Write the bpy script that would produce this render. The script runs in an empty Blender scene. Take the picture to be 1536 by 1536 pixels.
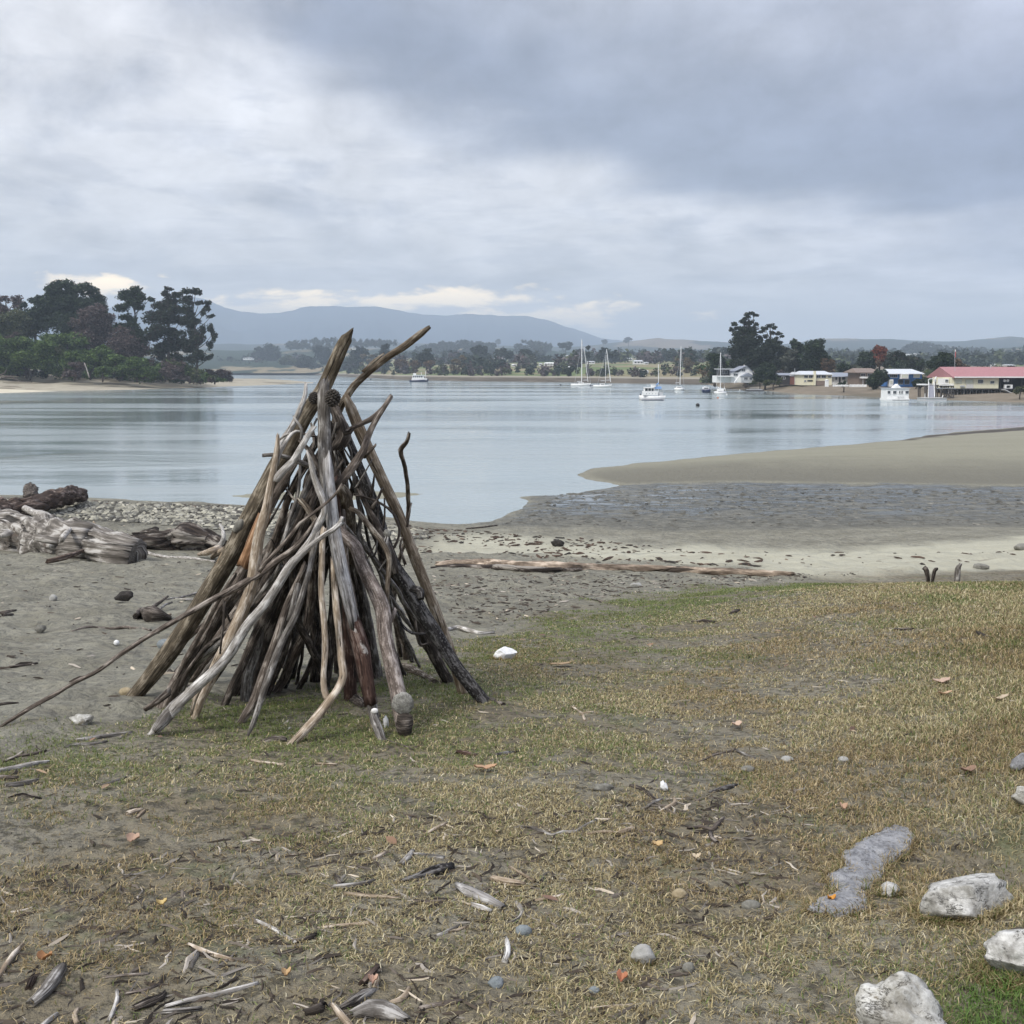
import bpy, math, random
import numpy as np

# ------------------------------------------------------------------ camera
SC = bpy.context.scene
COL = SC.collection
FPX, PC, CAMZ = 1650.0, 768.0, 5.0
PITCH = math.radians(7.355)
cam_data = bpy.data.cameras.new("camera")
cam = bpy.data.objects.new("camera", cam_data)
COL.objects.link(cam)
cam.location = (0, 0, CAMZ)
cam.rotation_euler = (math.pi / 2 - PITCH, 0, 0)
cam_data.sensor_width = 36
cam_data.lens = 36 * FPX / 1536
cam_data.clip_start = 0.05
cam_data.clip_end = 40000
SC.camera = cam

# ------------------------------------------------------------------ exposure
SC.view_settings.view_transform = 'Standard'
SC.view_settings.look = 'None'
SC.view_settings.gamma = 1
SC.view_settings.exposure = 0.46

# ------------------------------------------------------------------ sun (overcast, very soft)
SUN_EL, SUN_AZ = math.radians(42), math.radians(-35)
sun_data = bpy.data.lights.new("sun", 'SUN')
sun_data.energy = 2.4
sun_data.angle = math.radians(14)
sun_data.color = (1.0, 0.97, 0.92)
sun = bpy.data.objects.new("sun", sun_data)
COL.objects.link(sun)
from mathutils import Vector
sdir = Vector((math.sin(SUN_AZ) * math.cos(SUN_EL), -0.55 * math.cos(SUN_EL) - 0.0, math.sin(SUN_EL)))
sun.rotation_euler = sdir.to_track_quat('Z', 'Y').to_euler()

# ------------------------------------------------------------------ sky
class NT:
    """small helper around a node tree"""
    def __init__(s, tree):
        s.t = tree
        for n in list(tree.nodes): tree.nodes.remove(n)
    def n(s, typ, **kw):
        nd = s.t.nodes.new(typ)
        for k, v in kw.items(): setattr(nd, k, v)
        return nd
    def put(s, sock, v):
        if hasattr(v, 'is_output'): s.t.links.new(v, sock)
        elif isinstance(v, tuple) and sock.type == 'RGBA' and len(v) == 3: sock.default_value = (*v, 1)
        else: sock.default_value = v
    def m(s, op, a, b=0.0, c=None, clamp=False):
        nd = s.n('ShaderNodeMath', operation=op, use_clamp=clamp)
        s.put(nd.inputs[0], a); s.put(nd.inputs[1], b)
        if c is not None: s.put(nd.inputs[2], c)
        return nd.outputs[0]
    def mr(s, v, a, b, c=0.0, d=1.0, smooth=True):
        nd = s.n('ShaderNodeMapRange')
        nd.interpolation_type = 'SMOOTHSTEP' if smooth else 'LINEAR'
        for k, q in enumerate((v, a, b, c, d)): s.put(nd.inputs[k], q)
        return nd.outputs[0]
    def mix(s, f, a, b, mode='MIX'):
        nd = s.n('ShaderNodeMix', data_type='RGBA', blend_type=mode)
        s.put(nd.inputs[0], f); s.put(nd.inputs[6], a); s.put(nd.inputs[7], b)
        return nd.outputs[2]
    def noise(s, vec, scale, detail=4, rough=0.55, dist=0.0):
        nd = s.n('ShaderNodeTexNoise')
        if vec is not None: s.put(nd.inputs['Vector'], vec)
        s.put(nd.inputs['Scale'], scale); nd.inputs['Detail'].default_value = detail
        nd.inputs['Roughness'].default_value = rough; nd.inputs['Distortion'].default_value = dist
        return nd.outputs['Fac']
    def comb(s, x, y, z=0.0):
        nd = s.n('ShaderNodeCombineXYZ')
        s.put(nd.inputs[0], x); s.put(nd.inputs[1], y); s.put(nd.inputs[2], z)
        return nd.outputs[0]
    def attr(s, name, out='Fac'):
        return s.n('ShaderNodeAttribute', attribute_name=name).outputs[out]
    def scale(s, vec, v3):
        nd = s.n('ShaderNodeVectorMath', operation='MULTIPLY')
        s.put(nd.inputs[0], vec); nd.inputs[1].default_value = v3
        return nd.outputs[0]

world = bpy.data.worlds.new("World")
SC.world = world
world.use_nodes = True
W = NT(world.node_tree)
tc = W.n('ShaderNodeTexCoord')
sep = W.n('ShaderNodeSeparateXYZ'); W.put(sep.inputs[0], tc.outputs['Generated'])
dx, dy, dz = sep.outputs
az = W.m('ARCTAN2', dx, dy)
el = W.m('ARCSINE', dz)
elp = W.m('MAXIMUM', el, 0.0)
lel = W.m('LOGARITHM', W.m('ADD', elp, 0.07), math.e)
cv = W.comb(W.m('MULTIPLY', az, 1.0), W.m('MULTIPLY', lel, 1.0), 0.3)
cv2 = W.scale(cv, (2.3, 2.6, 1))
nbig = W.noise(cv2, 1.0, 5, 0.5, 0.25)
nmid = W.noise(W.scale(cv, (6.0, 3.4, 1)), 1.0, 7, 0.58, 0.35)
nlump = W.noise(W.scale(cv, (15.0, 6.5, 1)), 1.0, 7, 0.6, 0.2)
nfin = W.noise(W.scale(cv, (10.0, 11.0, 1)), 1.0, 6, 0.6, 0.4)
# dark bank of cloud running down from the upper left to the right
elb = W.m('SUBTRACT', 0.212, W.m('MULTIPLY', W.m('ADD', az, 0.04), 0.235))
wob = W.m('ADD', W.m('MULTIPLY', W.m('SUBTRACT', nmid, 0.5), 0.10), W.m('MULTIPLY', W.m('SUBTRACT', nbig, 0.5), 0.20))
d = W.m('ADD', W.m('SUBTRACT', el, elb), wob)
dark = W.mr(d, -0.035, 0.05)
fade = W.mr(d, 0.05, 0.22, 1.0, 0.55)
left = W.mr(W.m('ADD', az, W.m('MULTIPLY', W.m('SUBTRACT', nmid, 0.5), 0.2)), -0.44, -0.345)
dark = W.m('MULTIPLY', W.m('MULTIPLY', dark, fade), left)
streak = W.mr(nfin, 0.46, 0.66)
low = W.mr(el, 0.02, 0.16, 1.0, 0.0)
dark2 = W.m('MULTIPLY', W.mr(nmid, 0.44, 0.66), W.m('SUBTRACT', 0.60, W.m('MULTIPLY', low, 0.42)))
dark3 = W.m('MULTIPLY', streak, 0.30)
dk = W.m('MAXIMUM', dark, W.m('MAXIMUM', dark2, dark3), clamp=True)
light_c = (0.640, 0.642, 0.668)
grey_c = (0.225, 0.255, 0.330)
c1 = W.mix(dk, light_c, grey_c)
# bluer towards the right
c1 = W.mix(W.mr(az, 0.05, 0.6, 0.0, 0.55), c1, W.mix(1.0, c1, (0.95, 0.99, 1.17), 'MULTIPLY'))
# soft billows
bil = W.m('MULTIPLY', W.mr(nbig, 0.3, 0.7, 0.92, 1.10, False), W.mr(nlump, 0.3, 0.7, 0.80, 1.17, False))
c1 = W.mix(1.0, c1, W.comb(bil, bil, bil), 'MULTIPLY')
# thin warm breaks low over the hills
def gap(a0, e0, wa, we, thr):
    da = W.m('DIVIDE', W.m('SUBTRACT', az, a0), wa)
    de = W.m('DIVIDE', W.m('SUBTRACT', el, e0), we)
    r = W.m('SQRT', W.m('ADD', W.m('MULTIPLY', da, da), W.m('MULTIPLY', de, de)))
    r = W.m('ADD', r, W.m('MULTIPLY', W.m('SUBTRACT', nlump, 0.5), 4.2))
    return W.mr(r, 1.0, 0.25, 0.0, thr)
g = W.m('MAXIMUM', gap(-0.345, 0.074, 0.050, 0.012, 1.0), gap(0.04, 0.048, 0.11, 0.014, 1.0))
g = W.m('MAXIMUM', g, gap(-0.10, 0.060, 0.17, 0.010, 0.9))
g = W.m('MAXIMUM', g, gap(-0.22, 0.050, 0.10, 0.008, 0.5))
c1 = W.mix(g, c1, (2.1, 1.65, 1.02))
# pale strip right at the horizon
c1 = W.mix(W.mr(el, 0.015, 0.085, 0.75, 0.0), c1, (0.92, 0.92, 0.93))
# an overcast sky is brightest overhead
zen = W.mr(el, 0.36, 1.2, 1.0, 2.3)
c1 = W.mix(1.0, c1, W.comb(zen, zen, zen), 'MULTIPLY')
# the clear-air sky behind the cloud sheet adds its blue
nis = W.n('ShaderNodeTexSky', sky_type='NISHITA')
nis.sun_disc = False
nis.sun_elevation = SUN_EL
nis.sun_rotation = SUN_AZ
bg1 = W.n('ShaderNodeBackground'); W.put(bg1.inputs[0], nis.outputs[0]); bg1.inputs[1].default_value = 0.006
bg2 = W.n('ShaderNodeBackground'); W.put(bg2.inputs[0], c1); bg2.inputs[1].default_value = 1.0
add = W.n('ShaderNodeAddShader'); W.put(add.inputs[0], bg1.outputs[0]); W.put(add.inputs[1], bg2.outputs[0])
wo = W.n('ShaderNodeOutputWorld'); W.put(wo.inputs[0], add.outputs[0])

# ------------------------------------------------------------------ numeric helpers
rng = np.random.default_rng(7)
rnd = random.Random(11)

def _h(i, j, s):
    n = (i * 374761393 + j * 668265263 + s * 1442695041) & 0xFFFFFFFF
    n = ((n ^ (n >> 13)) * 1274126177) & 0xFFFFFFFF
    return ((n ^ (n >> 16)) & 0xFFFF) / 65535.0
def vn(x, y, s=0):
    x = np.asarray(x, float); y = np.asarray(y, float)
    i = np.floor(x).astype(np.int64); j = np.floor(y).astype(np.int64)
    fx = x - i; fy = y - j
    fx = fx * fx * (3 - 2 * fx); fy = fy * fy * (3 - 2 * fy)
    a = _h(i, j, s); b = _h(i + 1, j, s); c = _h(i, j + 1, s); e = _h(i + 1, j + 1, s)
    return (a + (b - a) * fx) * (1 - fy) + (c + (e - c) * fx) * fy
def fbm(x, y, s=0, o=4):
    t = 0.0; a = 1.0; n = 0.0
    for k in range(o):
        t = t + a * vn(x * 2 ** k + 13.7 * k, y * 2 ** k + 7.1 * k, s + k); n += a; a *= 0.5
    return t / n
def sst(a, b, v):
    t = np.clip((v - a) / (b - a), 0, 1); return t * t * (3 - 2 * t)

CT, ST = math.cos(PITCH), math.sin(PITCH)
def ray(px, py):
    u = (px - PC) / FPX; v = (PC - py) / FPX
    y = CT + v * ST; z = -ST + v * CT
    return u / y, z / y
def at(px, py, Y):
    a, b = ray(px, py); return np.array((a * Y, Y, CAMZ + b * Y))
def on_water(px, py, z=0.0):
    a, b = ray(px, py); Y = (z - CAMZ) / b; return np.array((a * Y, Y, z))
def px_of(x, y, z):
    zz = z - CAMZ
    f = y * CT - zz * ST; up = y * ST + zz * CT
    return PC + FPX * x / f, PC - FPX * up / f

def sdist(x, y, poly):
    """signed distance to a closed polygon, positive inside"""
    x = np.asarray(x, float); y = np.asarray(y, float)
    best = np.full(x.shape, 1e9); ins = np.zeros(x.shape, bool)
    n = len(poly)
    for k in range(n):
        ax, ay = poly[k]; bx_, by_ = poly[(k + 1) % n]
        ex, ey = bx_ - ax, by_ - ay
        t = np.clip(((x - ax) * ex + (y - ay) * ey) / (ex * ex + ey * ey + 1e-12), 0, 1)
        best = np.minimum(best, np.hypot(x - ax - t * ex, y - ay - t * ey))
        c = ((ay > y) != (by_ > y)) & (x < (bx_ - ax) * (y - ay) / (by_ - ay + 1e-12) + ax)
        ins ^= c
    return np.where(ins, best, -best)

# ------------------------------------------------------------------ the lie of the land
_py = [-60, 0, 2.5, 5, 7.5, 10, 13, 17, 22, 28, 32, 36, 45, 120]
_pz = [4.2, 3.45, 3.38, 3.10, 2.76, 2.45, 2.1, 1.6, 1.15, .66, .33, .15, .13, .13]
_ty = np.arange(-60, 120, 0.25); _tz = np.interp(_ty, _py, _pz)
_k = np.ones(9) / 9; _tz = np.convolve(np.pad(_tz, 4, 'edge'), _k, 'valid')
def z0(x, y):
    x = np.asarray(x, float); y = np.asarray(y, float)
    z = np.interp(y, _ty, _tz)
    bank = 0.30 * sst(0.6, 4.5, x - 0.05 * y) * (1 - sst(13.0, 18.0, y))
    z = z + bank
    # little hollow and mound at the lower right, among the rocks
    z = z + 0.14 * np.exp(-(((x - 1.75) / 0.55) ** 2 + ((y - 2.75) / 0.45) ** 2))
    z = z - 0.10 * np.exp(-(((x - 1.75) / 0.35) ** 2 + ((y - 3.62) / 0.22) ** 2))
    return z
def hit_with(fn, px, py, far=400.0):
    a, b = ray(px, py)
    ys = np.geomspace(1.0, far, 3000)
    f = (CAMZ + b * ys) - fn(a * ys, ys)
    k = np.argmax(f < 0)
    if f[k] >= 0: k = len(ys) - 1
    y1, y2 = ys[k - 1], ys[k]; t = f[k - 1] / (f[k - 1] - f[k] + 1e-12)
    Y = y1 + (y2 - y1) * t
    return np.array((a * Y, Y, float(fn(a * Y, Y))))
def P0(pts): return [tuple(hit_with(z0, *p)[:2]) for p in pts]
def PW(pts): return [tuple(on_water(*p)[:2]) for p in pts]

LAND = PW([(-900, 716), (-300, 735), (0, 741), (150, 748), (300, 752), (380, 757), (470, 766), (600, 781), (690, 786),
           (745, 783), (790, 765), (800, 745), (870, 738), (930, 728), (885, 719), (868, 712), (890, 703), (960, 694), (1100, 681),
           (1220, 671), (1340, 661), (1385, 653), (1536, 640), (1800, 622), (2300, 622)]) + [(90, -60), (-90, -60)]
BAR = PW([(868, 712), (890, 703), (960, 694), (1100, 681), (1220, 671), (1340, 661), (1385, 653), (1536, 640), (1800, 622),
          (2300, 640), (2300, 730), (1536, 733), (1100, 727), (930, 728), (885, 719)])
BAR2 = PW([(340, 744), (400, 738), (520, 734), (600, 738), (640, 741), (600, 747), (500, 752), (400, 750)])
MUD = PW([(690, 788), (745, 783), (790, 765), (800, 745), (870, 738), (930, 728), (1100, 727), (1536, 733), (2300, 730),
          (2300, 806), (1536, 803), (1250, 805), (1000, 801), (850, 795)])
PALE = P0([(640, 792), (760, 793), (850, 796), (1000, 802), (1250, 806), (1536, 804), (2300, 806), (2300, 846), (1536, 853),
           (1350, 862), (1250, 864), (1150, 852), (1000, 845), (850, 834), (740, 826), (640, 812)])
PEB = P0([(-900, 735), (-300, 742), (0, 744), (150, 750), (300, 755), (400, 762), (520, 776), (640, 788), (640, 796), (500, 800),
          (380, 792), (250, 784), (120, 778), (0, 770), (-300, 766), (-900, 760)])
GRASS = P0([(-900, 1210), (-200, 1140), (0, 1128), (110, 1098), (230, 1082), (330, 1062), (400, 1040), (500, 1012), (600, 988),
            (680, 972), (720, 955), (800, 926), (900, 903), (1050, 883), (1180, 870), (1300, 862), (1450, 858), (1560, 854), (2300, 850)]) + [(40, -30), (-40, -30)]

def zg(x, y):
    x = np.asarray(x, float); y = np.asarray(y, float)
    z = z0(x, y)
    far = sst(20, 30, y)
    sd = sdist(x, y, LAND)
    sd = sd + (1.3 * (fbm(x * .45, y * .3, 3, 4) - .5)) * sst(28, 36, y)
    zs = np.interp(sd, [-40, -8, 0, 2, 6, 12, 25, 60], [-3, -.5, 0, .07, .13, .28, 1.2, 6])
    wob = 0.05 * (fbm(x * .35, y * .22, 5, 3) - .5) * sst(30, 40, y)
    z = np.where(y > 24, np.minimum(z, zs), z)
    z = z + wob * sst(-3, 3, sd)
    sb = sdist(x, y, BAR)
    z = z + 0.34 * sst(0.0, 9.0, sb)
    z = np.maximum(z, np.interp(sdist(x, y, BAR2), [-3, 0, 2, 3], [-1, 0, .06, .09]))
    mudd = sst(-1, 1.5, sdist(x, y, MUD))
    z = z - 0.055 * mudd * sst(2, 8, sd)
    # sand dimples, footprints, tufts
    near = 1 - sst(22, 34, y)
    sg = sdist(x, y, GRASS)
    gr = sst(-.3, .5, sg)
    z = z + near * (1 - gr) * (0.07 * (fbm(x * 1.1, y * 1.1, 21, 3) - .5) + 0.15 * (fbm(x * 2.6, y * 2.3, 31, 3) - .5))
    z = z + near * gr * (0.05 * (fbm(x * .9, y * .9, 41, 3) - .5) + 0.022 * (fbm(x * 6, y * 6, 51, 3) - .5))
    return z
def hit(px, py): return hit_with(zg, px, py)

# ------------------------------------------------------------------ object helpers
def tag(o, label=None, cat=None, group=None, kind=None):
    if label: o['label'] = label
    if cat: o['category'] = cat
    if group: o['group'] = group
    if kind: o['kind'] = kind
    return o
def mesh_np(name, V, faces, mat=None, smooth=True):
    """faces: int array (n,3) or (n,4), or list of such arrays"""
    if not isinstance(faces, (list, tuple)): faces = [faces]
    me = bpy.data.meshes.new(name)
    V = np.asarray(V, np.float32)
    tot = sum(len(f) for f in faces)
    loops = np.concatenate([np.asarray(f, np.int32).ravel() for f in faces])
    sizes = np.concatenate([np.full(len(f), np.asarray(f).shape[1], np.int32) for f in faces])
    starts = np.concatenate([[0], np.cumsum(sizes)[:-1]]).astype(np.int32)
    me.vertices.add(len(V)); me.vertices.foreach_set('co', V.ravel())
    me.loops.add(len(loops)); me.loops.foreach_set('vertex_index', loops)
    me.polygons.add(tot); me.polygons.foreach_set('loop_start', starts)
    me.polygons.foreach_set('loop_total', sizes)
    me.polygons.foreach_set('use_smooth', np.full(tot, smooth, bool))
    me.update(calc_edges=True)
    if mat: me.materials.append(mat)
    return me
def fattr(me, name, data):
    a = me.attributes.new(name, 'FLOAT', 'POINT'); a.data.foreach_set('value', np.asarray(data, np.float32))
def cattr(me, name, rgb):
    rgb = np.asarray(rgb, np.float32)
    a = me.attributes.new(name, 'FLOAT_COLOR', 'POINT')
    a.data.foreach_set('color', np.concatenate([rgb, np.ones((len(rgb), 1), np.float32)], 1).ravel())
def link(name, me, parent=None):
    o = bpy.data.objects.new(name, me); COL.objects.link(o)
    if parent is not None: o.parent = parent
    return o
def new_mat(name):
    m = bpy.data.materials.new(name); m.use_nodes = True
    T = NT(m.node_tree)
    b = T.n('ShaderNodeBsdfPrincipled'); o = T.n('ShaderNodeOutputMaterial')
    T.put(o.inputs[0], b.outputs[0])
    b.inputs['Specular IOR Level'].default_value = 0.35
    return m, T, b
def grid_faces(nr, nc, wrap=False):
    i = np.arange(nr - 1)[:, None]; j = np.arange(nc - (0 if wrap else 1))[None, :]
    j2 = (j + 1) % nc
    return np.stack([i * nc + j, i * nc + j2, (i + 1) * nc + j2, (i + 1) * nc + j], -1).reshape(-1, 4)
# ------------------------------------------------------------------ beach and grass bank (one sheet)
def build_ground():
    r = [0.35]
    while r[-1] < 1.2: r.append(r[-1] * 1.08)
    while r[-1] < 120: r.append(r[-1] * 1.0085)
    r = np.array(r)
    a = np.concatenate([np.linspace(-180, -60, 30, endpoint=False), np.linspace(-60, -32, 90, endpoint=False),
                        np.linspace(-32, 32, 420, endpoint=False), np.linspace(32, 60, 90, endpoint=False), np.linspace(60, 180, 30, endpoint=False)])
    a = np.radians(a)
    X = r[:, None] * np.sin(a)[None]; Y = r[:, None] * np.cos(a)[None]
    x = X.ravel(); y = Y.ravel()
    # far out to the side and behind: keep inside the land box
    z = zg(x, y)
    V = np.stack([x, y, z], 1)
    f = grid_faces(len(r), len(a), True)[:, ::-1]
    me = mesh_np("ground", V, f)
    n1 = fbm(x * 1.6, y * 1.6, 61, 4) - .5; n2 = fbm(x * .5, y * .5, 71, 3) - .5
    fattr(me, 'grass', sst(-.55, .65, sdist(x, y, GRASS) + 1.5 * n1 + .8 * n2))
    n3 = fbm(x * .8, y * .5, 81, 4) - .5
    fattr(me, 'pale', sst(-.9, .9, sdist(x, y, PALE) + 3.0 * n3))
    fattr(me, 'mud', sst(-.5, .6, sdist(x, y, MUD) + 1.4 * n3))
    fattr(me, 'bar', np.maximum(sst(-.3, .8, sdist(x, y, BAR)), sst(-1, .5, sdist(x, y, BAR2))))
    fattr(me, 'peb', sst(-1.2, 1.2, sdist(x, y, PEB) + 3.5 * n3))
    fattr(me, 'moist', sst(14, 1, -sdist(x, y, MUD) + 3 * n3) * sst(-.3, .8, sdist(x, y, BAR)))
    WEED = PW([(1338, 662), (1380, 654), (1536, 640.5), (1800, 622.5), (2300, 622.5), (2300, 634), (1536, 651), (1430, 655), (1390, 659)])
    fattr(me, 'weed', sst(-.6, .6, sdist(x, y, WEED) + 2.5 * n3))
    m, T, b = new_mat("beach_ground")
    geo = T.n('ShaderNodeNewGeometry').outputs['Position']
    A = {k: T.attr(k) for k in ('grass', 'pale', 'mud', 'bar', 'peb')}
    nA = T.noise(geo, 1.3, 6, .6); nB = T.noise(geo, 9, 6, .65); nC = T.noise(geo, 55, 4, .7); nF = T.noise(geo, 260, 2, .6)
    sand = T.mix(T.mr(nA, .3, .7), (.195, .184, .138), (.295, .281, .220))
    sand = T.mix(T.m('MULTIPLY', T.mr(nB, .50, .64), .6), sand, (.125, .115, .095))
    sand = T.mix(T.m('MULTIPLY', T.mr(nC, .56, .72), .5), sand, (.40, .385, .33))
    sand = T.mix(T.m('MULTIPLY', T.mr(nF, .60, .72), .55), sand, (.09, .08, .065))
    sand = T.mix(T.m('MULTIPLY', T.mr(T.noise(T.scale(geo, (1, 1.5, 1)), 4.2, 5, .6), .50, .62), .38), sand, (.120, .110, .088))  # darker mottling painted into the sand as the shade of trampled dips
    pale = T.mix(T.mr(T.noise(T.scale(geo, (.25, 1.2, 1)), 1, 4), .35, .65), (.335, .320, .245), (.39, .375, .29))
    pale = T.mix(T.m('MULTIPLY', T.mr(T.noise(T.scale(geo, (.6, 2.4, 1)), 1, 5, .7), .60, .68), .6), pale, (.16, .14, .11))
    c = T.mix(A['pale'], sand, pale)
    # pebble bank: cells of pale and grey stones
    vor = T.n('ShaderNodeTexVoronoi'); T.put(vor.inputs['Vector'], geo); vor.inputs['Scale'].default_value = 6.5
    vcol = T.n('ShaderNodeSeparateColor'); T.put(vcol.inputs[0], vor.outputs['Color'])
    peb = T.mix(vcol.outputs[0], (.11, .105, .09), (.34, .325, .265))
    peb = T.mix(T.mr(vor.outputs['Distance'], .06, .10, .0, .75), peb, (.07, .065, .05))
    c = T.mix(T.m('MULTIPLY', A['peb'], .85), c, peb)
    bar = T.mix(T.noise(T.scale(geo, (.08, .5, 1)), 1, 4), (.190, .182, .130), (.255, .243, .182))
    bar = T.mix(T.m('MULTIPLY', T.attr('moist'), .75), bar, (.105, .098, .078))
    bar = T.mix(T.m('MULTIPLY', T.mr(T.noise(T.scale(geo, (.5, 2.6, 1)), 1, 5, .7), .56, .66), .35), bar, (.10, .09, .07))
    bar = T.mix(T.attr('weed'), bar, (.055, .046, .036))
    c = T.mix(A['bar'], c, bar)
    wet = T.noise(T.scale(geo, (.55, 1.5, 1)), 1.0, 6, .72, .6)
    wetbig = T.noise(T.scale(geo, (.05, .12, 1)), 1.0, 2)
    pos = T.n('ShaderNodeSeparateXYZ'); T.put(pos.inputs[0], geo)
    depthf = T.m('MULTIPLY', T.mr(pos.outputs[1], 33, 41), T.mr(pos.outputs[0], 34, 3, .40, 1.0))
    pool = T.mr(T.m('ADD', wet, T.m('MULTIPLY', T.m('SUBTRACT', wetbig, .5), .25)), T.mr(depthf, 0, 1, .52, .475), .54)
    pool = T.m('MULTIPLY', T.m('MULTIPLY', pool, A['mud']), depthf)
    mud = T.mix(T.mr(T.noise(geo, 2.2, 5, .7), .35, .65), (.110, .107, .086), (.195, .188, .155))
    c = T.mix(A['mud'], c, mud)
    c = T.mix(pool, c, (.07, .08, .08))
    # soil under the grass: grey sand, brown thatch, a little green
    soil = T.mix(T.mr(nA, .38, .62), (.190, .158, .102), (.235, .212, .158))
    soil = T.mix(T.mr(T.noise(geo, 14, 6, .7), .48, .60), soil, (.075, .064, .040))
    soil = T.mix(T.m('MULTIPLY', T.mr(T.noise(geo, 34, 5, .75), .55, .66), .7), soil, (.27, .225, .130))
    soil = T.mix(T.m('MULTIPLY', T.mr(T.noise(geo, 2.4, 5, .6), .55, .68), .55), soil, (.115, .135, .050))
    c = T.mix(T.m('MULTIPLY', A['grass'], .92), c, soil)
    T.put(b.inputs['Base Color'], c)
    rough = T.mix(pool, T.mix(T.m('MULTIPLY', A['mud'], depthf), (.9, .9, .9), (.42, .42, .42)), (.05, .05, .05))
    rs = T.n('ShaderNodeSeparateColor'); T.put(rs.inputs[0], rough)
    T.put(b.inputs['Roughness'], rs.outputs[0])
    hgt = T.m('ADD', T.m('ADD', T.m('MULTIPLY', T.noise(geo, 3.6, 3, .5), .42), T.m('MULTIPLY', nB, .17)), T.m('ADD', T.m('MULTIPLY', nC, .028), T.m('MULTIPLY', nF, .004)))
    hgt = T.m('ADD', hgt, T.m('MULTIPLY', T.m('MULTIPLY', vor.outputs['Distance'], A['peb']), -.5))
    bp = T.n('ShaderNodeBump'); bp.inputs['Strength'].default_value = .8; bp.inputs['Distance'].default_value = 1.0
    T.put(bp.inputs['Height'], T.m('MULTIPLY', hgt, T.m('SUBTRACT', 1.0, T.m('MAXIMUM', pool, T.m('MULTIPLY', T.m('ADD', A['bar'], A['pale']), .7))), clamp=False))
    T.put(b.inputs['Normal'], bp.outputs[0])
    me.materials.append(m)
    tag(link("ground", me), kind='structure')
build_ground()

# ------------------------------------------------------------------ water
def build_water():
    xs = np.array([-7900, -3000, -1000, -300, 300, 1000, 3000, 7900.]); ys = np.array([-1400, -300, 300, 1200, 3000, 7900.])
    X, Y = np.meshgrid(xs, ys)
    V = np.stack([X.ravel(), Y.ravel(), X.ravel() * 0], 1)
    me = mesh_np("water", V, grid_faces(len(ys), len(xs)), smooth=False)
    m, T, b = new_mat("estuary_water")
    geo = T.n('ShaderNodeNewGeometry').outputs['Position']
    band = T.noise(T.scale(geo, (.010, .045, 1)), 1.0, 5, .6, .4)
    band2 = T.noise(T.scale(geo, (.05, .35, 1)), 1.0, 4, .6)
    T.put(b.inputs['Base Color'], T.mix(T.mr(band, .35, .65), (.215, .265, .262), (.275, .315, .312)))
    b.inputs['IOR'].default_value = 1.33
    b.inputs['Specular IOR Level'].default_value = 0.5
    T.put(b.inputs['Roughness'], T.mr(band, .42, .58, .06, .20))
    rip = T.noise(T.scale(geo, (.9, 2.2, 1)), 1.0, 5, .6)
    rip2 = T.noise(T.scale(geo, (.22, .6, 1)), 1.0, 3, .5)
    amp = T.m('MULTIPLY', T.mr(T.noise(T.scale(geo, (.035, .10, 1)), 1.0, 3), .38, .62, .28, .8), 1.0)
    sp = T.n('ShaderNodeSeparateXYZ'); T.put(sp.inputs[0], geo)
    qx = T.m('DIVIDE', T.m('ADD', sp.outputs[0], 21.5), 9.0); qy = T.m('DIVIDE', T.m('SUBTRACT', sp.outputs[1], 61.5), 7.0)
    gust = T.mr(T.m('ADD', T.m('MULTIPLY', qx, qx), T.m('MULTIPLY', qy, qy)), 0.1, 1.0, 3.2, 0.0)
    amp = T.m('ADD', amp, gust)
    h = T.m('MULTIPLY', T.m('ADD', T.m('MULTIPLY', rip, .07), T.m('MULTIPLY', rip2, .16)), amp)
    bp = T.n('ShaderNodeBump'); bp.inputs['Strength'].default_value = .26; bp.inputs['Distance'].default_value = 1.0
    T.put(bp.inputs['Height'], h); T.put(b.inputs['Normal'], bp.outputs[0])
    me.materials.append(m)
    tag(link("water", me), kind='structure')
build_water()

# ------------------------------------------------------------------ distant land
def strip(name, cols, rows_fn, mat, kind='structure'):
    """cols: list of px; rows_fn(px array, s index) -> list of (Y, z) arrays"""
    cols = np.asarray(cols, float)
    u = (cols - PC) / FPX / CT * 0.9985
    R = rows_fn(cols)
    V = []
    for Yr, Zr in R:
        Yr = np.broadcast_to(np.asarray(Yr, float), cols.shape); Zr = np.broadcast_to(np.asarray(Zr, float), cols.shape)
        V.append(np.stack([u * Yr, Yr, Zr], 1))
    V = np.concatenate(V)
    me = mesh_np(name, V, grid_faces(len(R), len(cols)), mat)
    o = link(name, me); tag(o, kind=kind)
    return o
def ux(px): return (np.asarray(px, float) - PC) / FPX / CT * 0.9985
def hz(py, Y):  # height that shows at picture row py at distance Y (small angles)
    return CAMZ + np.asarray(Y) * np.interp(py, ROWS, RZ)
ROWS = np.arange(380, 640, 1.0); RZ = np.array([ray(768, p)[1] for p in ROWS])

def land_mat(name, ca, cb, cc, sc=.02, thr=.5):
    m, T, b = new_mat(name)
    geo = T.n('ShaderNodeNewGeometry').outputs['Position']
    n1 = T.noise(T.scale(geo, (1, .6, 1)), sc, 5, .6); n2 = T.noise(geo, sc * 6, 5, .65)
    c = T.mix(T.mr(n2, .3, .7), ca, cb)
    c = T.mix(T.mr(T.m('ADD', n1, T.m('MULTIPLY', T.m('SUBTRACT', n2, .5), .18)), thr - .02, thr + .02), c, cc)
    T.put(b.inputs['Base Color'], c); b.inputs['Roughness'].default_value = 1.0
    b.inputs['Specular IOR Level'].default_value = 0.1
    return m

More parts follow.
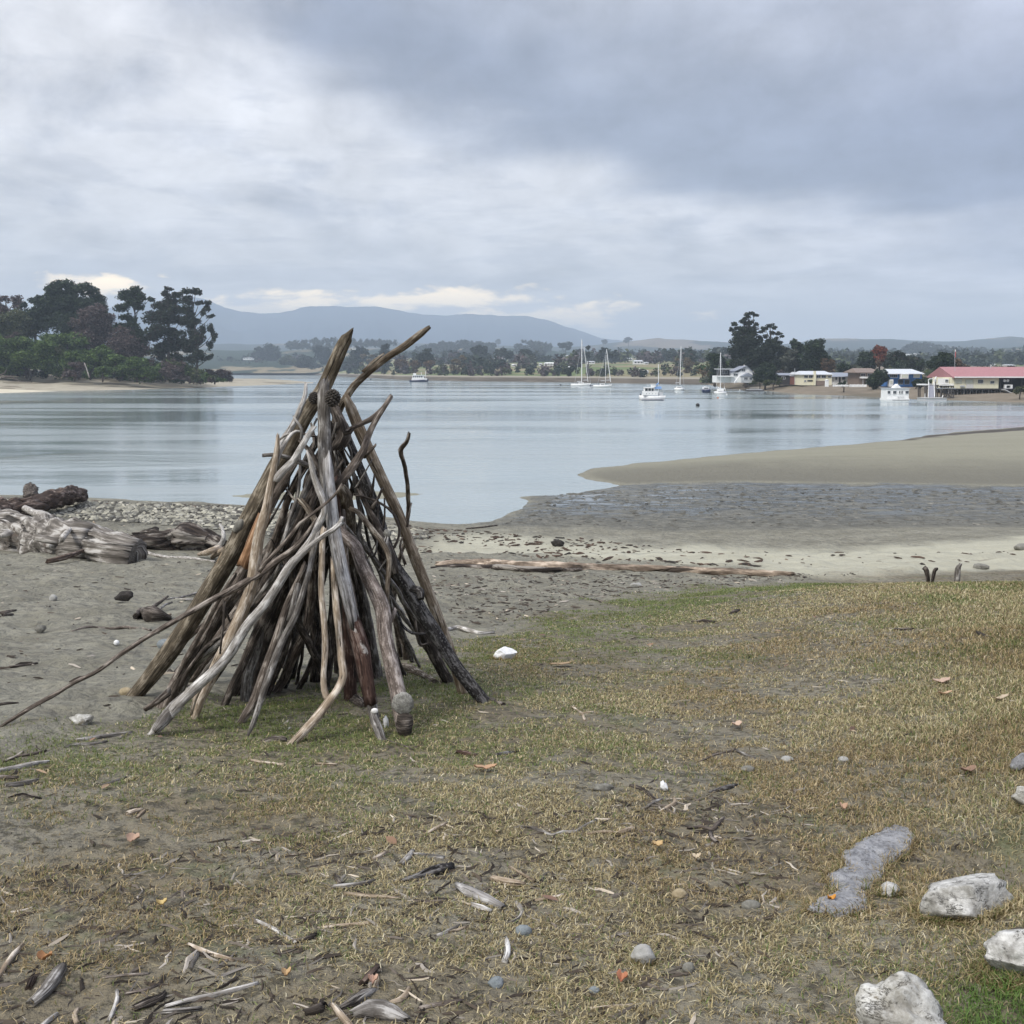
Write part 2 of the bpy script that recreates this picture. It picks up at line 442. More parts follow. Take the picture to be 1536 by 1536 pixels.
# left sand spit
SPF = lambda px: np.interp(px, [-900, -300, 0, 170, 300, 340, 400, 470], [235, 250, 259, 275, 312, 335, 365, 430])
SPB = lambda px: np.interp(px, [-900, 280, 340, 400, 440, 470], [620, 620, 640, 620, 540, 440])
def spit_rows(c):
    f, bk = SPF(c), SPB(c)
    hs = np.interp(c, [-900, 250, 300, 345, 400, 470], [1, .95, .6, .22, .14, .0])
    w = fbm(c * .02, c * 0, 91, 3)
    out = [(f - 8, -.6)]
    for s, z in ((0, -.02), (.02, .22), (.05, .7), (.09, 1.7), (.14, 3.1), (.25, 3.8), (.5, 4.2), (.8, 2.5), (1.0, -.3), (1.03, -.8)):
        zz = z * hs * (1 + .35 * (w - .5) * (z > .5)) + (.18 * (hs < .3) if .02 < s < .9 else 0)
        out.append((f + (bk - f) * s, zz))
    return out
strip("sand_spit", np.arange(-900, 476, 6), spit_rows, land_mat("spit_sand", (.29, .26, .20), (.37, .335, .26), (.20, .175, .13), .05, .56))
# low dark mud lens off the spit and its pale near beach
def lens_rows(c):
    f = np.interp(c, [-900, -300, 0, 95], [205, 222, 240, 262]); t = np.interp(c, [-900, 0, 95], [1, 1, 0])
    return [(f - 3, -.4), (f, .0), (f + 6 * t, .35 * t), (f + 14 * t, .75 * t), (f + 24 * t + 1, .6 * t), (f + 34 * t + 2, -.2)]
strip("pale_sandbank", np.arange(-900, 98, 6), lens_rows, land_mat("pale_bank", (.50, .45, .34), (.56, .51, .40), (.44, .40, .30), .05, .6))

# far shore with fields and slopes
FSD = lambda px: np.interp(px, [-900, 300, 480, 530, 600, 700, 840, 940, 1060, 1130, 1300, 2400], [1300, 1300, 1080, 800, 570, 500, 460, 415, 378, 420, 520, 520])
_ft = [-30, 0, 6, 25, 60, 110, 180, 300, 500, 900, 1500, 2200, 3200]
_fz = [-1.5, 0, .6, 1.9, 3.6, 5.2, 6.8, 8.8, 13, 20, 30, 38, 40]
def far_z(x, y):
    px = PC + np.asarray(x) / np.asarray(y) * FPX * CT / 0.9985
    t = np.asarray(y) - FSD(px)
    z = np.interp(t, _ft, _fz)
    return z + (fbm(np.asarray(x) * .006, np.asarray(y) * .006, 101, 3) - .5) * np.interp(t, [0, 60, 300, 1500], [0, 1.2, 6, 26])
def far_rows(c):
    out = []
    for t in [-30, -5, 0, 3, 6, 12, 18, 25, 40, 60, 85, 110, 140, 180, 230, 300, 380, 500, 650, 900, 1200, 1500, 1850, 2200, 2700, 3200]:
        Yr = FSD(c) + t
        out.append((Yr, far_z(ux(c) * Yr, Yr)))
    return out
def farshore_mat():
    m, T, b = new_mat("far_shore_land")
    geo = T.n('ShaderNodeNewGeometry').outputs['Position']
    sp = T.n('ShaderNodeSeparateXYZ'); T.put(sp.inputs[0], geo)
    n1 = T.noise(T.scale(geo, (.006, .010, 1)), 1, 3, .5); n2 = T.noise(T.scale(geo, (.08, .03, 1)), 1, 4, .6)
    field = T.mix(T.mr(n1, .44, .50), (.115, .150, .062), (.22, .19, .115))
    field = T.mix(T.mr(T.noise(T.scale(geo, (.004, .013, 1)), 1, 2), .56, .58), field, (.13, .165, .07))
    mud = T.mix(T.mr(n2, .35, .65), (.075, .062, .045), (.125, .105, .078))
    mud = T.mix(T.mr(sp.outputs[2], 1.5, 1.9), mud, (.27, .245, .195))
    c = T.mix(T.mr(sp.outputs[2], 2.1, 2.6), mud, field)
    T.put(b.inputs['Base Color'], c); b.inputs['Roughness'].default_value = 1; b.inputs['Specular IOR Level'].default_value = .1
    return m
strip("far_shore", np.arange(-900, 2400, 8), far_rows, farshore_mat())

# right-hand shore
RSD = lambda px: np.interp(px, [1030, 1060, 1085, 1140, 1200, 1300, 1340, 1400, 1536, 2300], [430, 375, 294, 266, 231, 207, 194, 186, 170, 120])
_rt = [-6, 0, 5, 14, 26, 34, 60, 120, 250, 400]; _rz = [-.6, 0, .25, .75, 1.35, 1.55, 1.8, 2.3, 4.2, 7]
def right_z(x, y):
    px = PC + np.asarray(x) / np.asarray(y) * FPX * CT / 0.9985
    return np.interp(np.asarray(y) - RSD(px), _rt, _rz)
def right_rows(c):
    return [(RSD(c) + t, z * np.interp(c, [1030, 1075], [.4, 1])) for t, z in zip(_rt, _rz)]
strip("right_shore", np.arange(1030, 2300, 6), right_rows, land_mat("right_mud", (.150, .125, .092), (.205, .172, .130), (.125, .108, .078), .06, .55))

def ridge(name, Y, sky, foot, mat, ns=3.0, step=5, seed=0, rough=1.0):
    sx = [p[0] for p in sky]; sy = [p[1] for p in sky]
    def rows(c):
        top = hz(np.interp(c, sx, sy) + (fbm(c * .045, c * 0, seed, 4) - .5) * ns, Y)
        out = [(Y * .62, foot - 6)]
        for k, s in enumerate((.05, .15, .28, .42, .56, .70, .83, .93, 1.0)):
            w = fbm(c * .03, c * 0 + s * 9, seed + 9, 4) - .5
            z = foot + (top - foot) * s ** 1.25 + w * (top - foot) * .5 * s * (1 - s) * 2 * rough
            out.append((Y * (.64 + .36 * s), z))
        out += [(Y * 1.08, top * .8), (Y * 1.25, -5)]
        return out
    return strip(name, np.arange(-900, 2400, step), rows, mat)
mtn = land_mat("haze_blue_bush", (.026, .048, .080), (.036, .060, .092), (.044, .066, .090), .0016, .55)  # distance-haze blue mixed into the bush colour, besides the haze volume
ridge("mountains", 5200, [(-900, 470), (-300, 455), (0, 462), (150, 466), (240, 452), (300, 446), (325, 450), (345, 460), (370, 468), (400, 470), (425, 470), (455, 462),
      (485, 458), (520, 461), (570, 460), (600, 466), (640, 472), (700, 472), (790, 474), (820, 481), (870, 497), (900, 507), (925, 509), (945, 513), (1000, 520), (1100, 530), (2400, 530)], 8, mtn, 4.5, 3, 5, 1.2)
hillm = land_mat("hill_pasture", (.135, .105, .072), (.185, .145, .095), (.022, .034, .026), .0045, .44)
ridge("hills", 3000, [(-900, 510), (300, 516), (420, 516), (600, 514), (740, 518), (860, 521), (900, 516), (940, 511), (985, 507), (1010, 509), (1060, 512), (1150, 517), (1190, 514), (1215, 508), (1240, 508), (1330, 509), (1400, 512),
      (1440, 511), (1500, 505), (1540, 507), (1800, 500), (2400, 500)], 10, hillm, 2.5, 5, 17)
hillm2 = land_mat("near_hill_pasture", (.20, .165, .105), (.26, .215, .14), (.026, .040, .026), .008, .44)
ridge("near_hills", 1750, [(-900, 525), (300, 524), (420, 527), (520, 522), (620, 526), (760, 522), (860, 528), (1000, 530), (1150, 532), (1250, 528), (1330, 524), (1450, 524), (1536, 520), (2400, 520)], 8, hillm2, 3, 5, 29)

# ------------------------------------------------------------------ air
def build_haze():
    me = bpy.data.meshes.new("haze")
    x0, x1, y0, y1, z0_, z1 = -8000, 8000, -1500, 8000, -8, 345
    v = [(x, y, z) for x in (x0, x1) for y in (y0, y1) for z in (z0_, z1)]
    f = [(0, 1, 3, 2), (4, 6, 7, 5), (0, 4, 5, 1), (2, 3, 7, 6), (0, 2, 6, 4), (1, 5, 7, 3)]
    me.from_pydata(v, [], f)
    m = bpy.data.materials.new("haze"); m.use_nodes = True
    T = NT(m.node_tree)
    vol = T.n('ShaderNodeVolumePrincipled'); o = T.n('ShaderNodeOutputMaterial')
    vol.inputs['Color'].default_value = (.72, .86, 1.0, 1)
    vol.inputs['Density'].default_value = 3.1e-4
    T.put(o.inputs['Volume'], vol.outputs[0])
    me.materials.append(m)
    tag(link("haze", me), kind='stuff', label='pale haze softening the far hills and mountains')
build_haze()
# ------------------------------------------------------------------ builders for near things
def wood_mat(name, dark, mid, pale, bark=None, barkf=.5, gr=1.0, speck=0.0, sc=1.0):
    """weathered wood: grain runs along the piece (uv.y is metres along, uv.x is metres round)"""
    m, T, b = new_mat(name)
    uv = T.n('ShaderNodeUVMap'); uv.uv_map = 'grain'
    v = uv.outputs[0]
    oi = T.n('ShaderNodeObjectInfo').outputs['Random']
    v = T.comb(*[T.m('ADD', s_, T.m('MULTIPLY', oi, k)) for s_, k in zip((lambda q: (T.put(q.inputs[0], v), q.outputs)[1])(T.n('ShaderNodeSeparateXYZ')), (31, 47, 5))])
    if sc != 1: v = T.scale(v, (sc, sc, 1))
    fib = T.noise(T.scale(v, (150 * gr, 9, 1)), 1, 5, .65, .4)
    mott = T.noise(T.scale(v, (22, 9, 1)), 1, 5, .62)
    crack = T.noise(T.scale(v, (70 * gr, 4.0, 1)), 1, 3, .6, .8)
    c = T.mix(T.mr(T.m('ADD', T.m('MULTIPLY', fib, .55), T.m('MULTIPLY', mott, .45)), .41, .59), dark, mid)
    c = T.mix(T.m('MULTIPLY', T.mr(T.m('ADD', T.m('MULTIPLY', fib, .4), T.m('MULTIPLY', mott, .6)), .51, .60), .9), c, pale)
    c = T.mix(T.mr(crack, .39, .33, 0.0, .9), c, tuple(q * .35 for q in dark))
    pit = T.n('ShaderNodeTexVoronoi'); T.put(pit.inputs['Vector'], T.scale(v, (34, 11, 1))); pit.inputs['Scale'].default_value = 1
    c = T.mix(T.mr(pit.outputs['Distance'], .13, .07, 0.0, .75), c, tuple(q * .4 for q in dark))
    if bark:
        pn = T.noise(T.scale(v, (9, 3.0, 1)), 1, 6, .65, .3)
        c = T.mix(T.mr(pn, barkf - .02, barkf + .02), c, T.mix(fib, tuple(q * .5 for q in bark), bark))
    if speck:
        vo = T.n('ShaderNodeTexVoronoi'); T.put(vo.inputs['Vector'], T.scale(v, (75, 50, 1))); vo.inputs['Scale'].default_value = 1
        c = T.mix(T.mr(vo.outputs['Distance'], .30, .42, 0.0, speck), tuple(q * .3 for q in dark), c) if speck < 0 else T.mix(T.mr(vo.outputs['Distance'], .40, .22, 0.0, speck), c, pale)
    T.put(b.inputs['Base Color'], c)
    b.inputs['Roughness'].default_value = .85
    b.inputs['Specular IOR Level'].default_value = .2
    h = T.m('ADD', T.m('MULTIPLY', fib, .5), T.m('ADD', T.m('MULTIPLY', mott, .5), T.mr(crack, .30, .40)))
    bp = T.n('ShaderNodeBump'); bp.inputs['Strength'].default_value = 1.0; bp.inputs['Distance'].default_value = .009 / sc
    T.put(bp.inputs['Height'], h); T.put(b.inputs['Normal'], bp.outputs[0])
    return m
WM = dict(
    brown=wood_mat("brown_weathered_wood", (.070, .052, .036), (.215, .178, .135), (.40, .36, .295), (.075, .052, .035), .62),
    tan=wood_mat("tan_driftwood", (.150, .112, .075), (.36, .29, .21), (.52, .45, .36)),
    white=wood_mat("bleached_driftwood", (.21, .19, .165), (.47, .445, .41), (.66, .64, .60), (.20, .17, .14), .68),
    cream=wood_mat("cream_driftwood", (.23, .175, .120), (.47, .39, .30), (.62, .55, .46), (.22, .16, .11), .70),
    grey=wood_mat("grey_driftwood", (.080, .070, .060), (.240, .222, .200), (.43, .41, .38)),
    silver=wood_mat("silver_grey_driftwood", (.20, .185, .17), (.36, .345, .33), (.50, .49, .475), (.17, .13, .10), .70, speck=0),
    dark=wood_mat("dark_driftwood", (.026, .021, .017), (.100, .082, .068), (.23, .20, .172)),
    char=wood_mat("charcoal_bark_wood", (.020, .018, .017), (.062, .056, .052), (.21, .20, .19), None, .5, .6, .55),
    redbark=wood_mat("red_brown_bark", (.036, .020, .015), (.095, .055, .042), (.20, .15, .125), (.45, .41, .37), .66),
    pink=wood_mat("pink_grey_bark", (.095, .075, .062), (.245, .200, .172), (.42, .37, .33), None, .5, .6, .3),
    orange=wood_mat("orange_stripped_wood", (.16, .085, .042), (.36, .21, .115), (.48, .33, .215)),
    midb=wood_mat("grey_brown_branch", (.058, .046, .037), (.195, .160, .132), (.37, .33, .285)),
    olive=wood_mat("olive_brown_log", (.058, .046, .031), (.160, .130, .090), (.29, .25, .19), (.33, .25, .16), .66),
)

def smooth_path(P, R, n_per=None, step=.05):
    """Catmull-Rom through the points"""
    P = np.asarray(P, float); R = np.asarray(R, float)
    if len(P) == 2:
        n = max(4, int(np.linalg.norm(P[1] - P[0]) / step)); t = np.linspace(0, 1, n)[:, None]
        return P[0] + (P[1] - P[0]) * t, R[0] + (R[1] - R[0]) * t[:, 0]
    Q = np.vstack([2 * P[0] - P[1], P, 2 * P[-1] - P[-2]])
    out = []; rr = []
    for k in range(len(P) - 1):
        p0, p1, p2, p3 = Q[k:k + 4]
        n = max(2, int(np.linalg.norm(p2 - p1) / step))
        for t in np.arange(n) / n:
            out.append(.5 * ((2 * p1) + (-p0 + p2) * t + (2 * p0 - 5 * p1 + 4 * p2 - p3) * t * t + (-p0 + 3 * p1 - 3 * p2 + p3) * t ** 3))
            rr.append(R[k] + (R[k + 1] - R[k]) * t)
    out.append(P[-1]); rr.append(R[-1])
    return np.array(out), np.array(rr)

class Acc:
    """collects tubes and lumps, keeps the grain uv"""
    def __init__(s): s.V = []; s.F4 = []; s.F3 = []; s.UV = []; s.n = 0
    def add(s, V, F4, UV, F3=None):
        s.V.append(V); s.UV.append(UV)
        if F4 is not None and len(F4): s.F4.append(np.asarray(F4) + s.n)
        if F3 is not None and len(F3): s.F3.append(np.asarray(F3) + s.n)
        s.n += len(V)
    def tube(s, P, R, ns=14, seed=0, knob=.12, wander=.15, step=.04, jag=(0.6, 0.2), groove=.10, flat=1.0, shag=0.0):
        P, R = smooth_path(P, R, step=step)
        n = len(P)
        d = np.concatenate([[0], np.cumsum(np.linalg.norm(np.diff(P, axis=0), axis=1))])
        T = np.gradient(P, axis=0); T /= np.linalg.norm(T, axis=1)[:, None] + 1e-9
        up = np.array([0.03, -1.0, 0.11]) if abs(T[:, 1]).mean() < .8 else np.array([0, 0, 1.0])
        N = np.cross(T, up); N /= np.linalg.norm(N, axis=1)[:, None] + 1e-9
        B = np.cross(T, N)
        rm = R.mean()
        off = rm * wander
        P = P + N * ((vn(d / (rm * 9 + .02), d * 0 + seed, seed) - .5) * 2 * off)[:, None] + B * ((vn(d / (rm * 9 + .02), d * 0 + 9 + seed, seed + 3) - .5) * 2 * off)[:, None]
        a = np.linspace(0, 2 * np.pi, ns, endpoint=False)
        D, Aa = np.meshgrid(d, a, indexing='ij')
        lump = fbm(np.cos(Aa) * 1.1 + D / (rm * 5 + .02) + seed * 3.1, np.sin(Aa) * 1.1 + seed, seed + 7, 3) - .5
        gro = vn(Aa / (2 * np.pi) * 7 + seed, D / .5 + seed, seed + 5) - .5
        RR = R[:, None] * (1 + 2 * knob * lump + 2 * groove * gro)
        if shag:
            w = Aa / (2 * np.pi) * 16 + 1.2 * vn(D / (rm * 3), Aa * 0 + seed, seed + 11); q = vn(w, D / (rm * 1.7) + seed, seed + 12)
            RR = RR * (1 + shag * (np.abs(q - .5) * 2 - .5) + shag * .6 * (vn(w * 2.3, D / (rm * .6), seed + 13) - .5))
        # broken ends
        Ls = (vn(a * 2.1 + seed, a * 0, seed + 1)) * R[0] * 3 * jag[0]; Le = (vn(a * 2.1 + seed + 40, a * 0, seed + 2)) * R[-1] * 3 * jag[1]
        V = P[:, None, :] + (N[:, None, :] * np.cos(Aa)[..., None] + B[:, None, :] * np.sin(Aa)[..., None] * flat) * RR[..., None]
        V[0] += -T[0] * 0 + T[0] * (Ls)[:, None] * -1; V[-1] += T[-1] * Le[:, None]
        Vf = V.reshape(-1, 3)
        uv = np.stack([(Aa * rm).ravel(), D.ravel()], 1)
        c0, c1 = P[0] + T[0] * R[0] * .1, P[-1] - T[-1] * R[-1] * .1
        Vf = np.vstack([Vf, c0, c1]); uv = np.vstack([uv, [0, 0], [0, d[-1]]])
        F = grid_faces(n, ns, True)
        j = np.arange(ns); e = n * ns
        F3 = np.concatenate([np.stack([np.full(ns, e), (j + 1) % ns, j], 1), np.stack([np.full(ns, e + 1), (n - 1) * ns + j, (n - 1) * ns + (j + 1) % ns], 1)])
        s.add(Vf, F, uv, F3)
        return s
    def obj(s, name, mat, parent=None, origin=None, smooth=True):
        V = np.concatenate(s.V); UV = np.concatenate(s.UV)
        og = np.asarray(origin if origin is not None else V[np.argmin(V[:, 2])])
        fl = ([np.concatenate(s.F4)] if s.F4 else []) + ([np.concatenate(s.F3)] if s.F3 else [])
        me = mesh_np(name, V - og, fl, mat, smooth)
        uvl = me.uv_layers.new(name='grain')
        li = np.empty(len(me.loops), np.int32); me.loops.foreach_get('vertex_index', li)
        uvl.data.foreach_set('uv', UV[li].astype(np.float32).ravel())
        o = link(name, me, parent)
        if parent is None: o.location = og
        o['_og'] = [float(q) for q in og]
        return o

def path_px(pts, d0=None, d1=None):
    """pixel polyline with radii -> world points; distances run d0..d1, None means resting on the ground"""
    if d0 is None: d0 = float(hit(pts[0][0], pts[0][1])[1])
    if d1 is None: d1 = float(hit(pts[-1][0], pts[-1][1])[1])
    q = np.array([p[:2] for p in pts], float)
    L = np.concatenate([[0], np.cumsum(np.hypot(*np.diff(q, axis=0).T))]); L /= L[-1]
    P = []; R = []
    for (x, y, r), t in zip(pts, L):
        Y = d0 + (d1 - d0) * t
        P.append(at(x, y, Y)); R.append(r * Y / FPX)
    return np.array(P), np.array(R)

SEED = [100]
def pole(label, mat, pts, top=None, bot=None, branches=(), cat="driftwood pole", name="driftwood_pole", group="driftwood poles leaning together in the tepee",
         bark=None, jag=(.9, .2), knob=.12, wander=.2, flat=1.0, ns=12, groove=.10, bname="branch"):
    SEED[0] += 7
    sd = SEED[0]
    P, R = path_px(pts, top, bot)
    if bot is None and top is not None:  # sink the foot a little
        dd = P[-1] - P[-2]; dd /= np.linalg.norm(dd)
        P = np.vstack([P, P[-1] + dd * .035]); R = np.append(R, R[-1] * .95)
    A = Acc().tube(P, R, ns, sd, knob, wander, jag=jag, flat=flat, groove=groove)
    o = A.obj(name, WM[mat])
    og = o['_og']
    tag(o, label, cat, group)
    for k, br in enumerate(branches):
        bp, bt, bb = br[:3]
        Pb, Rb = path_px(bp, bt, bb)
        Acc().tube(Pb, Rb, 8, sd + k + 2, .12, .25).obj(br[3] if len(br) > 3 else bname, WM[br[4] if len(br) > 4 else mat], o, og)
    if bark:
        bp, bt, bb, bm = bark
        Pb, Rb = path_px(bp, bt, bb)
        Acc().tube(Pb, Rb, 14, sd + 5, .22, .05, jag=(2.0, .2), groove=.2).obj("bark", WM[bm], o, og)
    return o

# ------------------------------------------------------------------ the driftwood tepee
def build_tepee():
    # rear poles first
    inner = [
        ("dark rear pole whose foot shows between two grey poles left of the tepee centre", "dark", [(492, 640, 5), (470, 760, 7), (449, 880, 8), (428, 1000, 9)], 7.05),
        ("black inner pole crossing behind the spotted tan fork low in the tepee", "dark", [(437, 850, 5), (444, 922, 6), (465, 967, 6), (492, 1035, 6)], 6.9),
        ("thick dark inner log standing just left of the spotted tan fork", "dark", [(490, 700, 6), (478, 860, 8), (474, 960, 9), (471, 1022, 9)], 7.0),
        ("black wide pole filling the left inside of the tepee behind the white curved pole", "dark", [(486, 690, 6), (455, 800, 9), (410, 910, 11), (372, 1000, 11), (352, 1042, 12)], 6.95),
        ("dark slim pole with its foot under the middle of the white curved pole", "dark", [(480, 720, 5), (440, 830, 6), (392, 930, 7), (358, 1010, 6), (337, 1058, 6)], 6.8),
        ("dark brown pole tucked between the cream pole and the white curved pole", "dark", [(470, 740, 6), (420, 830, 7), (372, 925, 8), (330, 1003, 8), (302, 1040, 7)], 6.8),
        ("grey brown inner pole with a black knot near its foot", "grey", [(474, 700, 5), (420, 840, 8), (392, 922, 8), (382, 974, 8.5), (373, 1015, 9), (368, 1052, 9)], 6.85),
        ("dark leaning pole right of the black knotted one inside the tepee", "midb", [(480, 730, 5), (469, 860, 7), (461, 932, 7), (444, 974, 7), (423, 1020, 7), (412, 1036, 7)], 6.85),
        ("dark brown pole behind the reddish bark of the front pole", "redbark", [(500, 720, 6), (515, 850, 8), (525, 963, 10), (526, 1050, 11)], 6.75),
        ("plain grey pole whose foot stands behind the pinkish grey pole", "grey", [(511, 690, 5), (525, 800, 7), (541, 890, 8), (556, 955, 9), (566, 1015, 9)], 7.1),
        ("black narrow pole just left of the plain grey back pole", "dark", [(508, 650, 5), (522, 780, 6), (537, 880, 7), (548, 950, 6), (556, 1008, 6)], 7.2),
        ("short dark inner pole at the very back beside the grey one", "dark", [(498, 690, 5), (505, 850, 7), (503, 930, 8), (508, 1010, 9)], 7.3),
        ("dark hooked pole at the back showing beside the fork's right arm", "dark", [(492, 800, 5), (520, 900, 6), (538, 960, 5), (542, 1000, 5)], 7.2),
        ("black inner pole leaning right behind the long thin diagonal stick", "dark", [(470, 760, 5), (455, 850, 6), (436, 930, 7), (424, 978, 7), (400, 1040, 7)], 7.0),
        ("dark inner pole leaning from the left foot of the tepee to the pine cones", "midb", [(497, 640, 6), (452, 760, 8), (390, 870, 9), (330, 960, 9), (283, 1022, 8)], 7.1),
        ("rough dark pole behind the grooved left log near its middle", "dark", [(480, 720, 5), (420, 800, 8), (372, 875, 9), (315, 950, 8), (268, 1010, 8)], 7.2),
        ("dark stick crossing behind the centre from upper right to lower left", "dark", [(533, 720, 4), (505, 800, 5), (478, 880, 6), (452, 960, 6), (437, 1018, 6)], 7.15),
        ("black pole seen between the silver front pole and the plain grey pole", "dark", [(510, 700, 5), (520, 820, 6), (530, 900, 6), (536, 960, 6), (540, 1022, 6)], 6.95),
        ("dark crooked inner pole with its foot left of the long thin diagonal stick", "dark", [(476, 790, 6), (440, 870, 8), (405, 945, 9), (385, 1020, 8), (380, 1045, 8)], 7.15),
        ("dim brown inner pole right of centre behind the fork", "midb", [(497, 820, 5), (500, 900, 7), (496, 960, 7), (490, 1018, 7)], 7.2),
    ]
    for lab, m, pts, t in inner: pole(lab, m, pts, t, knob=.16, wander=.35)
    pole("thickest log of the tepee, olive brown, rising from the left foot to a broken top", "olive",
         [(528, 500, 2), (522, 509, 8), (514, 524, 9), (505, 545, 9.5), (487, 585, 10.5), (462, 622, 12), (437, 668, 13), (405, 726, 13.5), (373, 783, 14), (344, 838, 14.5), (300, 912, 14.5), (252, 985, 13.5), (204, 1043, 11.5)], 6.95, None, jag=(1.6, .1), knob=.12, wander=.2, ns=28, groove=.16,
         branches=[([(421, 712, 5), (428, 722, 9), (420, 736, 7), (410, 742, 3)], 6.85, 6.8, "knot", "dark")])
    pole("tall light brown pole reaching furthest up to the right, with a side twig", "brown",
         [(641, 494, 3), (632, 501, 5), (605, 522, 5.5), (581, 537, 5.5), (554, 558, 5.5), (532, 578, 6), (519, 597, 6), (507, 618, 6.5), (490, 680, 6), (460, 760, 6), (430, 850, 7), (400, 940, 7), (350, 1030, 7)], 6.95,
         branches=[([(575, 530, 1.2), (562, 541, 2.6), (545, 558, 3)], 7.0, 6.98)])
    pole("straight tan pole on the right side with a long split down from its top", "tan",
         [(520, 598, 4), (526, 612, 8), (540, 646, 9), (556, 682, 8.5), (575, 722, 8.5), (597, 770, 8.5), (615, 817, 8.5), (631, 860, 8.5), (650, 909, 8.5), (669, 958, 8), (684, 1005, 8), (694, 1040, 8)], 7.1, None, knob=.06, wander=.1)
    pole("charcoal scaly pole on the right with its end lying toward the grass", "char",
         [(498, 612, 5), (510, 632, 7), (525, 662, 6), (540, 700, 7), (554, 738, 8), (572, 790, 8), (590, 842, 9), (612, 878, 10), (628, 909, 10.5), (653, 950, 10), (677, 991, 10), (703, 1025, 10), (727, 1053, 9)], 6.95, None, knob=.16, ns=16,
         branches=[([(622, 884, 6), (630, 887, 6.5), (631, 897, 5)], 6.75, 6.7, "knot", "char"), ([(636, 951, 2), (618, 950, 2.2), (603, 938, 2.2), (598, 925, 1.6)], 6.6, 6.7)])
    pole("dark pole close behind the charcoal scaly pole on the right", "dark", [(560, 800, 5), (600, 880, 7), (626, 935, 8.5), (645, 970, 9), (672, 1021, 9)], 7.2,
         branches=[([(640, 966, 2), (632, 968, 2.5), (627, 958, 2.5), (623, 930, 2)], 7.1, 7.1)])
    pole("pinkish grey bent pole ending in a stump foot behind the round stone", "pink",
         [(505, 792, 7), (518, 806, 9), (533, 820, 9), (546, 852, 10), (562, 882, 11), (575, 914, 11.5), (579, 955, 11), (588, 994, 11), (598, 1035, 12), (604, 1070, 12), (607, 1098, 11)], 6.7, None, ns=16,
         branches=[([(593, 915, 3), (585, 935, 2.5), (575, 940, 2)], 6.5, 6.5)])
    pole("grey standing pole in front of the apex with reddish bark on its lower half", "grey",
         [(486, 580, 7), (485, 592, 9.5), (487, 644, 9.5), (489, 700, 10.5), (495, 745, 9.5), (501, 793, 9), (513, 857, 9), (524, 905, 9.5), (533, 945, 9), (546, 1000, 9), (556, 1050, 8), (563, 1085, 7)], 6.6, None, jag=(1.1, .2), ns=16, knob=.07, wander=.1,
         bark=([(528, 918, 7.5), (531, 935, 12.5), (542, 974, 14), (550, 1020, 12), (556, 1055, 10)], 6.3, 6.15, "redbark"))
    pole("smooth silver section of the front pole from the middle of the tepee down", "silver",
         [(492, 700, 8), (495, 745, 10), (501, 793, 10), (513, 857, 10.2), (525, 908, 9.5), (530, 935, 6)], 6.5, 6.25, jag=(1.2, 1.5), knob=.05, wander=.03, cat="driftwood slab")
    pole("blocky brown log end wedged behind the silver section near the apex", "brown", [(510, 730, 9), (516, 741, 13), (519, 770, 13), (520, 810, 12), (522, 850, 10), (526, 900, 9), (533, 1010, 9)], 6.75, None, jag=(.3, .3), ns=16)
    pole("charred stump end sticking out left of centre inside the tepee", "dark", [(444, 766, 9), (448, 762, 13), (462, 785, 14), (450, 830, 14), (425, 880, 13), (398, 950, 13), (385, 1030, 11)], 6.9, None, jag=(.2, .2), ns=16, knob=.2)
    pole("bent brown bar lying against the charred stump end", "brown", [(452, 752, 4), (462, 764, 5), (474, 782, 5), (492, 800, 3)], 6.75, 6.6)
    pole("dark chunky root wedged under the pine cones at the apex", "dark", [(497, 600, 4), (503, 622, 8), (509, 640, 12), (512, 655, 13), (504, 668, 10), (494, 680, 4)], 6.9, 6.85, ns=24, knob=.5, groove=.4, cat="root chunk", name="root_chunk",
         branches=[([(503, 612, 4), (513, 632, 5), (520, 648, 6), (527, 642, 4)], 6.75, 6.7, "branch", "dark")])
    pole("mid grey pole going down left from the apex behind the dark twig", "midb", [(486, 650, 5), (470, 672, 5.5), (457, 697, 5.5), (442, 728, 5.5), (431, 753, 5.5), (420, 789, 6), (395, 850, 6), (350, 940, 6), (300, 1020, 6)], 7.0)
    pole("forked brown stick reaching up right of the apex", "midb", [(585, 598, 3.2), (574, 615, 3.6), (563, 633, 4), (552, 655, 5), (544, 676, 5.5), (528, 700, 7), (514, 718, 7), (504, 728, 6)], 6.75, 6.55, name="forked_stick", cat="forked stick",
         branches=[([(573, 613, 3), (560, 626, 4), (547, 633, 3.6), (521, 645, 3)], 6.74, 6.7), ([(563, 667, 1.5), (556, 675, 2.8), (546, 684, 4)], 6.6, 6.66)])
    pole("thin upright twisted branch standing alone at the right of the tepee", "midb",
         [(613, 650, 2.2), (610, 664, 3), (601, 677, 3.8), (603, 692, 3.2), (609, 710, 3.2), (612, 735, 3.2), (611, 770, 3.2), (607, 815, 3), (598, 845, 3), (591, 880, 4), (590, 905, 4), (598, 940, 4), (605, 965, 4.5), (609, 988, 5)], 7.0, None, wander=.5, knob=.2,
         branches=[([(617, 755, 1), (612, 775, 1.4), (611, 790, 2)], 7.0, 7.0), ([(607, 845, 2.5), (600, 820, 1.8), (604, 806, 1.2)], 7.0, 7.0)])
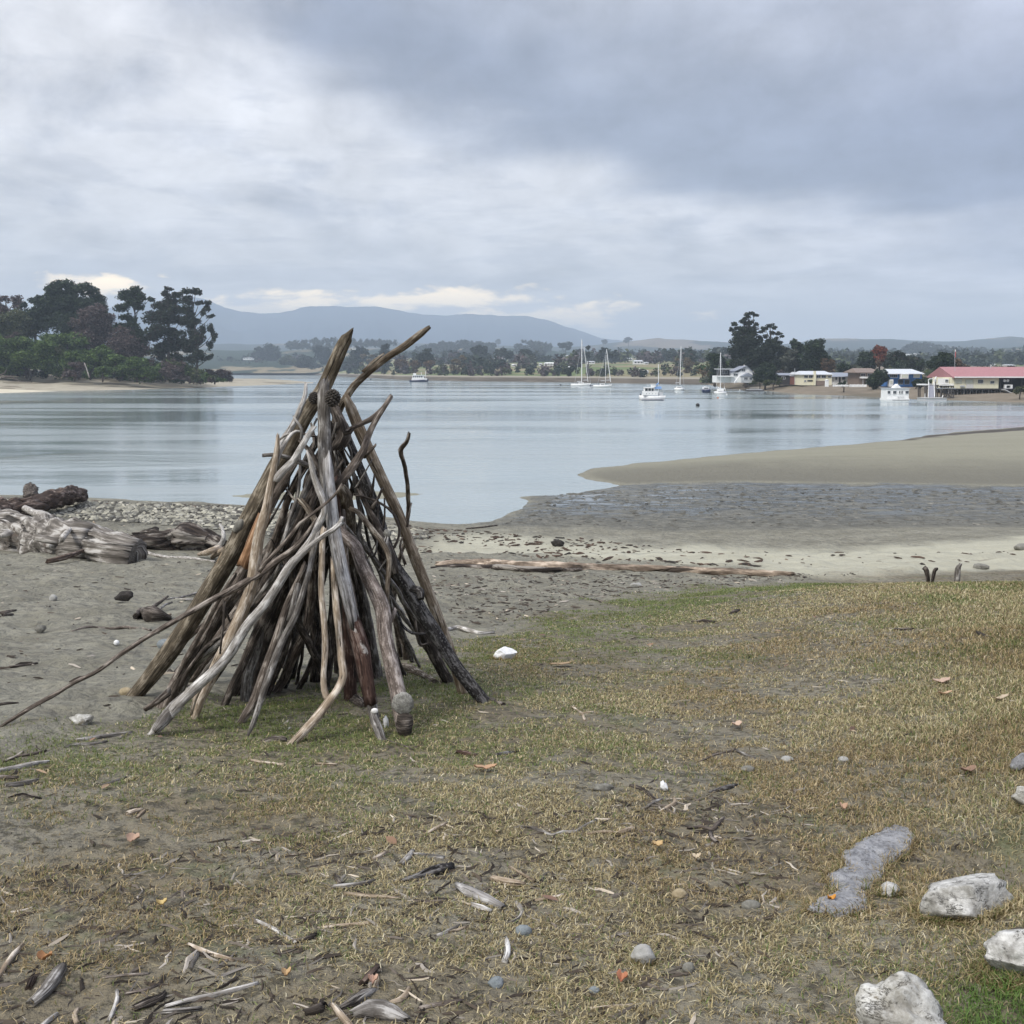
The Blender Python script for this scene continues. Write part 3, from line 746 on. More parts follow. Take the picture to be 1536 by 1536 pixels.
    pole("dark thorny branch running down beside the tan pole from the apex", "dark", [(507, 650, 2), (512, 672, 2.6), (520, 694, 3), (533, 716, 3.4), (545, 740, 4), (556, 775, 4.5), (566, 810, 5), (578, 860, 5), (588, 905, 4), (596, 950, 4), (600, 985, 4)], 6.85,
         branches=[([(562, 712, 1.2), (560, 728, 2.2), (556, 744, 3)], 6.9, 6.9), ([(573, 732, 1.5), (568, 745, 2), (558, 762, 3)], 6.9, 6.9)])
    pole("second dark branch beside the tan pole ending in small twigs", "dark", [(538, 735, 3), (548, 755, 4), (562, 780, 5), (577, 812, 6), (588, 836, 6), (594, 860, 5)], 6.95, 6.8,
         branches=[([(577, 748, 1.2), (577, 775, 1.5), (573, 800, 2.5)], 6.95, 6.9), ([(568, 752, 1.2), (567, 778, 1.5), (568, 795, 2)], 6.95, 6.9)])
    pole("thin dark stick arching round behind the right of the tepee", "dark", [(533, 742, 1.8), (559, 749, 2), (582, 762, 2), (596, 780, 2), (599, 802, 2), (592, 820, 2.2), (586, 826, 2)], 6.9, 6.9, name="arched_twig", cat="twig")
    pole("curved brown branch hanging over the pinkish grey pole", "brown", [(530, 765, 3.5), (537, 769, 4), (550, 784, 4), (568, 806, 4.5), (582, 832, 4.5), (584, 850, 4), (583, 868, 4), (580, 905, 4), (577, 925, 3)], 6.7, 6.55)
    pole("short dark spike pointing up inside the tepee right of the silver section", "dark", [(504, 668, 1.5), (505, 690, 3), (503, 715, 4), (500, 750, 4)], 6.9, 6.8)
    pole("second dark spike beside the forked stick pointing up to the right", "dark", [(514, 690, 1.2), (508, 702, 2.6), (500, 722, 3.4), (492, 750, 4)], 6.8, 6.75)
    # left side, pale ones in front
    pole("orange topped dark log next to the thickest log on the left", "midb", [(440, 700, 6), (410, 752, 7), (386, 800, 8), (368, 848, 9), (350, 880, 10), (325, 920, 10), (294, 975, 10), (268, 1018, 10), (254, 1050, 10), (248, 1062, 9)], 6.75, None, ns=16,
         branches=[([(250, 1040, 6), (235, 1052, 5), (218, 1062, 4)], 6.5, 6.55, "root"), ], bark=([(386, 800, 8.6), (376, 825, 9.6), (366, 848, 9.9)], 6.62, 6.58, "orange"))
    pole("slim rough pole against the underside of the thickest log", "midb", [(350, 865, 3.5), (319, 915, 4.2), (303, 945, 4.2), (287, 975, 4.5), (262, 1022, 5), (238, 1060, 5)], 6.6)
    pole("grey twisted pole with dark knots low on the left", "grey", [(420, 850, 4), (385, 900, 5), (359, 945, 5.5), (330, 965, 6), (302, 985, 7), (284, 1008, 6), (268, 1045, 5)], 6.5)
    pole("dark crooked branch with forked twigs crossing low left", "dark", [(400, 890, 3), (360, 930, 3), (345, 945, 3.5), (318, 965, 4), (298, 985, 4), (278, 1015, 4), (256, 1058, 4)], 6.4,
         branches=[([(335, 902, 2), (338, 915, 2.2), (345, 932, 1.6), (341, 925, 1)], 6.3, 6.35), ([(336, 905, 2), (335, 935, 2), (330, 980, 1.6)], 6.3, 6.3)])
    pole("long thin brown branch sprawling far out to the left onto the sand", "midb", [(475, 782, 3), (457, 807, 3.6), (442, 824, 4.6), (413, 844, 5), (386, 862, 5), (362, 878, 5.6), (340, 891, 5.2), (315, 903, 4.6), (285, 918, 4.2), (240, 944, 4), (200, 970, 3.5), (150, 1003, 3.6), (100, 1032, 3.2), (55, 1056, 3.6), (25, 1075, 3), (5, 1089, 2.6)], 6.5, None, wander=.4, knob=.22)
    pole("thin straight brown stick crossing the middle from upper right", "midb", [(512, 727, 1.8), (500, 745, 2), (468, 772, 2.4), (450, 785, 2.6), (438, 800, 2.8), (416, 826, 3), (400, 842, 3), (389, 856, 3.4)], 6.25, 6.3)
    pole("bleached white stick standing left of the apex, its top tipping right", "white", [(458, 577, 2.4), (457, 592, 3.6), (449, 615, 4.4), (440, 636, 4.6), (428, 655, 5), (420, 668, 5), (412, 690, 4)], 6.75, 6.6)
    pole("short pale stick rising behind the thickest log below the white one", "white", [(470, 642, 3), (462, 654, 4), (450, 675, 4.5), (440, 692, 5), (426, 705, 5.6), (417, 716, 6), (414, 722, 4)], 6.45, 6.4)
    pole("thin white split branch looping over the thickest log", "white", [(452, 648, 1.2), (444, 647, 2), (434, 655, 2.6), (424, 672, 3), (418, 685, 3), (416, 698, 2)], 6.6, 6.5, branches=[([(444, 647, 1.2), (430, 652, 1.4), (418, 660, 1.8)], 6.6, 6.6)])
    pole("cream curved pole down the left front with a split foot", "cream", [(416, 658, 2.5), (415, 675, 4.6), (411, 700, 5), (407, 722, 5.6), (400, 762, 7), (390, 800, 8.4), (384, 832, 8.8), (378, 870, 9), (369, 900, 9.2), (357, 932, 9.4), (343, 962, 10), (331, 987, 9.6), (315, 1020, 9), (302, 1048, 7.6), (292, 1078, 6)], 6.5, None, jag=(1.5, .8), knob=.08, wander=.15, ns=16,
         branches=[([(302, 1030, 3), (292, 1050, 3.4), (287, 1072, 2)], 6.28, 6.3, "splinter")])
    pole("bleached pole snaking from the apex down over the centre", "white", [(461, 680, 2), (466, 694, 4), (470, 713, 4.6), (478, 735, 5.6), (485, 752, 5.6), (487, 768, 5), (480, 784, 5.4), (473, 800, 5.8), (464, 815, 5.8), (452, 830, 5.6), (444, 840, 4.5)], 6.4, 6.3, knob=.12)
    pole("long silvery white curved pole crossing the front to the lower left", "white", [(512, 783, 4), (500, 794, 4), (486, 803, 3.8), (470, 815, 4), (457, 827, 4.8), (440, 843, 6.6), (427, 862, 6.8), (412, 886, 7), (395, 911, 7.2), (373, 936, 7.4), (356, 963, 7.8), (340, 988, 8), (312, 1016, 7.8), (280, 1044, 8.2), (256, 1068, 9), (236, 1092, 8), (226, 1101, 4)], 6.2, None, jag=(.2, 1.0), knob=.09, wander=.12, ns=16,
         branches=[([(509, 783, 3), (512, 779, 3.2), (513, 776, 3)], 6.2, 6.2)], bark=([(287, 1036, 5), (262, 1061, 9.6), (244, 1082, 9.4), (232, 1096, 5)], 6.12, 5.95, "grey"))
    pole("long thin grey stick slanting to a reddish tip on the grass in front", "grey", [(478, 800, 3), (471, 826, 3.8), (462, 866, 4.4), (450, 902, 5), (437, 935, 5.4), (420, 972, 5.4), (403, 1018, 5), (390, 1056, 4.6), (377, 1090, 3.6), (371, 1104, 2)], 6.25, None, wander=.3, branches=[([(447, 880, 4), (440, 905, 4.4), (433, 930, 4)], 6.35, 6.3)])
    pole("dark brown pole with its foot left of the reddish tipped stick", "midb", [(455, 850, 4), (425, 925, 5.5), (405, 985, 6.5), (384, 1045, 7.5), (370, 1070, 7), (360, 1085, 5)], 6.5)
    pole("spotted tan forked branch standing upside down at the front centre", "cream", [(500, 840, 4), (502, 880, 5.2), (505, 920, 5.4), (509, 960, 5.4), (513, 990, 5.6), (516, 1014, 6), (508, 1034, 6), (496, 1050, 6.4), (478, 1072, 7), (458, 1094, 7.4), (438, 1116, 6)], 6.4, None, name="forked_branch", cat="forked branch", knob=.1,
         branches=[([(486, 795, 4), (483, 820, 4.4), (482, 860, 4.4), (483, 900, 4.6), (486, 940, 4.6), (487, 975, 4.6), (485, 1010, 4.4), (486, 1035, 5), (492, 1052, 5)], 6.2, 6.0, "branch", "cream")])
    pole("short horizontal stick poking out left of the thickest log, with a cut pale end", "grey", [(395, 684, 3), (408, 683, 3.2), (424, 685, 3.4), (440, 690, 4), (455, 696, 4.4), (467, 701, 4.6)], 6.5, 6.7, jag=(.1, .2))
    pole("dark stick under the pale stick slanting down right to the front pole", "dark", [(450, 661, 2), (455, 666, 3.4), (466, 678, 3.6), (474, 692, 3.6), (481, 712, 3.4), (484, 724, 3)], 6.55, 6.6)
    pole("small black twig standing in the gap left of the front pole", "dark", [(467, 636, 1.4), (470, 650, 2.8), (472, 664, 3), (468, 676, 3)], 6.9, 6.9, name="black_twig", cat="twig", branches=[([(473, 654, 1.6), (462, 653, 1.8), (455, 650, 1.6)], 6.7, 6.7)])
    pole("twisted stringy twig hanging over the thickest log", "grey", [(442, 625, 1.6), (447, 634, 2), (451, 642, 2.4), (452, 655, 2.4), (450, 662, 2.2)], 6.6, 6.6, name="stringy_twig", cat="twig", wander=.8, knob=.4, ns=8)
    pole("dark teardrop shaped wood lump seen through the gap below the pale stick", "dark", [(468, 700, 3), (465, 712, 7), (462, 730, 9), (468, 748, 8), (478, 765, 6)], 6.95, 6.9, name="wood_lump", cat="wood lump", ns=12)
    pole("thin curved twig in the gap between the stump end and the cream pole", "midb", [(430, 735, 1.6), (440, 748, 1.8), (452, 758, 1.6)], 6.8, 6.75, name="curved_twig", cat="twig")
    pole("grey root like branch lying on the sand inside the tepee's front", "grey", [(396, 1050, 3), (406, 1060, 3.4), (411, 1070, 3.4), (408, 1078, 3), (420, 1086, 3.2), (436, 1095, 4)], None, None, name="root_branch", cat="root", wander=.4)
    pole("short grey peg with a white shell on its top, in front of the barked pole", "grey", [(560, 1069, 5), (563, 1085, 7.5), (569, 1100, 7.5), (573, 1111, 6)], 6.02, None, name="wood_peg", cat="wood peg", jag=(.1, .1))
    pole("short broken limb lying behind the tepee's right foot, pale with peeling end", "brown", [(598, 1000, 5), (612, 1002, 6.5), (630, 1012, 6.5), (652, 1024, 5)], None, None, name="fallen_limb", cat="limb", branches=[([(612, 1008, 1.5), (624, 1008, 1.6)], 7.3, 7.3)])
    pole("small dark stick lying under the end of the charcoal pole", "dark", [(728, 1046, 3), (742, 1052, 4), (754, 1057, 4.6)], None, None, name="small_stick", cat="stick")
    pole("black knobbly burl on the ground behind the shell peg", "dark", [(530, 1050, 7), (538, 1056, 10), (546, 1062, 7)], None, None, name="wood_burl", cat="burl", knob=.4, ns=14)
    pole("dark soft log piece at the lower tip of the spotted fork", "dark", [(398, 1113, 4), (412, 1110, 6), (428, 1112, 5)], None, None, name="log_piece", cat="log piece", knob=.4, flat=.7)
    pole("white stone topped branch knob sticking up right of the centre poles", "grey", [(580, 806, 3), (578, 818, 5), (583, 832, 5)], 6.7, 6.65, name="branch_knob", cat="branch knob")
build_tepee()
def build_tangle():
    rg = np.random.default_rng(77)
    n = 0
    for k in range(34):
        side = rg.random() * 2 - 1
        top = (495 + side * 18 + rg.normal() * 10, 625 + rg.random() * 190)
        foot = (460 + side * 205 + rg.normal() * 22, 1040 - 38 * rg.random() - 22 * abs(side))
        if rg.random() < .35:                                           # cut short, hanging in the tangle
            q = .35 + .4 * rg.random(); foot = (top[0] + (foot[0] - top[0]) * q, top[1] + (foot[1] - top[1]) * q); bot = 6.6 + .6 * rg.random()
        else: bot = None
        m = 3 + int(rg.random() * 2)
        pts = []
        r = 1.6 + 2.0 * rg.random()
        for i in range(m + 2):
            t = i / (m + 1); pts.append((top[0] + (foot[0] - top[0]) * t + rg.normal() * 5 * (0 < t < 1), top[1] + (foot[1] - top[1]) * t, r * (.7 + .7 * t)))
        mt = ['dark', 'midb', 'dark', 'grey', 'midb', 'char'][int(rg.integers(6))]
        br = []
        if rg.random() < .5:
            i = 1 + int(rg.random() * (m - 1)); x, y, _ = pts[i]; sg_ = -1 if rg.random() < .5 else 1
            br = [([(x + sg_ * 22 * rg.random() + 6 * sg_, y - 18 - 30 * rg.random(), .9), (x + 5 * sg_, y - 8, 1.5), (x, y, 2)], 6.85, 6.85)]
        pole("thin stick among many tangled between the thicker poles of the tepee", mt, pts, 6.75 + .3 * rg.random(), bot, branches=br, wander=.5, knob=.2, ns=8,
             cat="thin stick", name="thin_stick", group="thin sticks tangled inside the tepee")
build_tangle()

# ------------------------------------------------------------------ stones
def stone_mat(name, a, b_, c, sc=8, crack=0.0, lich=None):
    m, T, b = new_mat(name)
    co = T.n('ShaderNodeTexCoord').outputs['Object']
    n1 = T.noise(co, sc, 6, .65, .5); n2 = T.noise(co, sc * 5, 5, .7)
    col = T.mix(T.mr(T.m('ADD', T.m('MULTIPLY', n1, .6), T.m('MULTIPLY', n2, .4)), .38, .62), a, b_)
    if crack:
        cr = T.noise(T.scale(co, (1, 1.5, 3.2)), sc * 1.1, 8, .72, .5)
        k = T.m('ABSOLUTE', T.m('SUBTRACT', cr, .5))
        brk = T.mr(T.noise(co, sc * 2.2, 4, .6), .46, .60)
        col = T.mix(T.m('MULTIPLY', T.mr(k, .030, .006, 0.0, crack), brk), col, c)
        col = T.mix(T.m('MULTIPLY', T.mr(T.noise(T.scale(co, (1, 1, 2.4)), sc * 3, 7, .8), .58, .66), crack * .8), col, c)
    if lich: col = T.mix(T.mr(T.noise(co, sc * .6, 5, .7), .56, .63, 0, .8), col, lich)
    T.put(b.inputs['Base Color'], col); b.inputs['Roughness'].default_value = .88
    bp = T.n('ShaderNodeBump'); bp.inputs['Strength'].default_value = .7; bp.inputs['Distance'].default_value = .012
    T.put(bp.inputs['Height'], T.m('ADD', n1, T.m('MULTIPLY', n2, .6))); T.put(b.inputs['Normal'], bp.outputs[0])
    return m
SM = dict(
    white=stone_mat("white_marble_rock", (.27, .26, .235), (.60, .59, .555), (.045, .042, .038), 9, 1.0),
    wgrey=stone_mat("mossy_marble_rock", (.24, .225, .19), (.54, .53, .49), (.05, .045, .035), 9, 1.0, (.17, .14, .09)),
    slab=stone_mat("grey_slab_rock", (.165, .165, .170), (.30, .30, .305), (.055, .055, .055), 16, .9),
    smooth=stone_mat("smooth_grey_cobble", (.27, .265, .245), (.36, .35, .325), (.2, .2, .2), 10),
    blue=stone_mat("blue_grey_stone", (.14, .16, .165), (.22, .24, .245), (.5, .5, .5), 14, .3),
    tan=stone_mat("tan_stone", (.25, .20, .12), (.38, .31, .20), (.2, .15, .1), 10),
    drab=stone_mat("drab_stone", (.13, .125, .105), (.23, .22, .19), (.08, .07, .06), 14, .3),
    speck=stone_mat("speckled_round_stone", (.13, .125, .108), (.33, .32, .285), (.1, .1, .1), 28),
    quartz=stone_mat("white_quartz", (.62, .62, .60), (.80, .80, .79), (.4, .4, .38), 9, .5),
    black=stone_mat("black_wood_chunk", (.022, .019, .017), (.055, .048, .042), (.01, .01, .01), 9, .4),
    shell=stone_mat("white_shell", (.70, .68, .64), (.80, .78, .75), (.5, .5, .5), 10),
    cone=stone_mat("pine_cone", (.040, .034, .028), (.105, .092, .078), (.02, .02, .02), 30),
)
import bmesh
def ico(sub):
    bm = bmesh.new(); bmesh.ops.create_icosphere(bm, subdivisions=sub, radius=1)
    V = np.array([v.co[:] for v in bm.verts]); F = np.array([[v.index for v in f.verts] for f in bm.faces]); bm.free()
    return V, F
ICO = {k: ico(k) for k in (1, 2, 3, 4, 5)}
def stone(label, cat, name, mat, px, py, w, h, deep=None, sink=.35, sub=3, seed=1, rough=.18, facet=0.0, tilt=0.0, yaw=0.0, Y=None, group=None, z=None, parent=None):
    """px,py: middle of its foot line; w,h size in pixels"""
    p = hit(px, py) if Y is None else at(px, py, Y)
    if z is not None: p[2] = z
    s = p[1] / FPX
    V, F = ICO[sub]
    V = V.copy()
    n = np.zeros(len(V))
    for k, (f, a) in enumerate(((1.6, 1), (3.5, .5), (8, .26), (19, .12))):
        n += a * (vn(V[:, 0] * f + seed * 7.3 + V[:, 2] * 1.7, V[:, 1] * f + V[:, 2] * f * .8 + seed, seed + k) - .5)
    V *= (1 + rough * 2 * n)[:, None]
    if facet:
        rg = np.random.default_rng(seed)
        for _ in range(9):
            d = rg.normal(size=3); d /= np.linalg.norm(d); lim = 1 - facet * rg.random()
            t = V @ d; V -= np.where(t > lim, t - lim, 0)[:, None] * d * .92
    hh = h * s / (1 - sink) / 2 / .95
    V = V * np.array([w * s / 2, (deep if deep else w * .8) * s / 2, hh])
    c, sn = math.cos(tilt), math.sin(tilt); V[:, 0], V[:, 2] = V[:, 0] * c - V[:, 2] * sn, V[:, 0] * sn + V[:, 2] * c
    c, sn = math.cos(yaw), math.sin(yaw); V[:, 0], V[:, 1] = V[:, 0] * c - V[:, 1] * sn, V[:, 0] * sn + V[:, 1] * c
    V[:, 2] += hh * (1 - 2 * sink)
    me = mesh_np(name, V, F, SM[mat] if mat in SM else WM[mat])
    if mat in WM:
        u = me.uv_layers.new(name='grain'); li = np.empty(len(me.loops), np.int32); me.loops.foreach_get('vertex_index', li)
        u.data.foreach_set('uv', V[li][:, [2, 0]].astype(np.float32).ravel())
    o = link(name, me); o.location = p
    tag(o, label, cat, group)
    return o
SLAB_EDGE = []
def flat_rock(label, outl):
    poly = [tuple(hit(*p)[:2]) for p in outl]; p = np.array(poly); SLAB_EDGE.extend(poly); c = p.mean(0)
    lo, hi = p.min(0) - .03, p.max(0) + .03; n = 150
    X, Y = np.meshgrid(np.linspace(lo[0], hi[0], n), np.linspace(lo[1], hi[1], n)); x, y = X.ravel(), Y.ravel()
    sd = sdist(x, y, poly) + .006 + .016 * (fbm(x * 22, y * 22, 7, 3) - .5)
    f1 = fbm(x * 5, y * 9, 17, 4); st = np.floor(f1 * 11 + .8 * fbm(x * 16, y * 16, 23, 3)) / 11 * .8 + f1 * .2
    z = zg(x, y) + np.interp(sd, [-.012, -.003, .003, .012, .2], [-.05, -.006, .014, .018, .020]) + .045 * (st - .5) * sst(0, .05, sd) + .016 * (fbm(x * 34, y * 34, 19, 4) - .5)
    og = np.array((c[0], c[1], float(zg(*c))))
    o = link("rock_slab", mesh_np("rock_slab", np.stack([x, y, z], 1) - og, grid_faces(n, n), SM['slab'])); o.location = og
    tag(o, label, "rock slab")
def build_stones():
    S = stone
    S("large white veined boulder half sunk in grass at the right", "boulder", "marble_boulder", "white", 1450, 1366, 142, 72, 105, .40, 5, 3, .17, .55, .12)
    S("white cracked boulder under the mossy hollow at the right edge", "boulder", "marble_boulder", "white", 1548, 1446, 160, 52, 100, .42, 5, 8, .15, .6, .1)
    S("white and brown cracked boulder at the bottom edge beside green grass", "boulder", "marble_boulder", "wgrey", 1346, 1572, 165, 112, 120, .36, 5, 5, .19, .6, .3)
    flat_rock("long flat grey slab of rock flush with the grass", [(1344, 1242), (1362, 1248), (1374, 1260), (1357, 1282), (1329, 1298), (1325, 1312), (1314, 1325), (1294, 1343), (1300, 1366), (1262, 1377), (1240, 1372), (1210, 1368), (1232, 1352), (1256, 1344), (1246, 1330), (1240, 1316), (1268, 1304), (1262, 1286), (1298, 1262), (1322, 1250)])
    S("small rounded white stone between the slab and the large boulder", "stone", "white_stone", "white", 1335, 1342, 32, 17, 30, .3, 3, 4)
    S("grey rock cut by the right edge of the picture, upper one", "rock", "edge_rock", "slab", 1540, 1156, 44, 34, 50, .3, 4, 6, .12, .8)
    S("tan and grey rock at the right edge below the upper grey one", "rock", "edge_rock", "wgrey", 1540, 1214, 50, 34, 50, .3, 4, 7, .12, .8)
    S("smooth pale grey cobble standing out alone in the foreground grass", "cobble", "smooth_cobble", "smooth", 963, 1446, 40, 30, 30, .22, 4, 62, .10, .42, .45)
    S("flat olive grey pebble left of the slab", "pebble", "flat_pebble", "drab", 1126, 1361, 31, 11, 20, .3, 3, 21, .08)
    S("yellowish pebble above the cobble", "pebble", "yellow_pebble", "tan", 1019, 1344, 24, 11, 18, .3, 3, 22, .1)
    S("blue grey flat stone with a white vein near the bottom centre", "stone", "veined_stone", "blue", 744, 1478, 26, 14, 24, .3, 3, 23, .1, .3)
    S("small blue stone with white stripes below the S shaped stick", "stone", "striped_stone", "blue", 785, 1402, 28, 15, 22, .3, 3, 24, .1, .2)
    S("rough brown stone right of the cobble", "stone", "rough_stone", "drab", 1033, 1456, 24, 16, 20, .3, 3, 25, .2, .5)
    S("grey green pebble at the bottom centre", "pebble", "grey_pebble", "blue", 891, 1488, 18, 8, 16, .3, 3, 26, .1)
    S("pale flat pebble in the grass above the slab", "pebble", "pale_pebble", "smooth", 1265, 1141, 17, 6, 14, .3, 3, 27, .1)
    S("second pale flat pebble left of that above the slab", "pebble", "pale_pebble", "smooth", 1181, 1141, 20, 7, 14, .3, 3, 28, .1)
    S("dull green stone right of the branches in mid grass", "stone", "green_stone", "drab", 1122, 1156, 22, 8, 16, .3, 3, 29, .1)
    S("lumpy white quartz rock at the edge of grass and sand", "rock", "quartz_rock", "quartz", 757, 988, 38, 19, 26, .22, 4, 31, .26, .45)
    S("low pale rock on the sand left of the tepee", "rock", "pale_rock", "wgrey", 123, 1084, 40, 13, 24, .25, 4, 32, .2, .4)
    S("rounded yellow stone at the foot of the thickest log", "stone", "yellow_stone", "tan", 189, 1042, 22, 11, 16, .2, 3, 33, .08)
    S("blue grey stone behind the thickest log's middle", "stone", "blue_stone", "blue", 248, 972, 26, 14, 18, .25, 3, 34, .1)
    S("tan rock standing on the sand at the left", "rock", "tan_rock", "drab", 61, 949, 16, 13, 12, .2, 3, 35, .2, .4)
    S("pair of pale pebbles touching on the sand near the left", "pebble", "sand_pebble", "smooth", 80, 901, 12, 9, 10, .2, 3, 36, .15)
    S("black pointed wood chunk on the sand", "wood chunk", "black_wood_chunk", "black", 187, 904, 28, 16, 16, .15, 3, 37, .25, .6, .3)
    S("white bright pebble by the long brown branch", "pebble", "white_pebble", "quartz", 175, 967, 9, 7, 8, .2, 2, 38, .1)
    S("round pale lichen covered stone disc in front of the stump foot", "stone", "round_stone", "speck", 604, 1071, 33, 33, 12, .03, 4, 41, .09, 0, 0, 0, Y=5.98)
    S("dark wood stub carrying the round stone disc", "wood stub", "wood_stub", "dark", 607, 1103, 26, 40, 20, .12, 3, 42, .18, .3)
    S("white shell lying on the grey peg", "shell", "shell", "shell", 562, 1070, 11, 8, 6, .05, 3, 43, .05, Y=5.99)
    S("small white knuckle shaped stone beside the peg", "stone", "white_stone", "quartz", 579, 1092, 9, 17, 9, .1, 3, 44, .3)
    S("grey brown pebble stuck on the branch knob inside the tepee", "stone", "round_stone", "speck", 581, 806, 12, 12, 9, .05, 3, 45, .05, Y=6.7)
    S("grey pebble lodged on the thickest log's left side", "stone", "lodged_stone", "drab", 358, 800, 14, 22, 12, .05, 3, 46, .1, tilt=-.6, Y=6.95)
    S("black seaweed lump on the pale sand near the water", "seaweed clump", "seaweed_clump", "black", 836, 819, 19, 10, 14, .2, 3, 47, .35, .3)
    S("dark rock on the pale sand at the right edge", "rock", "dark_rock", "drab", 1532, 823, 26, 8, 18, .3, 3, 48, .2, .3)
    S("brown rock lying behind the grass crest", "rock", "brown_rock", "drab", 1471, 853, 26, 8, 16, .2, 3, 49, .15, .3)
    S("white crumpled shell in the mid grass", "shell", "crumpled_shell", "quartz", 996, 1187, 14, 15, 12, .1, 3, 50, .35, .4)
    S("pale stone chip on the dark debris before the long log", "stone", "stone_chip", "smooth", 955, 881, 18, 7, 12, .2, 3, 51, .3, .4)
    S("brown clod in the grass left of the mid grass twigs", "clod", "soil_clod", "drab", 903, 1185, 32, 10, 16, .2, 3, 52, .2)
build_stones()

def build_cones():
    def cone(label, px, py, Y, r):
        s = Y / FPX * r
        V, F = [], []
        A = Acc()
        n = 70
        c = at(px, py, Y)
        Vi, Fi = ICO[1]
        for k in range(n):
            t = (k + .5) / n; ph = k * 2.39996
            zz = 1 - 2 * t; rr = math.sqrt(1 - zz * zz)
            d = np.array([rr * math.cos(ph), rr * math.sin(ph), zz])
            Vs = Vi * np.array([.22, .22, .12]) * s
            side = np.cross(d, [0, 0, 1.]); side /= np.linalg.norm(side) + 1e-9; upv = np.cross(side, d)
            Vs = Vs[:, :1] * side + Vs[:, 1:2] * d * 1.3 + Vs[:, 2:] * upv + d * s * np.array([.85, .85, .95])
            A.add(Vs + c, None, Vs[:, :2], Fi)
        Vc = Vi * s * .8 + c; A.add(Vc, None, Vc[:, :2], Fi)
        o = A.obj("pine_cone", SM['cone']); tag(o, label, "pine cone")
    cone("large open pine cone right of the front pole's top", 499, 597, 6.5, 12)
    cone("smaller pine cone wedged left of the front pole's top", 471, 597, 6.6, 8.5)
build_cones()

# ------------------------------------------------------------------ logs and loose sticks on the beach
def lying(label, mat, pts, name="driftwood_stick", cat="stick", branches=(), knob=.15, wander=.3, flat=1.0, jag=(.6, .6), group=None, ns=9, lift=.5, groove=.1, bark=None, shag=0.0):
    """a piece lying on the ground: every point is put on the ground under it"""
    SEED[0] += 5
    P = []; R = []
    for x, y, r in pts:
        p = hit(x, y + r * .6); rr = r * p[1] / FPX; P.append(p + [0, 0, rr * lift * flat]); R.append(rr)
    A = Acc().tube(np.array(P), np.array(R), ns, SEED[0], knob, wander, step=max(.02, min(.25, R[0] * (.25 if shag else 1.2))), jag=jag, flat=1, groove=groove, shag=shag)
    o = A.obj(name, WM[mat]); tag(o, label, cat, group)
    for k, (bp, m2, nm) in enumerate(branches):
        P = []; R = []
        for q in bp:
            x, y, r = q[:3]; h = q[3] if len(q) > 3 else 0
            p = hit(x, y + r * .6 + h); rr = r * p[1] / FPX; P.append(p + [0, 0, rr * .5 + h * p[1] / FPX]); R.append(rr)
        Acc().tube(np.array(P), np.array(R), 8, SEED[0] + k, .15, .3, step=.05).obj(nm, WM[m2 or mat], o, o['_og'])
    return o
WM['biglog'] = wood_mat("pale_stripped_log", (.085, .074, .062), (.265, .240, .210), (.46, .44, .405), (.13, .10, .08), .62, .5, 0, .16)
WM['rotten'] = wood_mat("rotten_dark_log", (.020, .016, .014), (.072, .056, .045), (.26, .235, .205), (.33, .30, .26), .60, .5, 0, .22)
WM['redrot'] = wood_mat("red_brown_rotten_wood", (.045, .031, .024), (.125, .088, .068), (.26, .21, .175), (.07, .05, .04), .55, .6, 0, .3)
WM['plank'] = wood_mat("sun_bleached_plank_wood", (.10, .075, .055), (.36, .285, .215), (.52, .43, .34), (.10, .08, .065), .58, .35, 0, .18)
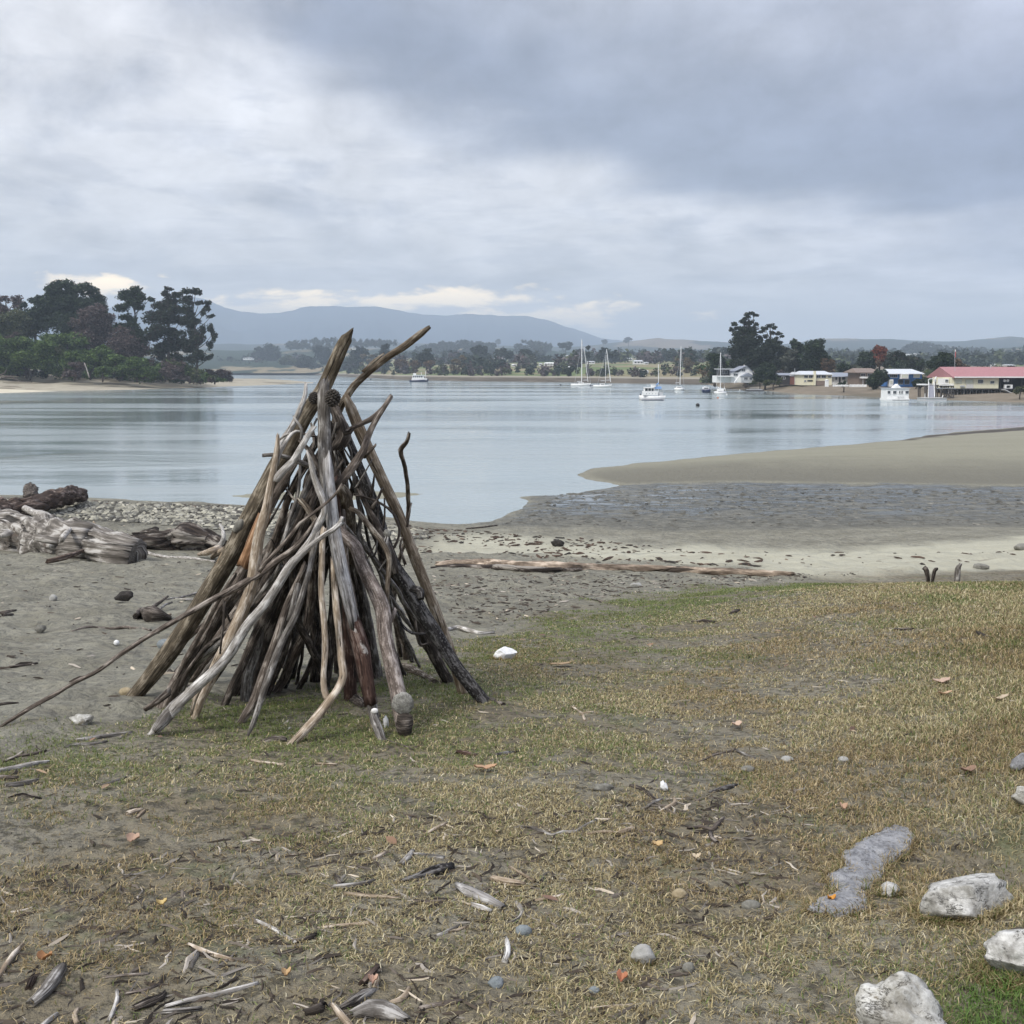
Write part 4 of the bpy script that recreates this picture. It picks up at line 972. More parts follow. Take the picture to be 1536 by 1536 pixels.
def build_logs():
    lying("huge pale stripped log with a sawn right end at the beach's left edge", "biglog",
          [(-150, 775, 34), (-60, 785, 34), (0, 795, 36), (60, 806, 36), (110, 812, 33), (150, 818, 29), (185, 824, 26), (207, 828, 24)],
          "stripped_log", "log", ns=64, shag=.20, knob=.15, wander=.06, jag=(.1, .06), lift=.55, groove=.16,
          branches=[([(118, 800, 5, 0), (100, 790, 6, 8), (70, 775, 7, 14), (40, 762, 5, 18)], 'white', 'splinter'),
                    ([(150, 800, 3, 18), (146, 790, 3, 30), (142, 781, 1.5, 38)], 'tan', 'splinter'),
                    ([(95, 806, 5, 30), (102, 797, 4, 38), (110, 790, 2, 44)], 'white', 'splinter'),
                    ([(60, 806, 6, 24), (90, 812, 6, 16), (125, 818, 4, 8)], 'biglog', 'splinter'),
                    ([(10, 800, 7, 24), (50, 800, 7, 20), (100, 806, 4, 14)], 'white', 'splinter'),
                    ([(20, 780, 5, 30), (60, 788, 7, 34), (105, 800, 4, 24)], 'biglog', 'splinter'),
                    ([(175, 815, 3, 24), (186, 806, 3.4, 27), (193, 800, 1.2, 34)], 'white', 'splinter'),
                    ([(75, 840, 4, 4), (100, 834, 5, 8), (126, 825, 3, 14)], 'redrot', 'splinter')])
    lying("dark brown log with a rounded end resting behind the pale stripped log", "redrot", [(40, 770, 14), (65, 765, 15), (90, 759, 15), (110, 754, 13), (122, 751, 9)], "brown_log", "log", ns=40, shag=.3, lift=1.5, knob=.25, wander=.1)
    lying("reddish rotten log disappearing off the left edge behind the pale one", "redrot", [(-120, 790, 18), (-40, 782, 18), (10, 774, 16), (45, 770, 14)], "rotten_log", "log", ns=40, shag=.4, lift=1.2, knob=.4, wander=.2)
    lying("short upright black stump behind the logs at the left", "dark", [(44, 764, 9), (46, 757, 9), (47, 750, 10)], "stump", "stump", ns=24, shag=.5, lift=2.6, knob=.3)
    lying("hollow dark log with a gnarled pale root end, between the stripped log and the tepee", "rotten",
          [(205, 812, 15), (235, 812, 19), (265, 810, 21), (295, 812, 21), (318, 816, 17), (335, 822, 11)], "hollow_log", "log", ns=56, shag=.45, knob=.35, wander=.2, lift=.8, groove=.25,
          branches=[([(322, 822, 4, 10), (334, 812, 4, 22), (336, 798, 3, 36), (332, 786, 2, 46)], 'white', 'root'), ([(318, 836, 3, 0), (326, 830, 5, 8), (338, 824, 4, 18)], 'tan', 'root'),
                    ([(300, 832, 3, 2), (314, 826, 5, 12), (330, 822, 5, 16)], 'cream', 'root'), ([(330, 844, 3, 0), (334, 834, 4, 8), (336, 824, 4, 18)], 'brown', 'root'),
                    ([(260, 806, 3, 14), (268, 797, 3, 22), (282, 798, 3, 22), (290, 806, 3, 16)], 'tan', 'knot')])
    lying("thin white branch lying in front of the hollow dark log", "white", [(214, 827, 2.5), (240, 834, 2.6), (270, 836, 2.6), (300, 839, 2.4), (322, 843, 2)], "white_branch", "branch")
    lying("long half buried plank like log lying across the beach right of the tepee", "plank",
          [(660, 846, 5), (690, 844, 7), (730, 845, 9), (780, 847, 9), (840, 850, 8), (900, 850, 6.5), (970, 852, 6.5), (1050, 855, 6.5), (1120, 858, 6), (1186, 861, 4.5)], "buried_log", "log", ns=30, shag=.22, knob=.16, wander=.1, lift=.35, groove=.2,
          branches=[([(648, 851, 2), (680, 849, 3.5), (720, 850, 4.5), (790, 853, 5), (850, 853, 3)], 'rotten', 'splinter'), ([(830, 852, 3), (850, 854, 3.6), (872, 854, 3)], 'dark', 'knot')])
    lying("white crooked branch lying on sand right of the tepee", "white", [(668, 944, 2.8), (686, 941, 4), (705, 946, 4), (720, 949, 3.6), (740, 949, 2.4)], "white_branch", "branch")
    lying("black tangled root clump on the sand left of the tepee", "dark", [(203, 926, 4), (216, 922, 9), (228, 922, 12), (240, 924, 9), (252, 927, 4)], "root_clump", "root clump", knob=.5, lift=.9, ns=14,
          branches=[([(222, 916, 2, 8), (232, 908, 3, 10), (244, 900, 2, 14), (253, 893, 1.5, 18)], None, 'root'), ([(235, 918, 2, 4), (246, 908, 2, 6), (258, 903, 1.5, 8)], 'grey', 'root'), ([(238, 926, 3, 2), (248, 923, 3, 5), (256, 921, 2, 4)], 'tan', 'root')])
    lying("thin grey twig running from the root clump toward the tepee", "grey", [(250, 899, 1.6), (275, 895, 2), (300, 888, 1.6)], "grey_twig", "twig", branches=[([(256, 897, 1.4), (275, 899, 1.6), (300, 900, 1.4)], 'white', 'twig')])
    lying("long thin brown twig on the sand below the root clump", "midb", [(108, 946, 1.6), (135, 940, 2.2), (165, 943, 2.4), (195, 941, 2.2), (225, 945, 2)], "brown_twig", "twig")
    lying("black forked twig pile at the left edge on sand", "dark", [(-12, 921, 2), (10, 918, 2.8), (24, 915, 1.8)], "black_twig", "twig", branches=[([(6, 922, 3), (18, 921, 2.2)], None, 'twig')])
    lying("dark stick on sand near the left edge above the long branch", "dark", [(15, 1001, 2), (33, 998, 2.2), (54, 995, 2)], "dark_stick", "stick")
    lying("thin dark stick touching the left edge above the long branch's tip", "dark", [(-15, 1060, 2.4), (8, 1055, 2.4), (27, 1054, 1.6)], "dark_stick", "stick")
    lying("split grey branch lying flat where sand meets grass, left of the tepee", "grey", [(116, 1110, 3), (140, 1106, 4), (168, 1102, 4), (197, 1098, 3)], "split_branch", "branch", branches=[([(98, 1121, 1.5), (112, 1116, 3), (140, 1115, 3), (160, 1112, 2)], 'grey', 'splinter')])
    lying("pale peeling stick at the left edge", "white", [(-20, 1160, 4), (10, 1153, 4.6), (40, 1148, 5), (72, 1143, 3)], "peeling_stick", "stick")
    lying("short grey round stick below the pale peeling one", "grey", [(9, 1178, 4.4), (30, 1176, 4.6), (56, 1172, 4)], "round_stick", "stick", jag=(.1, .1))
    lying("dark stub at the left edge above the round stick", "midb", [(-15, 1167, 5), (5, 1167, 5), (26, 1168, 4)], "wood_stub", "stick", jag=(.1, .3))
    lying("crossed pair twig above the pale peeling stick", "midb", [(8, 1142, 2.6), (20, 1136, 3), (33, 1128, 2)], "crossed_twig", "twig", branches=[([(28, 1134, 2.4), (50, 1130, 3), (68, 1126, 1.8)], 'midb', 'twig')])
    lying("dark thin twig below the round stick at the left", "dark", [(14, 1196, 1.8), (34, 1191, 2.4), (60, 1197, 2)], "dark_twig", "twig")
    lying("pale straight stick in the grass below the tepee's left front", "cream", [(377, 1141, 2.6), (400, 1144, 2.8), (427, 1147, 2.8)], "pale_stick", "stick", jag=(.1, .1))
    lying("faint tan stick right of the pale straight one", "tan", [(476, 1145, 2.2), (504, 1147, 2.6)], "tan_stick", "stick")
    lying("thin dark twig lying beside the peg's foot", "dark", [(574, 1108, 1.6), (598, 1116, 1.8), (620, 1125, 1.4)], "dark_twig", "twig")
    lying("short pale block of wood in the left grass", "cream", [(191, 1220, 4.6), (204, 1216, 5), (213, 1214, 4)], "wood_block", "wood piece", jag=(.1, .1), branches=[([(205, 1226, 2), (213, 1219, 3.4), (217, 1215, 2.6)], 'tan', 'splinter')])
    lying("small grey stick left of the block of wood", "grey", [(153, 1177, 2.2), (170, 1172, 2.8), (188, 1166, 2)], "grey_stick", "stick")
    lying("large split grey wood piece near the lower left corner", "grey", [(48, 1500, 9), (62, 1488, 11), (76, 1470, 12), (88, 1452, 9), (93, 1446, 4)], "split_wood", "wood piece", flat=1, groove=.25, knob=.2, branches=[([(42, 1480, 5), (47, 1470, 6), (52, 1463, 3)], 'redrot', 'splinter')])
    lying("pale broken stick at the lower left edge", "cream", [(-8, 1470, 4), (8, 1450, 4.6), (22, 1430, 4.6), (33, 1418, 4)], "broken_stick", "stick", jag=(.2, .3))
    lying("short upright looking white stick at the lower left", "white", [(163, 1530, 3.6), (172, 1512, 3.6), (176, 1498, 3.6), (175, 1486, 3)], "white_stick", "stick")
    lying("white stick crossing the bottom edge at the left", "white", [(62, 1540, 4), (74, 1530, 4.4), (86, 1521, 3.6)], "white_stick", "stick", jag=(.1, .1))
    lying("curled pale bark strip at the bottom edge right of the white stick", "cream", [(116, 1536, 4), (112, 1524, 4), (116, 1514, 3.6)], "bark_strip", "bark strip")
    lying("long bleached stick pointing up right at the lower left", "white", [(250, 1510, 4), (280, 1502, 5), (315, 1494, 4.6), (350, 1484, 4.4), (384, 1474, 3.4)], "bleached_stick", "stick", branches=[([(248, 1518, 5), (275, 1516, 5), (302, 1513, 4)], 'grey', 'splinter')])
    lying("dark tattered bark lump left of the bleached stick", "dark", [(204, 1512, 5), (222, 1504, 8), (240, 1496, 7), (246, 1490, 4)], "bark_lump", "bark piece", knob=.5)
    lying("thin brown stick above the bark lump", "midb", [(155, 1466, 2.4), (190, 1462, 2.8), (222, 1460, 2.2)], "brown_stick", "stick")
    lying("short brown bark piece right of the thin brown stick", "midb", [(190, 1490, 3), (212, 1486, 4), (234, 1478, 3)], "bark_piece", "bark piece")
    lying("mottled stick slanting down right in the lower left grass", "cream", [(284, 1416, 2.6), (300, 1424, 4), (322, 1432, 4), (350, 1440, 3)], "mottled_stick", "stick", branches=[([(296, 1432, 3), (288, 1445, 3.6), (286, 1452, 3)], 'grey', 'twig')])
    lying("pale thin stick sloping down right near the bottom left centre", "white", [(385, 1382, 3), (400, 1388, 3), (420, 1398, 3), (443, 1414, 2.6)], "pale_stick", "stick", branches=[([(440, 1412, 3), (455, 1410, 4), (470, 1404, 5), (474, 1399, 3)], 'dark', 'twig')])
    lying("straight pale stick in the middle of the lower left grass", "cream", [(478, 1391, 2.4), (510, 1388, 3), (540, 1386, 3.2), (557, 1384, 2.6)], "straight_stick", "stick")
    lying("brown stick with a pale right half above the straight pale one", "tan", [(518, 1340, 3.2), (545, 1342, 3.2), (575, 1345, 3), (600, 1347, 2.4)], "brown_stick", "stick")
    lying("grey bark sliver right of the pale half stick", "midb", [(622, 1350, 2.6), (642, 1352, 3.6), (665, 1350, 3)], "bark_sliver", "bark piece")
    lying("grey branch with a dark root end below the tepee centre", "grey", [(504, 1331, 4), (525, 1329, 4.4), (545, 1326, 4), (560, 1321, 3)], "rooty_branch", "branch", branches=[([(512, 1324, 4), (506, 1317, 4), (503, 1312, 2.4)], 'dark', 'root')])
    lying("dark bark covered branch piece under the tepee centre", "char", [(606, 1321, 4), (625, 1315, 5), (645, 1308, 8), (662, 1304, 9), (674, 1300, 6)], "bark_branch", "branch")
    lying("Y shaped grey stub with a pale stick to its right", "grey", [(602, 1294, 5), (612, 1285, 6), (618, 1277, 4)], "grey_stub", "wood piece", branches=[([(622, 1281, 3.4), (640, 1283, 4), (665, 1286, 3.4)], 'white', 'twig')])
    lying("pale short stick left of the grey stub", "cream", [(560, 1288, 3), (569, 1284, 3.6), (577, 1279, 3)], "short_stick", "stick", jag=(.1, .1))
    lying("striped short stick further up in the grass below the tepee", "cream", [(638, 1250, 3), (652, 1243, 4), (668, 1236, 3)], "striped_stick", "stick")
    lying("thick silver grey plank piece in the centre foreground", "silver", [(688, 1330, 5), (706, 1338, 9), (730, 1348, 9), (752, 1358, 6)], "grey_plank", "plank", flat=1, groove=.25, knob=.15, branches=[([(710, 1358, 4), (724, 1362, 5), (736, 1366, 3)], 'white', 'splinter')])
    lying("pale flat wood piece right of the silver plank", "cream", [(742, 1318, 5), (758, 1322, 7), (778, 1326, 6), (786, 1327, 3)], "flat_wood", "wood piece", groove=.2)
    lying("thin stick crossing toward the pale flat wood piece", "tan", [(765, 1300, 2.4), (782, 1310, 2.6), (802, 1322, 2.4)], "thin_stick", "stick", branches=[([(800, 1330, 2), (810, 1322, 3), (819, 1312, 2.4)], 'grey', 'twig')])
    lying("short straight bone coloured stick in the centre foreground", "cream", [(802, 1350, 2.2), (825, 1347, 2.8), (845, 1342, 2.6)], "bone_stick", "stick", jag=(.1, .1))
    lying("S shaped pale stick above the striped stone", "white", [(765, 1385, 3), (776, 1379, 3.4), (782, 1370, 3.6), (780, 1360, 4), (775, 1354, 3)], "curved_stick", "stick")
    lying("broad white curved stick lower centre", "white", [(756, 1441, 5), (761, 1430, 6), (762, 1418, 5), (760, 1407, 3)], "curved_stick", "stick", jag=(.1, .3))
    lying("forked grey twig below the silver plank", "grey", [(655, 1402, 3), (672, 1395, 3.4), (690, 1387, 2.6)], "forked_twig", "twig", branches=[([(672, 1397, 2.4), (686, 1394, 3), (699, 1389, 2.4)], 'cream', 'twig')])
    lying("sawn brown stick standing out above the dark wood at the bottom", "redrot", [(544, 1475, 6), (556, 1461, 7.5), (566, 1449, 6)], "sawn_stick", "stick", jag=(.1, .1), branches=[([(562, 1482, 3), (566, 1472, 4.4), (564, 1461, 3)], 'cream', 'splinter')])
    lying("big dark grey weathered wood at the bottom centre", "grey", [(532, 1520, 6), (552, 1513, 14), (575, 1514, 15), (594, 1521, 12), (608, 1528, 6)], "weathered_wood", "wood piece", ns=16, groove=.22, knob=.2)
    lying("grey wedge of wood just above the big dark grey piece", "grey", [(512, 1510, 4), (528, 1501, 9), (544, 1490, 9), (558, 1484, 4)], "wood_wedge", "wood piece", groove=.22)
    lying("cream broken stick poking toward the bottom edge", "cream", [(498, 1508, 4), (508, 1520, 6), (520, 1532, 6), (530, 1545, 5)], "broken_stick", "stick", jag=(.2, .2))
    lying("dark ragged bark left of the cream broken stick", "dark", [(460, 1518, 6), (474, 1514, 9), (486, 1508, 8), (472, 1500, 4)], "ragged_bark", "bark piece", knob=.5)
    lying("curved pale branch right of the dark grey wood", "cream", [(586, 1502, 2.6), (598, 1499, 4.6), (608, 1492, 5), (613, 1483, 3.6)], "curved_branch", "branch")
    lying("brown grey stick with a dark end at the bottom centre right", "midb", [(632, 1512, 3.6), (655, 1506, 4), (675, 1502, 5), (692, 1500, 3.4)], "dark_ended_stick", "stick")
    lying("straight stick near the bottom right of centre", "tan", [(888, 1512, 3), (912, 1510, 3.2), (935, 1508, 2.6), (952, 1506, 1.8)], "tan_stick", "stick")
    lying("long wavy branch lying across the mid grass", "grey", [(774, 1239, 2), (796, 1241, 3), (815, 1247, 3), (828, 1252, 2.4), (845, 1247, 3), (862, 1248, 3), (875, 1240, 3), (893, 1231, 3)], "wavy_branch", "branch", branches=[([(892, 1228, 2), (905, 1229, 2.6), (915, 1228, 1.6)], 'cream', 'twig')])
    lying("twig with an upturned stub right of the wavy branch", "tan", [(880, 1252, 2), (905, 1248, 2.6), (925, 1250, 2.4), (932, 1248, 4), (946, 1243, 4), (951, 1240, 2)], "stubby_twig", "twig")
    lying("forked driftwood twig below the white crumpled shell", "cream", [(988, 1218, 2.4), (1000, 1211, 3.2), (1012, 1204, 3.4), (1011, 1197, 2.4)], "forked_twig", "twig", branches=[([(972, 1208, 2), (982, 1202, 3), (992, 1199, 2.4)], 'grey', 'twig'), ([(984, 1200, 2.6), (970, 1187, 3.4), (955, 1180, 4), (945, 1178, 3)], 'dark', 'twig')])
    lying("grey antler shaped stick at right of the mid grass", "midb", [(1034, 1242, 3), (1052, 1240, 3.6), (1066, 1244, 3.6), (1075, 1236, 4), (1084, 1227, 2.6)], "antler_stick", "stick", branches=[([(1066, 1248, 3), (1068, 1258, 4), (1075, 1264, 4)], 'dark', 'twig')])
    lying("small bark covered stick right of the crumpled shell", "char", [(1066, 1187, 3), (1082, 1183, 4), (1095, 1180, 4), (1105, 1177, 2)], "bark_stick", "stick")
    lying("thin twig arching over in the right grass", "midb", [(1050, 1142, 1.4), (1072, 1132, 1.8), (1090, 1128, 1.8), (1103, 1124, 1.4)], "thin_twig", "twig", branches=[([(1103, 1124, 1.6), (1116, 1131, 2.4), (1134, 1137, 1.8)], 'grey', 'twig')])
    lying("bent forked straw coloured twig in mid grass right of the tepee", "cream", [(859, 1060, 1.8), (866, 1065, 2), (873, 1071, 2), (878, 1080, 2.6)], "forked_twig", "twig", branches=[([(872, 1069, 1.6), (890, 1068, 1.8)], 'cream', 'twig')])
    lying("red brown bark chip below the charcoal pole's end", "redbark", [(686, 1128, 3), (700, 1130, 5), (713, 1132, 3)], "bark_chip", "bark piece", knob=.4)
    lying("dark stick in the grass right of the bark chip", "char", [(746, 1132, 3), (760, 1129, 4), (780, 1126, 2)], "dark_stick", "stick")
    lying("long dark thin piece in the right middle grass", "dark", [(1040, 932, 2), (1055, 931, 3), (1071, 933, 2)], "dark_piece", "wood piece")
    lying("small black knot of wood near the right middle grass", "dark", [(1095, 920, 2), (1102, 917, 4), (1109, 915, 2)], "wood_knot", "wood piece")
    lying("dark flat stick in the right upper grass", "dark", [(1333, 943, 2), (1350, 944, 2.6), (1368, 943, 2)], "flat_stick", "stick", branches=[([(1378, 946, 1.6), (1392, 943, 1.8)], 'cream', 'twig')])
    lying("dark bark bit in the right grass near the edge", "dark", [(1466, 950, 3), (1474, 953, 4), (1485, 956, 2.4)], "bark_bit", "bark piece")
    lying("black twig on the dark sand right of the tepee", "dark", [(700, 793, 1.2), (722, 791, 1.6), (745, 788, 1.2)], "black_twig", "twig")
    # two bits of wood sticking up behind the crest, and the perched one
    for lab, q in (("leftmost dark wood prong standing up behind the grass crest at right", [(1393, 859, 3, 0), (1390, 856, 4, 2), (1387, 852, 4, 5)]),
                   ("small middle wood prong standing behind the grass crest", [(1399, 859, 2, 0), (1402, 856, 3, 3), (1405, 854, 3, 4)]),
                   ("knobbly bird shaped stump standing behind the grass crest", [(1436, 858, 5, 0), (1437, 853, 4.6, 4), (1440, 848, 3, 8), (1441, 846, 2.4, 10)])):
        P = []; R = []
        for x, y, r, h in q:
            p = at(x, y, 15.6); P.append(p); R.append(r * 15.6 / FPX)
        P[0][2] -= .15
        o = Acc().tube(np.array(P), np.array(R), 10, 77 + int(q[0][0]), .2, .1).obj("wood_prong", WM['dark' if q[0][0] < 1420 else 'grey'])
        tag(o, lab, "driftwood stump")
build_logs()
# ------------------------------------------------------------------ colour-by-attribute material
def attr_mat(name, rough=.8, trans=0.0, spec=.2):
    m, T, b = new_mat(name)
    c = T.attr('tint', 'Color')
    T.put(b.inputs['Base Color'], c); b.inputs['Roughness'].default_value = rough; b.inputs['Specular IOR Level'].default_value = spec
    if trans:
        tr = T.n('ShaderNodeBsdfTranslucent'); T.put(tr.inputs[0], c)
        mx = T.n('ShaderNodeMixShader'); mx.inputs[0].default_value = trans
        T.put(mx.inputs[1], b.outputs[0]); T.put(mx.inputs[2], tr.outputs[0])
        o = [n for n in T.t.nodes if n.bl_idname == 'ShaderNodeOutputMaterial'][0]; T.put(o.inputs[0], mx.outputs[0])
    return m
M_GRASS = attr_mat("grass_blades", .6, .25, .3)
M_BITS = attr_mat("loose_bits", .85)
M_LEAF = attr_mat("foliage", .75, .12)
M_TRUNK = attr_mat("tree_bark", .9)

# ------------------------------------------------------------------ grass
def pal(rg, n, cols, w):
    cols = np.array(cols); k = rg.choice(len(cols), n, p=np.array(w) / sum(w))
    return cols[k] * (0.75 + .5 * rg.random((n, 1)))
def build_grass():
    rg = np.random.default_rng(3)
    N0, N = 1500000, 3200000
    # distances chosen so that near ground is densest
    t = rg.random(N)
    y = (2.0 ** .75 + t * (17.5 ** .75 - 2.0 ** .75)) ** (1 / .75)
    hw = y * .56 + 3.0
    x = (rg.random(N) * 2 - 1) * hw
    even = (N0 / N) * hw / (y * .56 + .5)
    even = np.where(np.abs(x) > y * .56 + .5, even * .6, even)
    keep0 = rg.random(N) < even
    x, y = x[keep0], y[keep0]
    N = len(x)
    sg = sdist(x, y, GRASS)
    n1 = fbm(x * 1.6, y * 1.6, 61, 4) - .5; n2 = fbm(x * .5, y * .5, 71, 3) - .5
    m = sst(-.5, .9, sg + 1.5 * n1 + .8 * n2)
    pat = fbm(x * 2.2, y * 2.2, 131, 4); pat2 = fbm(x * 9, y * 9, 141, 3); pat3 = fbm(x * .7, y * .7, 151, 3)
    u = x / y * FPX + PC
    lush = np.exp(-(((x - 1.42) / .33) ** 2 + ((y - 2.48) / .24) ** 2)) * 1.6       # green mound at lower right
    rough = sst(.18, .55, x / y) * sst(3, 5, y)                                      # longer grass toward the right
    dens = sst(.36, .56, pat * .5 + pat2 * .5 + .05 * (pat3 - .5) + .07 * rough)
    dens = np.clip(.10 + .9 * dens + .5 * rough + lush, 0, 1)
    leftbare = sst(.0, -.35, x / y) * (y < 5.2) * .35                               # thinner, sandy on the left
    worn = sst(.56, .66, fbm(x * 1.0, y * 1.5, 171, 4)) * (1 - rough)
    dens = dens * (1 - .8 * worn)
    dens = dens * np.interp(y, [2, 5, 9, 17], [.9, 1, 1, 1])
    keep = rg.random(N) < m * dens * (1 - leftbare) * .72
    for a in (x, y): pass
    x, y, sg, pat, pat2, pat3, lush, rough = [q[keep] for q in (x, y, sg, pat, pat2, pat3, lush, rough)]
    # longer blades that close over the feet of the rocks
    rx_, ry_ = [], []
    for cx, cy, wpx, nn in ((1450, 1364, 74, 2600), (1548, 1444, 80, 1500), (1346, 1570, 80, 1500), (1335, 1343, 17, 260), (963, 1446, 19, 160), (1540, 1156, 22, 400), (1540, 1214, 25, 400), (757, 989, 20, 260)):
        p = hit(cx, cy); r0 = wpx * p[1] / FPX
        a_ = rg.random(nn) * 2 * np.pi; q_ = r0 * (.86 + .34 * rg.random(nn)); rx_.append(p[0] + q_ * np.cos(a_)); ry_.append(p[1] + q_ * np.sin(a_) * .72)
    for k in range(len(SLAB_EDGE)):
        a0, a1 = np.array(SLAB_EDGE[k]), np.array(SLAB_EDGE[(k + 1) % len(SLAB_EDGE)]); nn = int(np.linalg.norm(a1 - a0) * 1500); t_ = rg.random((nn, 1))
        q_ = a0 + (a1 - a0) * t_ + rg.normal(size=(nn, 2)) * .009; rx_.append(q_[:, 0]); ry_.append(q_[:, 1])
    ex, ey = np.concatenate(rx_), np.concatenate(ry_); m_ = len(ex)
    x = np.concatenate([x, ex]); y = np.concatenate([y, ey]); sg = np.concatenate([sg, np.full(m_, 5.)]); lush = np.concatenate([lush, np.zeros(m_)]); rough = np.concatenate([rough, np.full(m_, .8)])
    n = len(x)
    z = zg(x, y)
    az = rg.random(n) * 2 * np.pi
    lie = rg.random(n) < (.62 - .3 * rough - .3 * np.clip(lush, 0, 1))
    L = (.016 + .030 * rg.random(n) ** 1.5) * (1 + .7 * rough + .6 * np.clip(lush, 0, 1)) * np.where(lie, 1.15, .85)
    wd = (.0009 + .0010 * rg.random(n)) * np.maximum(1, (y / 3.4) ** .85)
    el_ = np.where(lie, rg.random(n) * .25, .5 + rg.random(n) * .8)
    curl = (rg.random(n) - .5) * 1.6
    c, s = np.cos(az), np.sin(az)
    P0_ = np.stack([x, y, z - .002], 1)
    d1 = np.stack([c * np.cos(el_ + .35), s * np.cos(el_ + .35), np.sin(el_ + .35)], 1)
    az2 = az + curl
    d2 = np.stack([np.cos(az2) * np.cos(el_ - .45), np.sin(az2) * np.cos(el_ - .45), np.sin(el_ - .45)], 1)
    P1 = P0_ + d1 * (L * .5)[:, None]; P2 = P1 + d2 * (L * .6)[:, None]
    P2[:, 2] = np.maximum(P2[:, 2], z + .0015)
    sd = np.stack([-s, c, np.zeros(n)], 1) * wd[:, None]
    V = np.stack([P0_ - sd, P0_ + sd, P1 + sd * .8, P1 - sd * .8, P2], 1).reshape(-1, 3)
    k = np.arange(n)[:, None] * 5
    me = mesh_np("grass", V, [k + np.array([[0, 1, 2, 3]]), k + np.array([[3, 2, 4]])], M_GRASS, False)
    edge = np.exp(-(np.clip(sg, 0, 9) / 1.5) ** 2) * .55
    green = np.clip(1.25 * edge + .36 * sst(.50, .72, fbm(x * 1.1, y * 1.1, 161, 4)) + lush + .15 * rough, 0, 1)
    green = np.clip(green + .6 * np.exp(-(np.clip(sg, 0, 9) / 1.7) ** 2) * sst(.0, .2, x / y), 0, 1)
    isg = rg.random(n) < np.clip(green * 1.1 + .08, 0, .95)
    colg = pal(rg, n, [(.095, .130, .034), (.140, .180, .052), (.200, .225, .080), (.165, .165, .060)], [3, 4, 2, 2])
    colg[lush > .5] *= np.array([.75, 1.0, .75])
    cols = pal(rg, n, [(.400, .330, .175), (.52, .445, .265), (.275, .220, .110), (.150, .115, .060), (.60, .54, .38)], [4, 3, 4, 3, .7])
    C = np.where(isg[:, None], colg, cols)
    brn = sst(.50, .62, fbm(x * .8, y * .8, 181, 3))[:, None] * (lush < .3)[:, None]
    C = C * (1 - brn * np.array([.14, .20, .24]))
    cattr(me, 'tint', np.repeat(C, 5, 0))
    tag(link("grass", me), kind='stuff', label='short dry straw coloured and green grass covering the bank')
    # larger tufts, individually leaning, along sand edge and the right
build_grass()

# ------------------------------------------------------------------ loose bits
def in_poly(rg, poly, n):
    p = np.array(poly); lo, hi = p.min(0), p.max(0)
    out = []
    tot = 0
    while tot < n:
        q = lo + rg.random((n * 3, 2)) * (hi - lo)
        q = q[sdist(q[:, 0], q[:, 1], poly) > 0]; out.append(q); tot += len(q)
    return np.concatenate(out)[:n]
def chips(name, label, xy, L, Wd, H, cols, rg, rise=.3):
    n = len(xy); x, y = xy[:, 0], xy[:, 1]
    z = zg(x, y)
    az = rg.random(n) * np.pi * 2
    a = np.stack([np.cos(az), np.sin(az), (rg.random(n) - .5) * rise], 1); b = np.stack([-np.sin(az), np.cos(az), np.zeros(n)], 1)
    up = np.array([[0, 0, 1.]])
    c = np.stack([x, y, z + H * .3], 1)
    L = L[:, None]; Wd = Wd[:, None]; H = H[:, None]
    j = lambda: .7 + .6 * rg.random((n, 1))
    ring = []
    for e, sc in ((-1, .55), (-.3, 1.0), (.45, .9), (1, .4)):
        bend = b * L * .22 * (1 - e * e) * (rg.random((n, 1)) - .5) * 2
        ring.append([c + a * L * e + bend + b * Wd * sc * j(), c + a * L * e + bend + up * H * sc * j(), c + a * L * e + bend - b * Wd * sc * j()])
    V = np.stack([q for r_ in ring for q in r_], 1).reshape(-1, 3)
    k = np.arange(n)[:, None] * 12
    F = []
    for r_ in range(3):
        o = r_ * 3
        F += [k + np.array([[o, o + 1, o + 4, o + 3]]), k + np.array([[o + 1, o + 2, o + 5, o + 4]])]
    F3 = [k + np.array([[0, 2, 1]]), k + np.array([[9, 10, 11]])]
    me = mesh_np(name, V, F + F3, M_BITS, False)
    cattr(me, 'tint', np.repeat(cols, 12, 0))
    tag(link(name, me), kind='stuff', label=label)
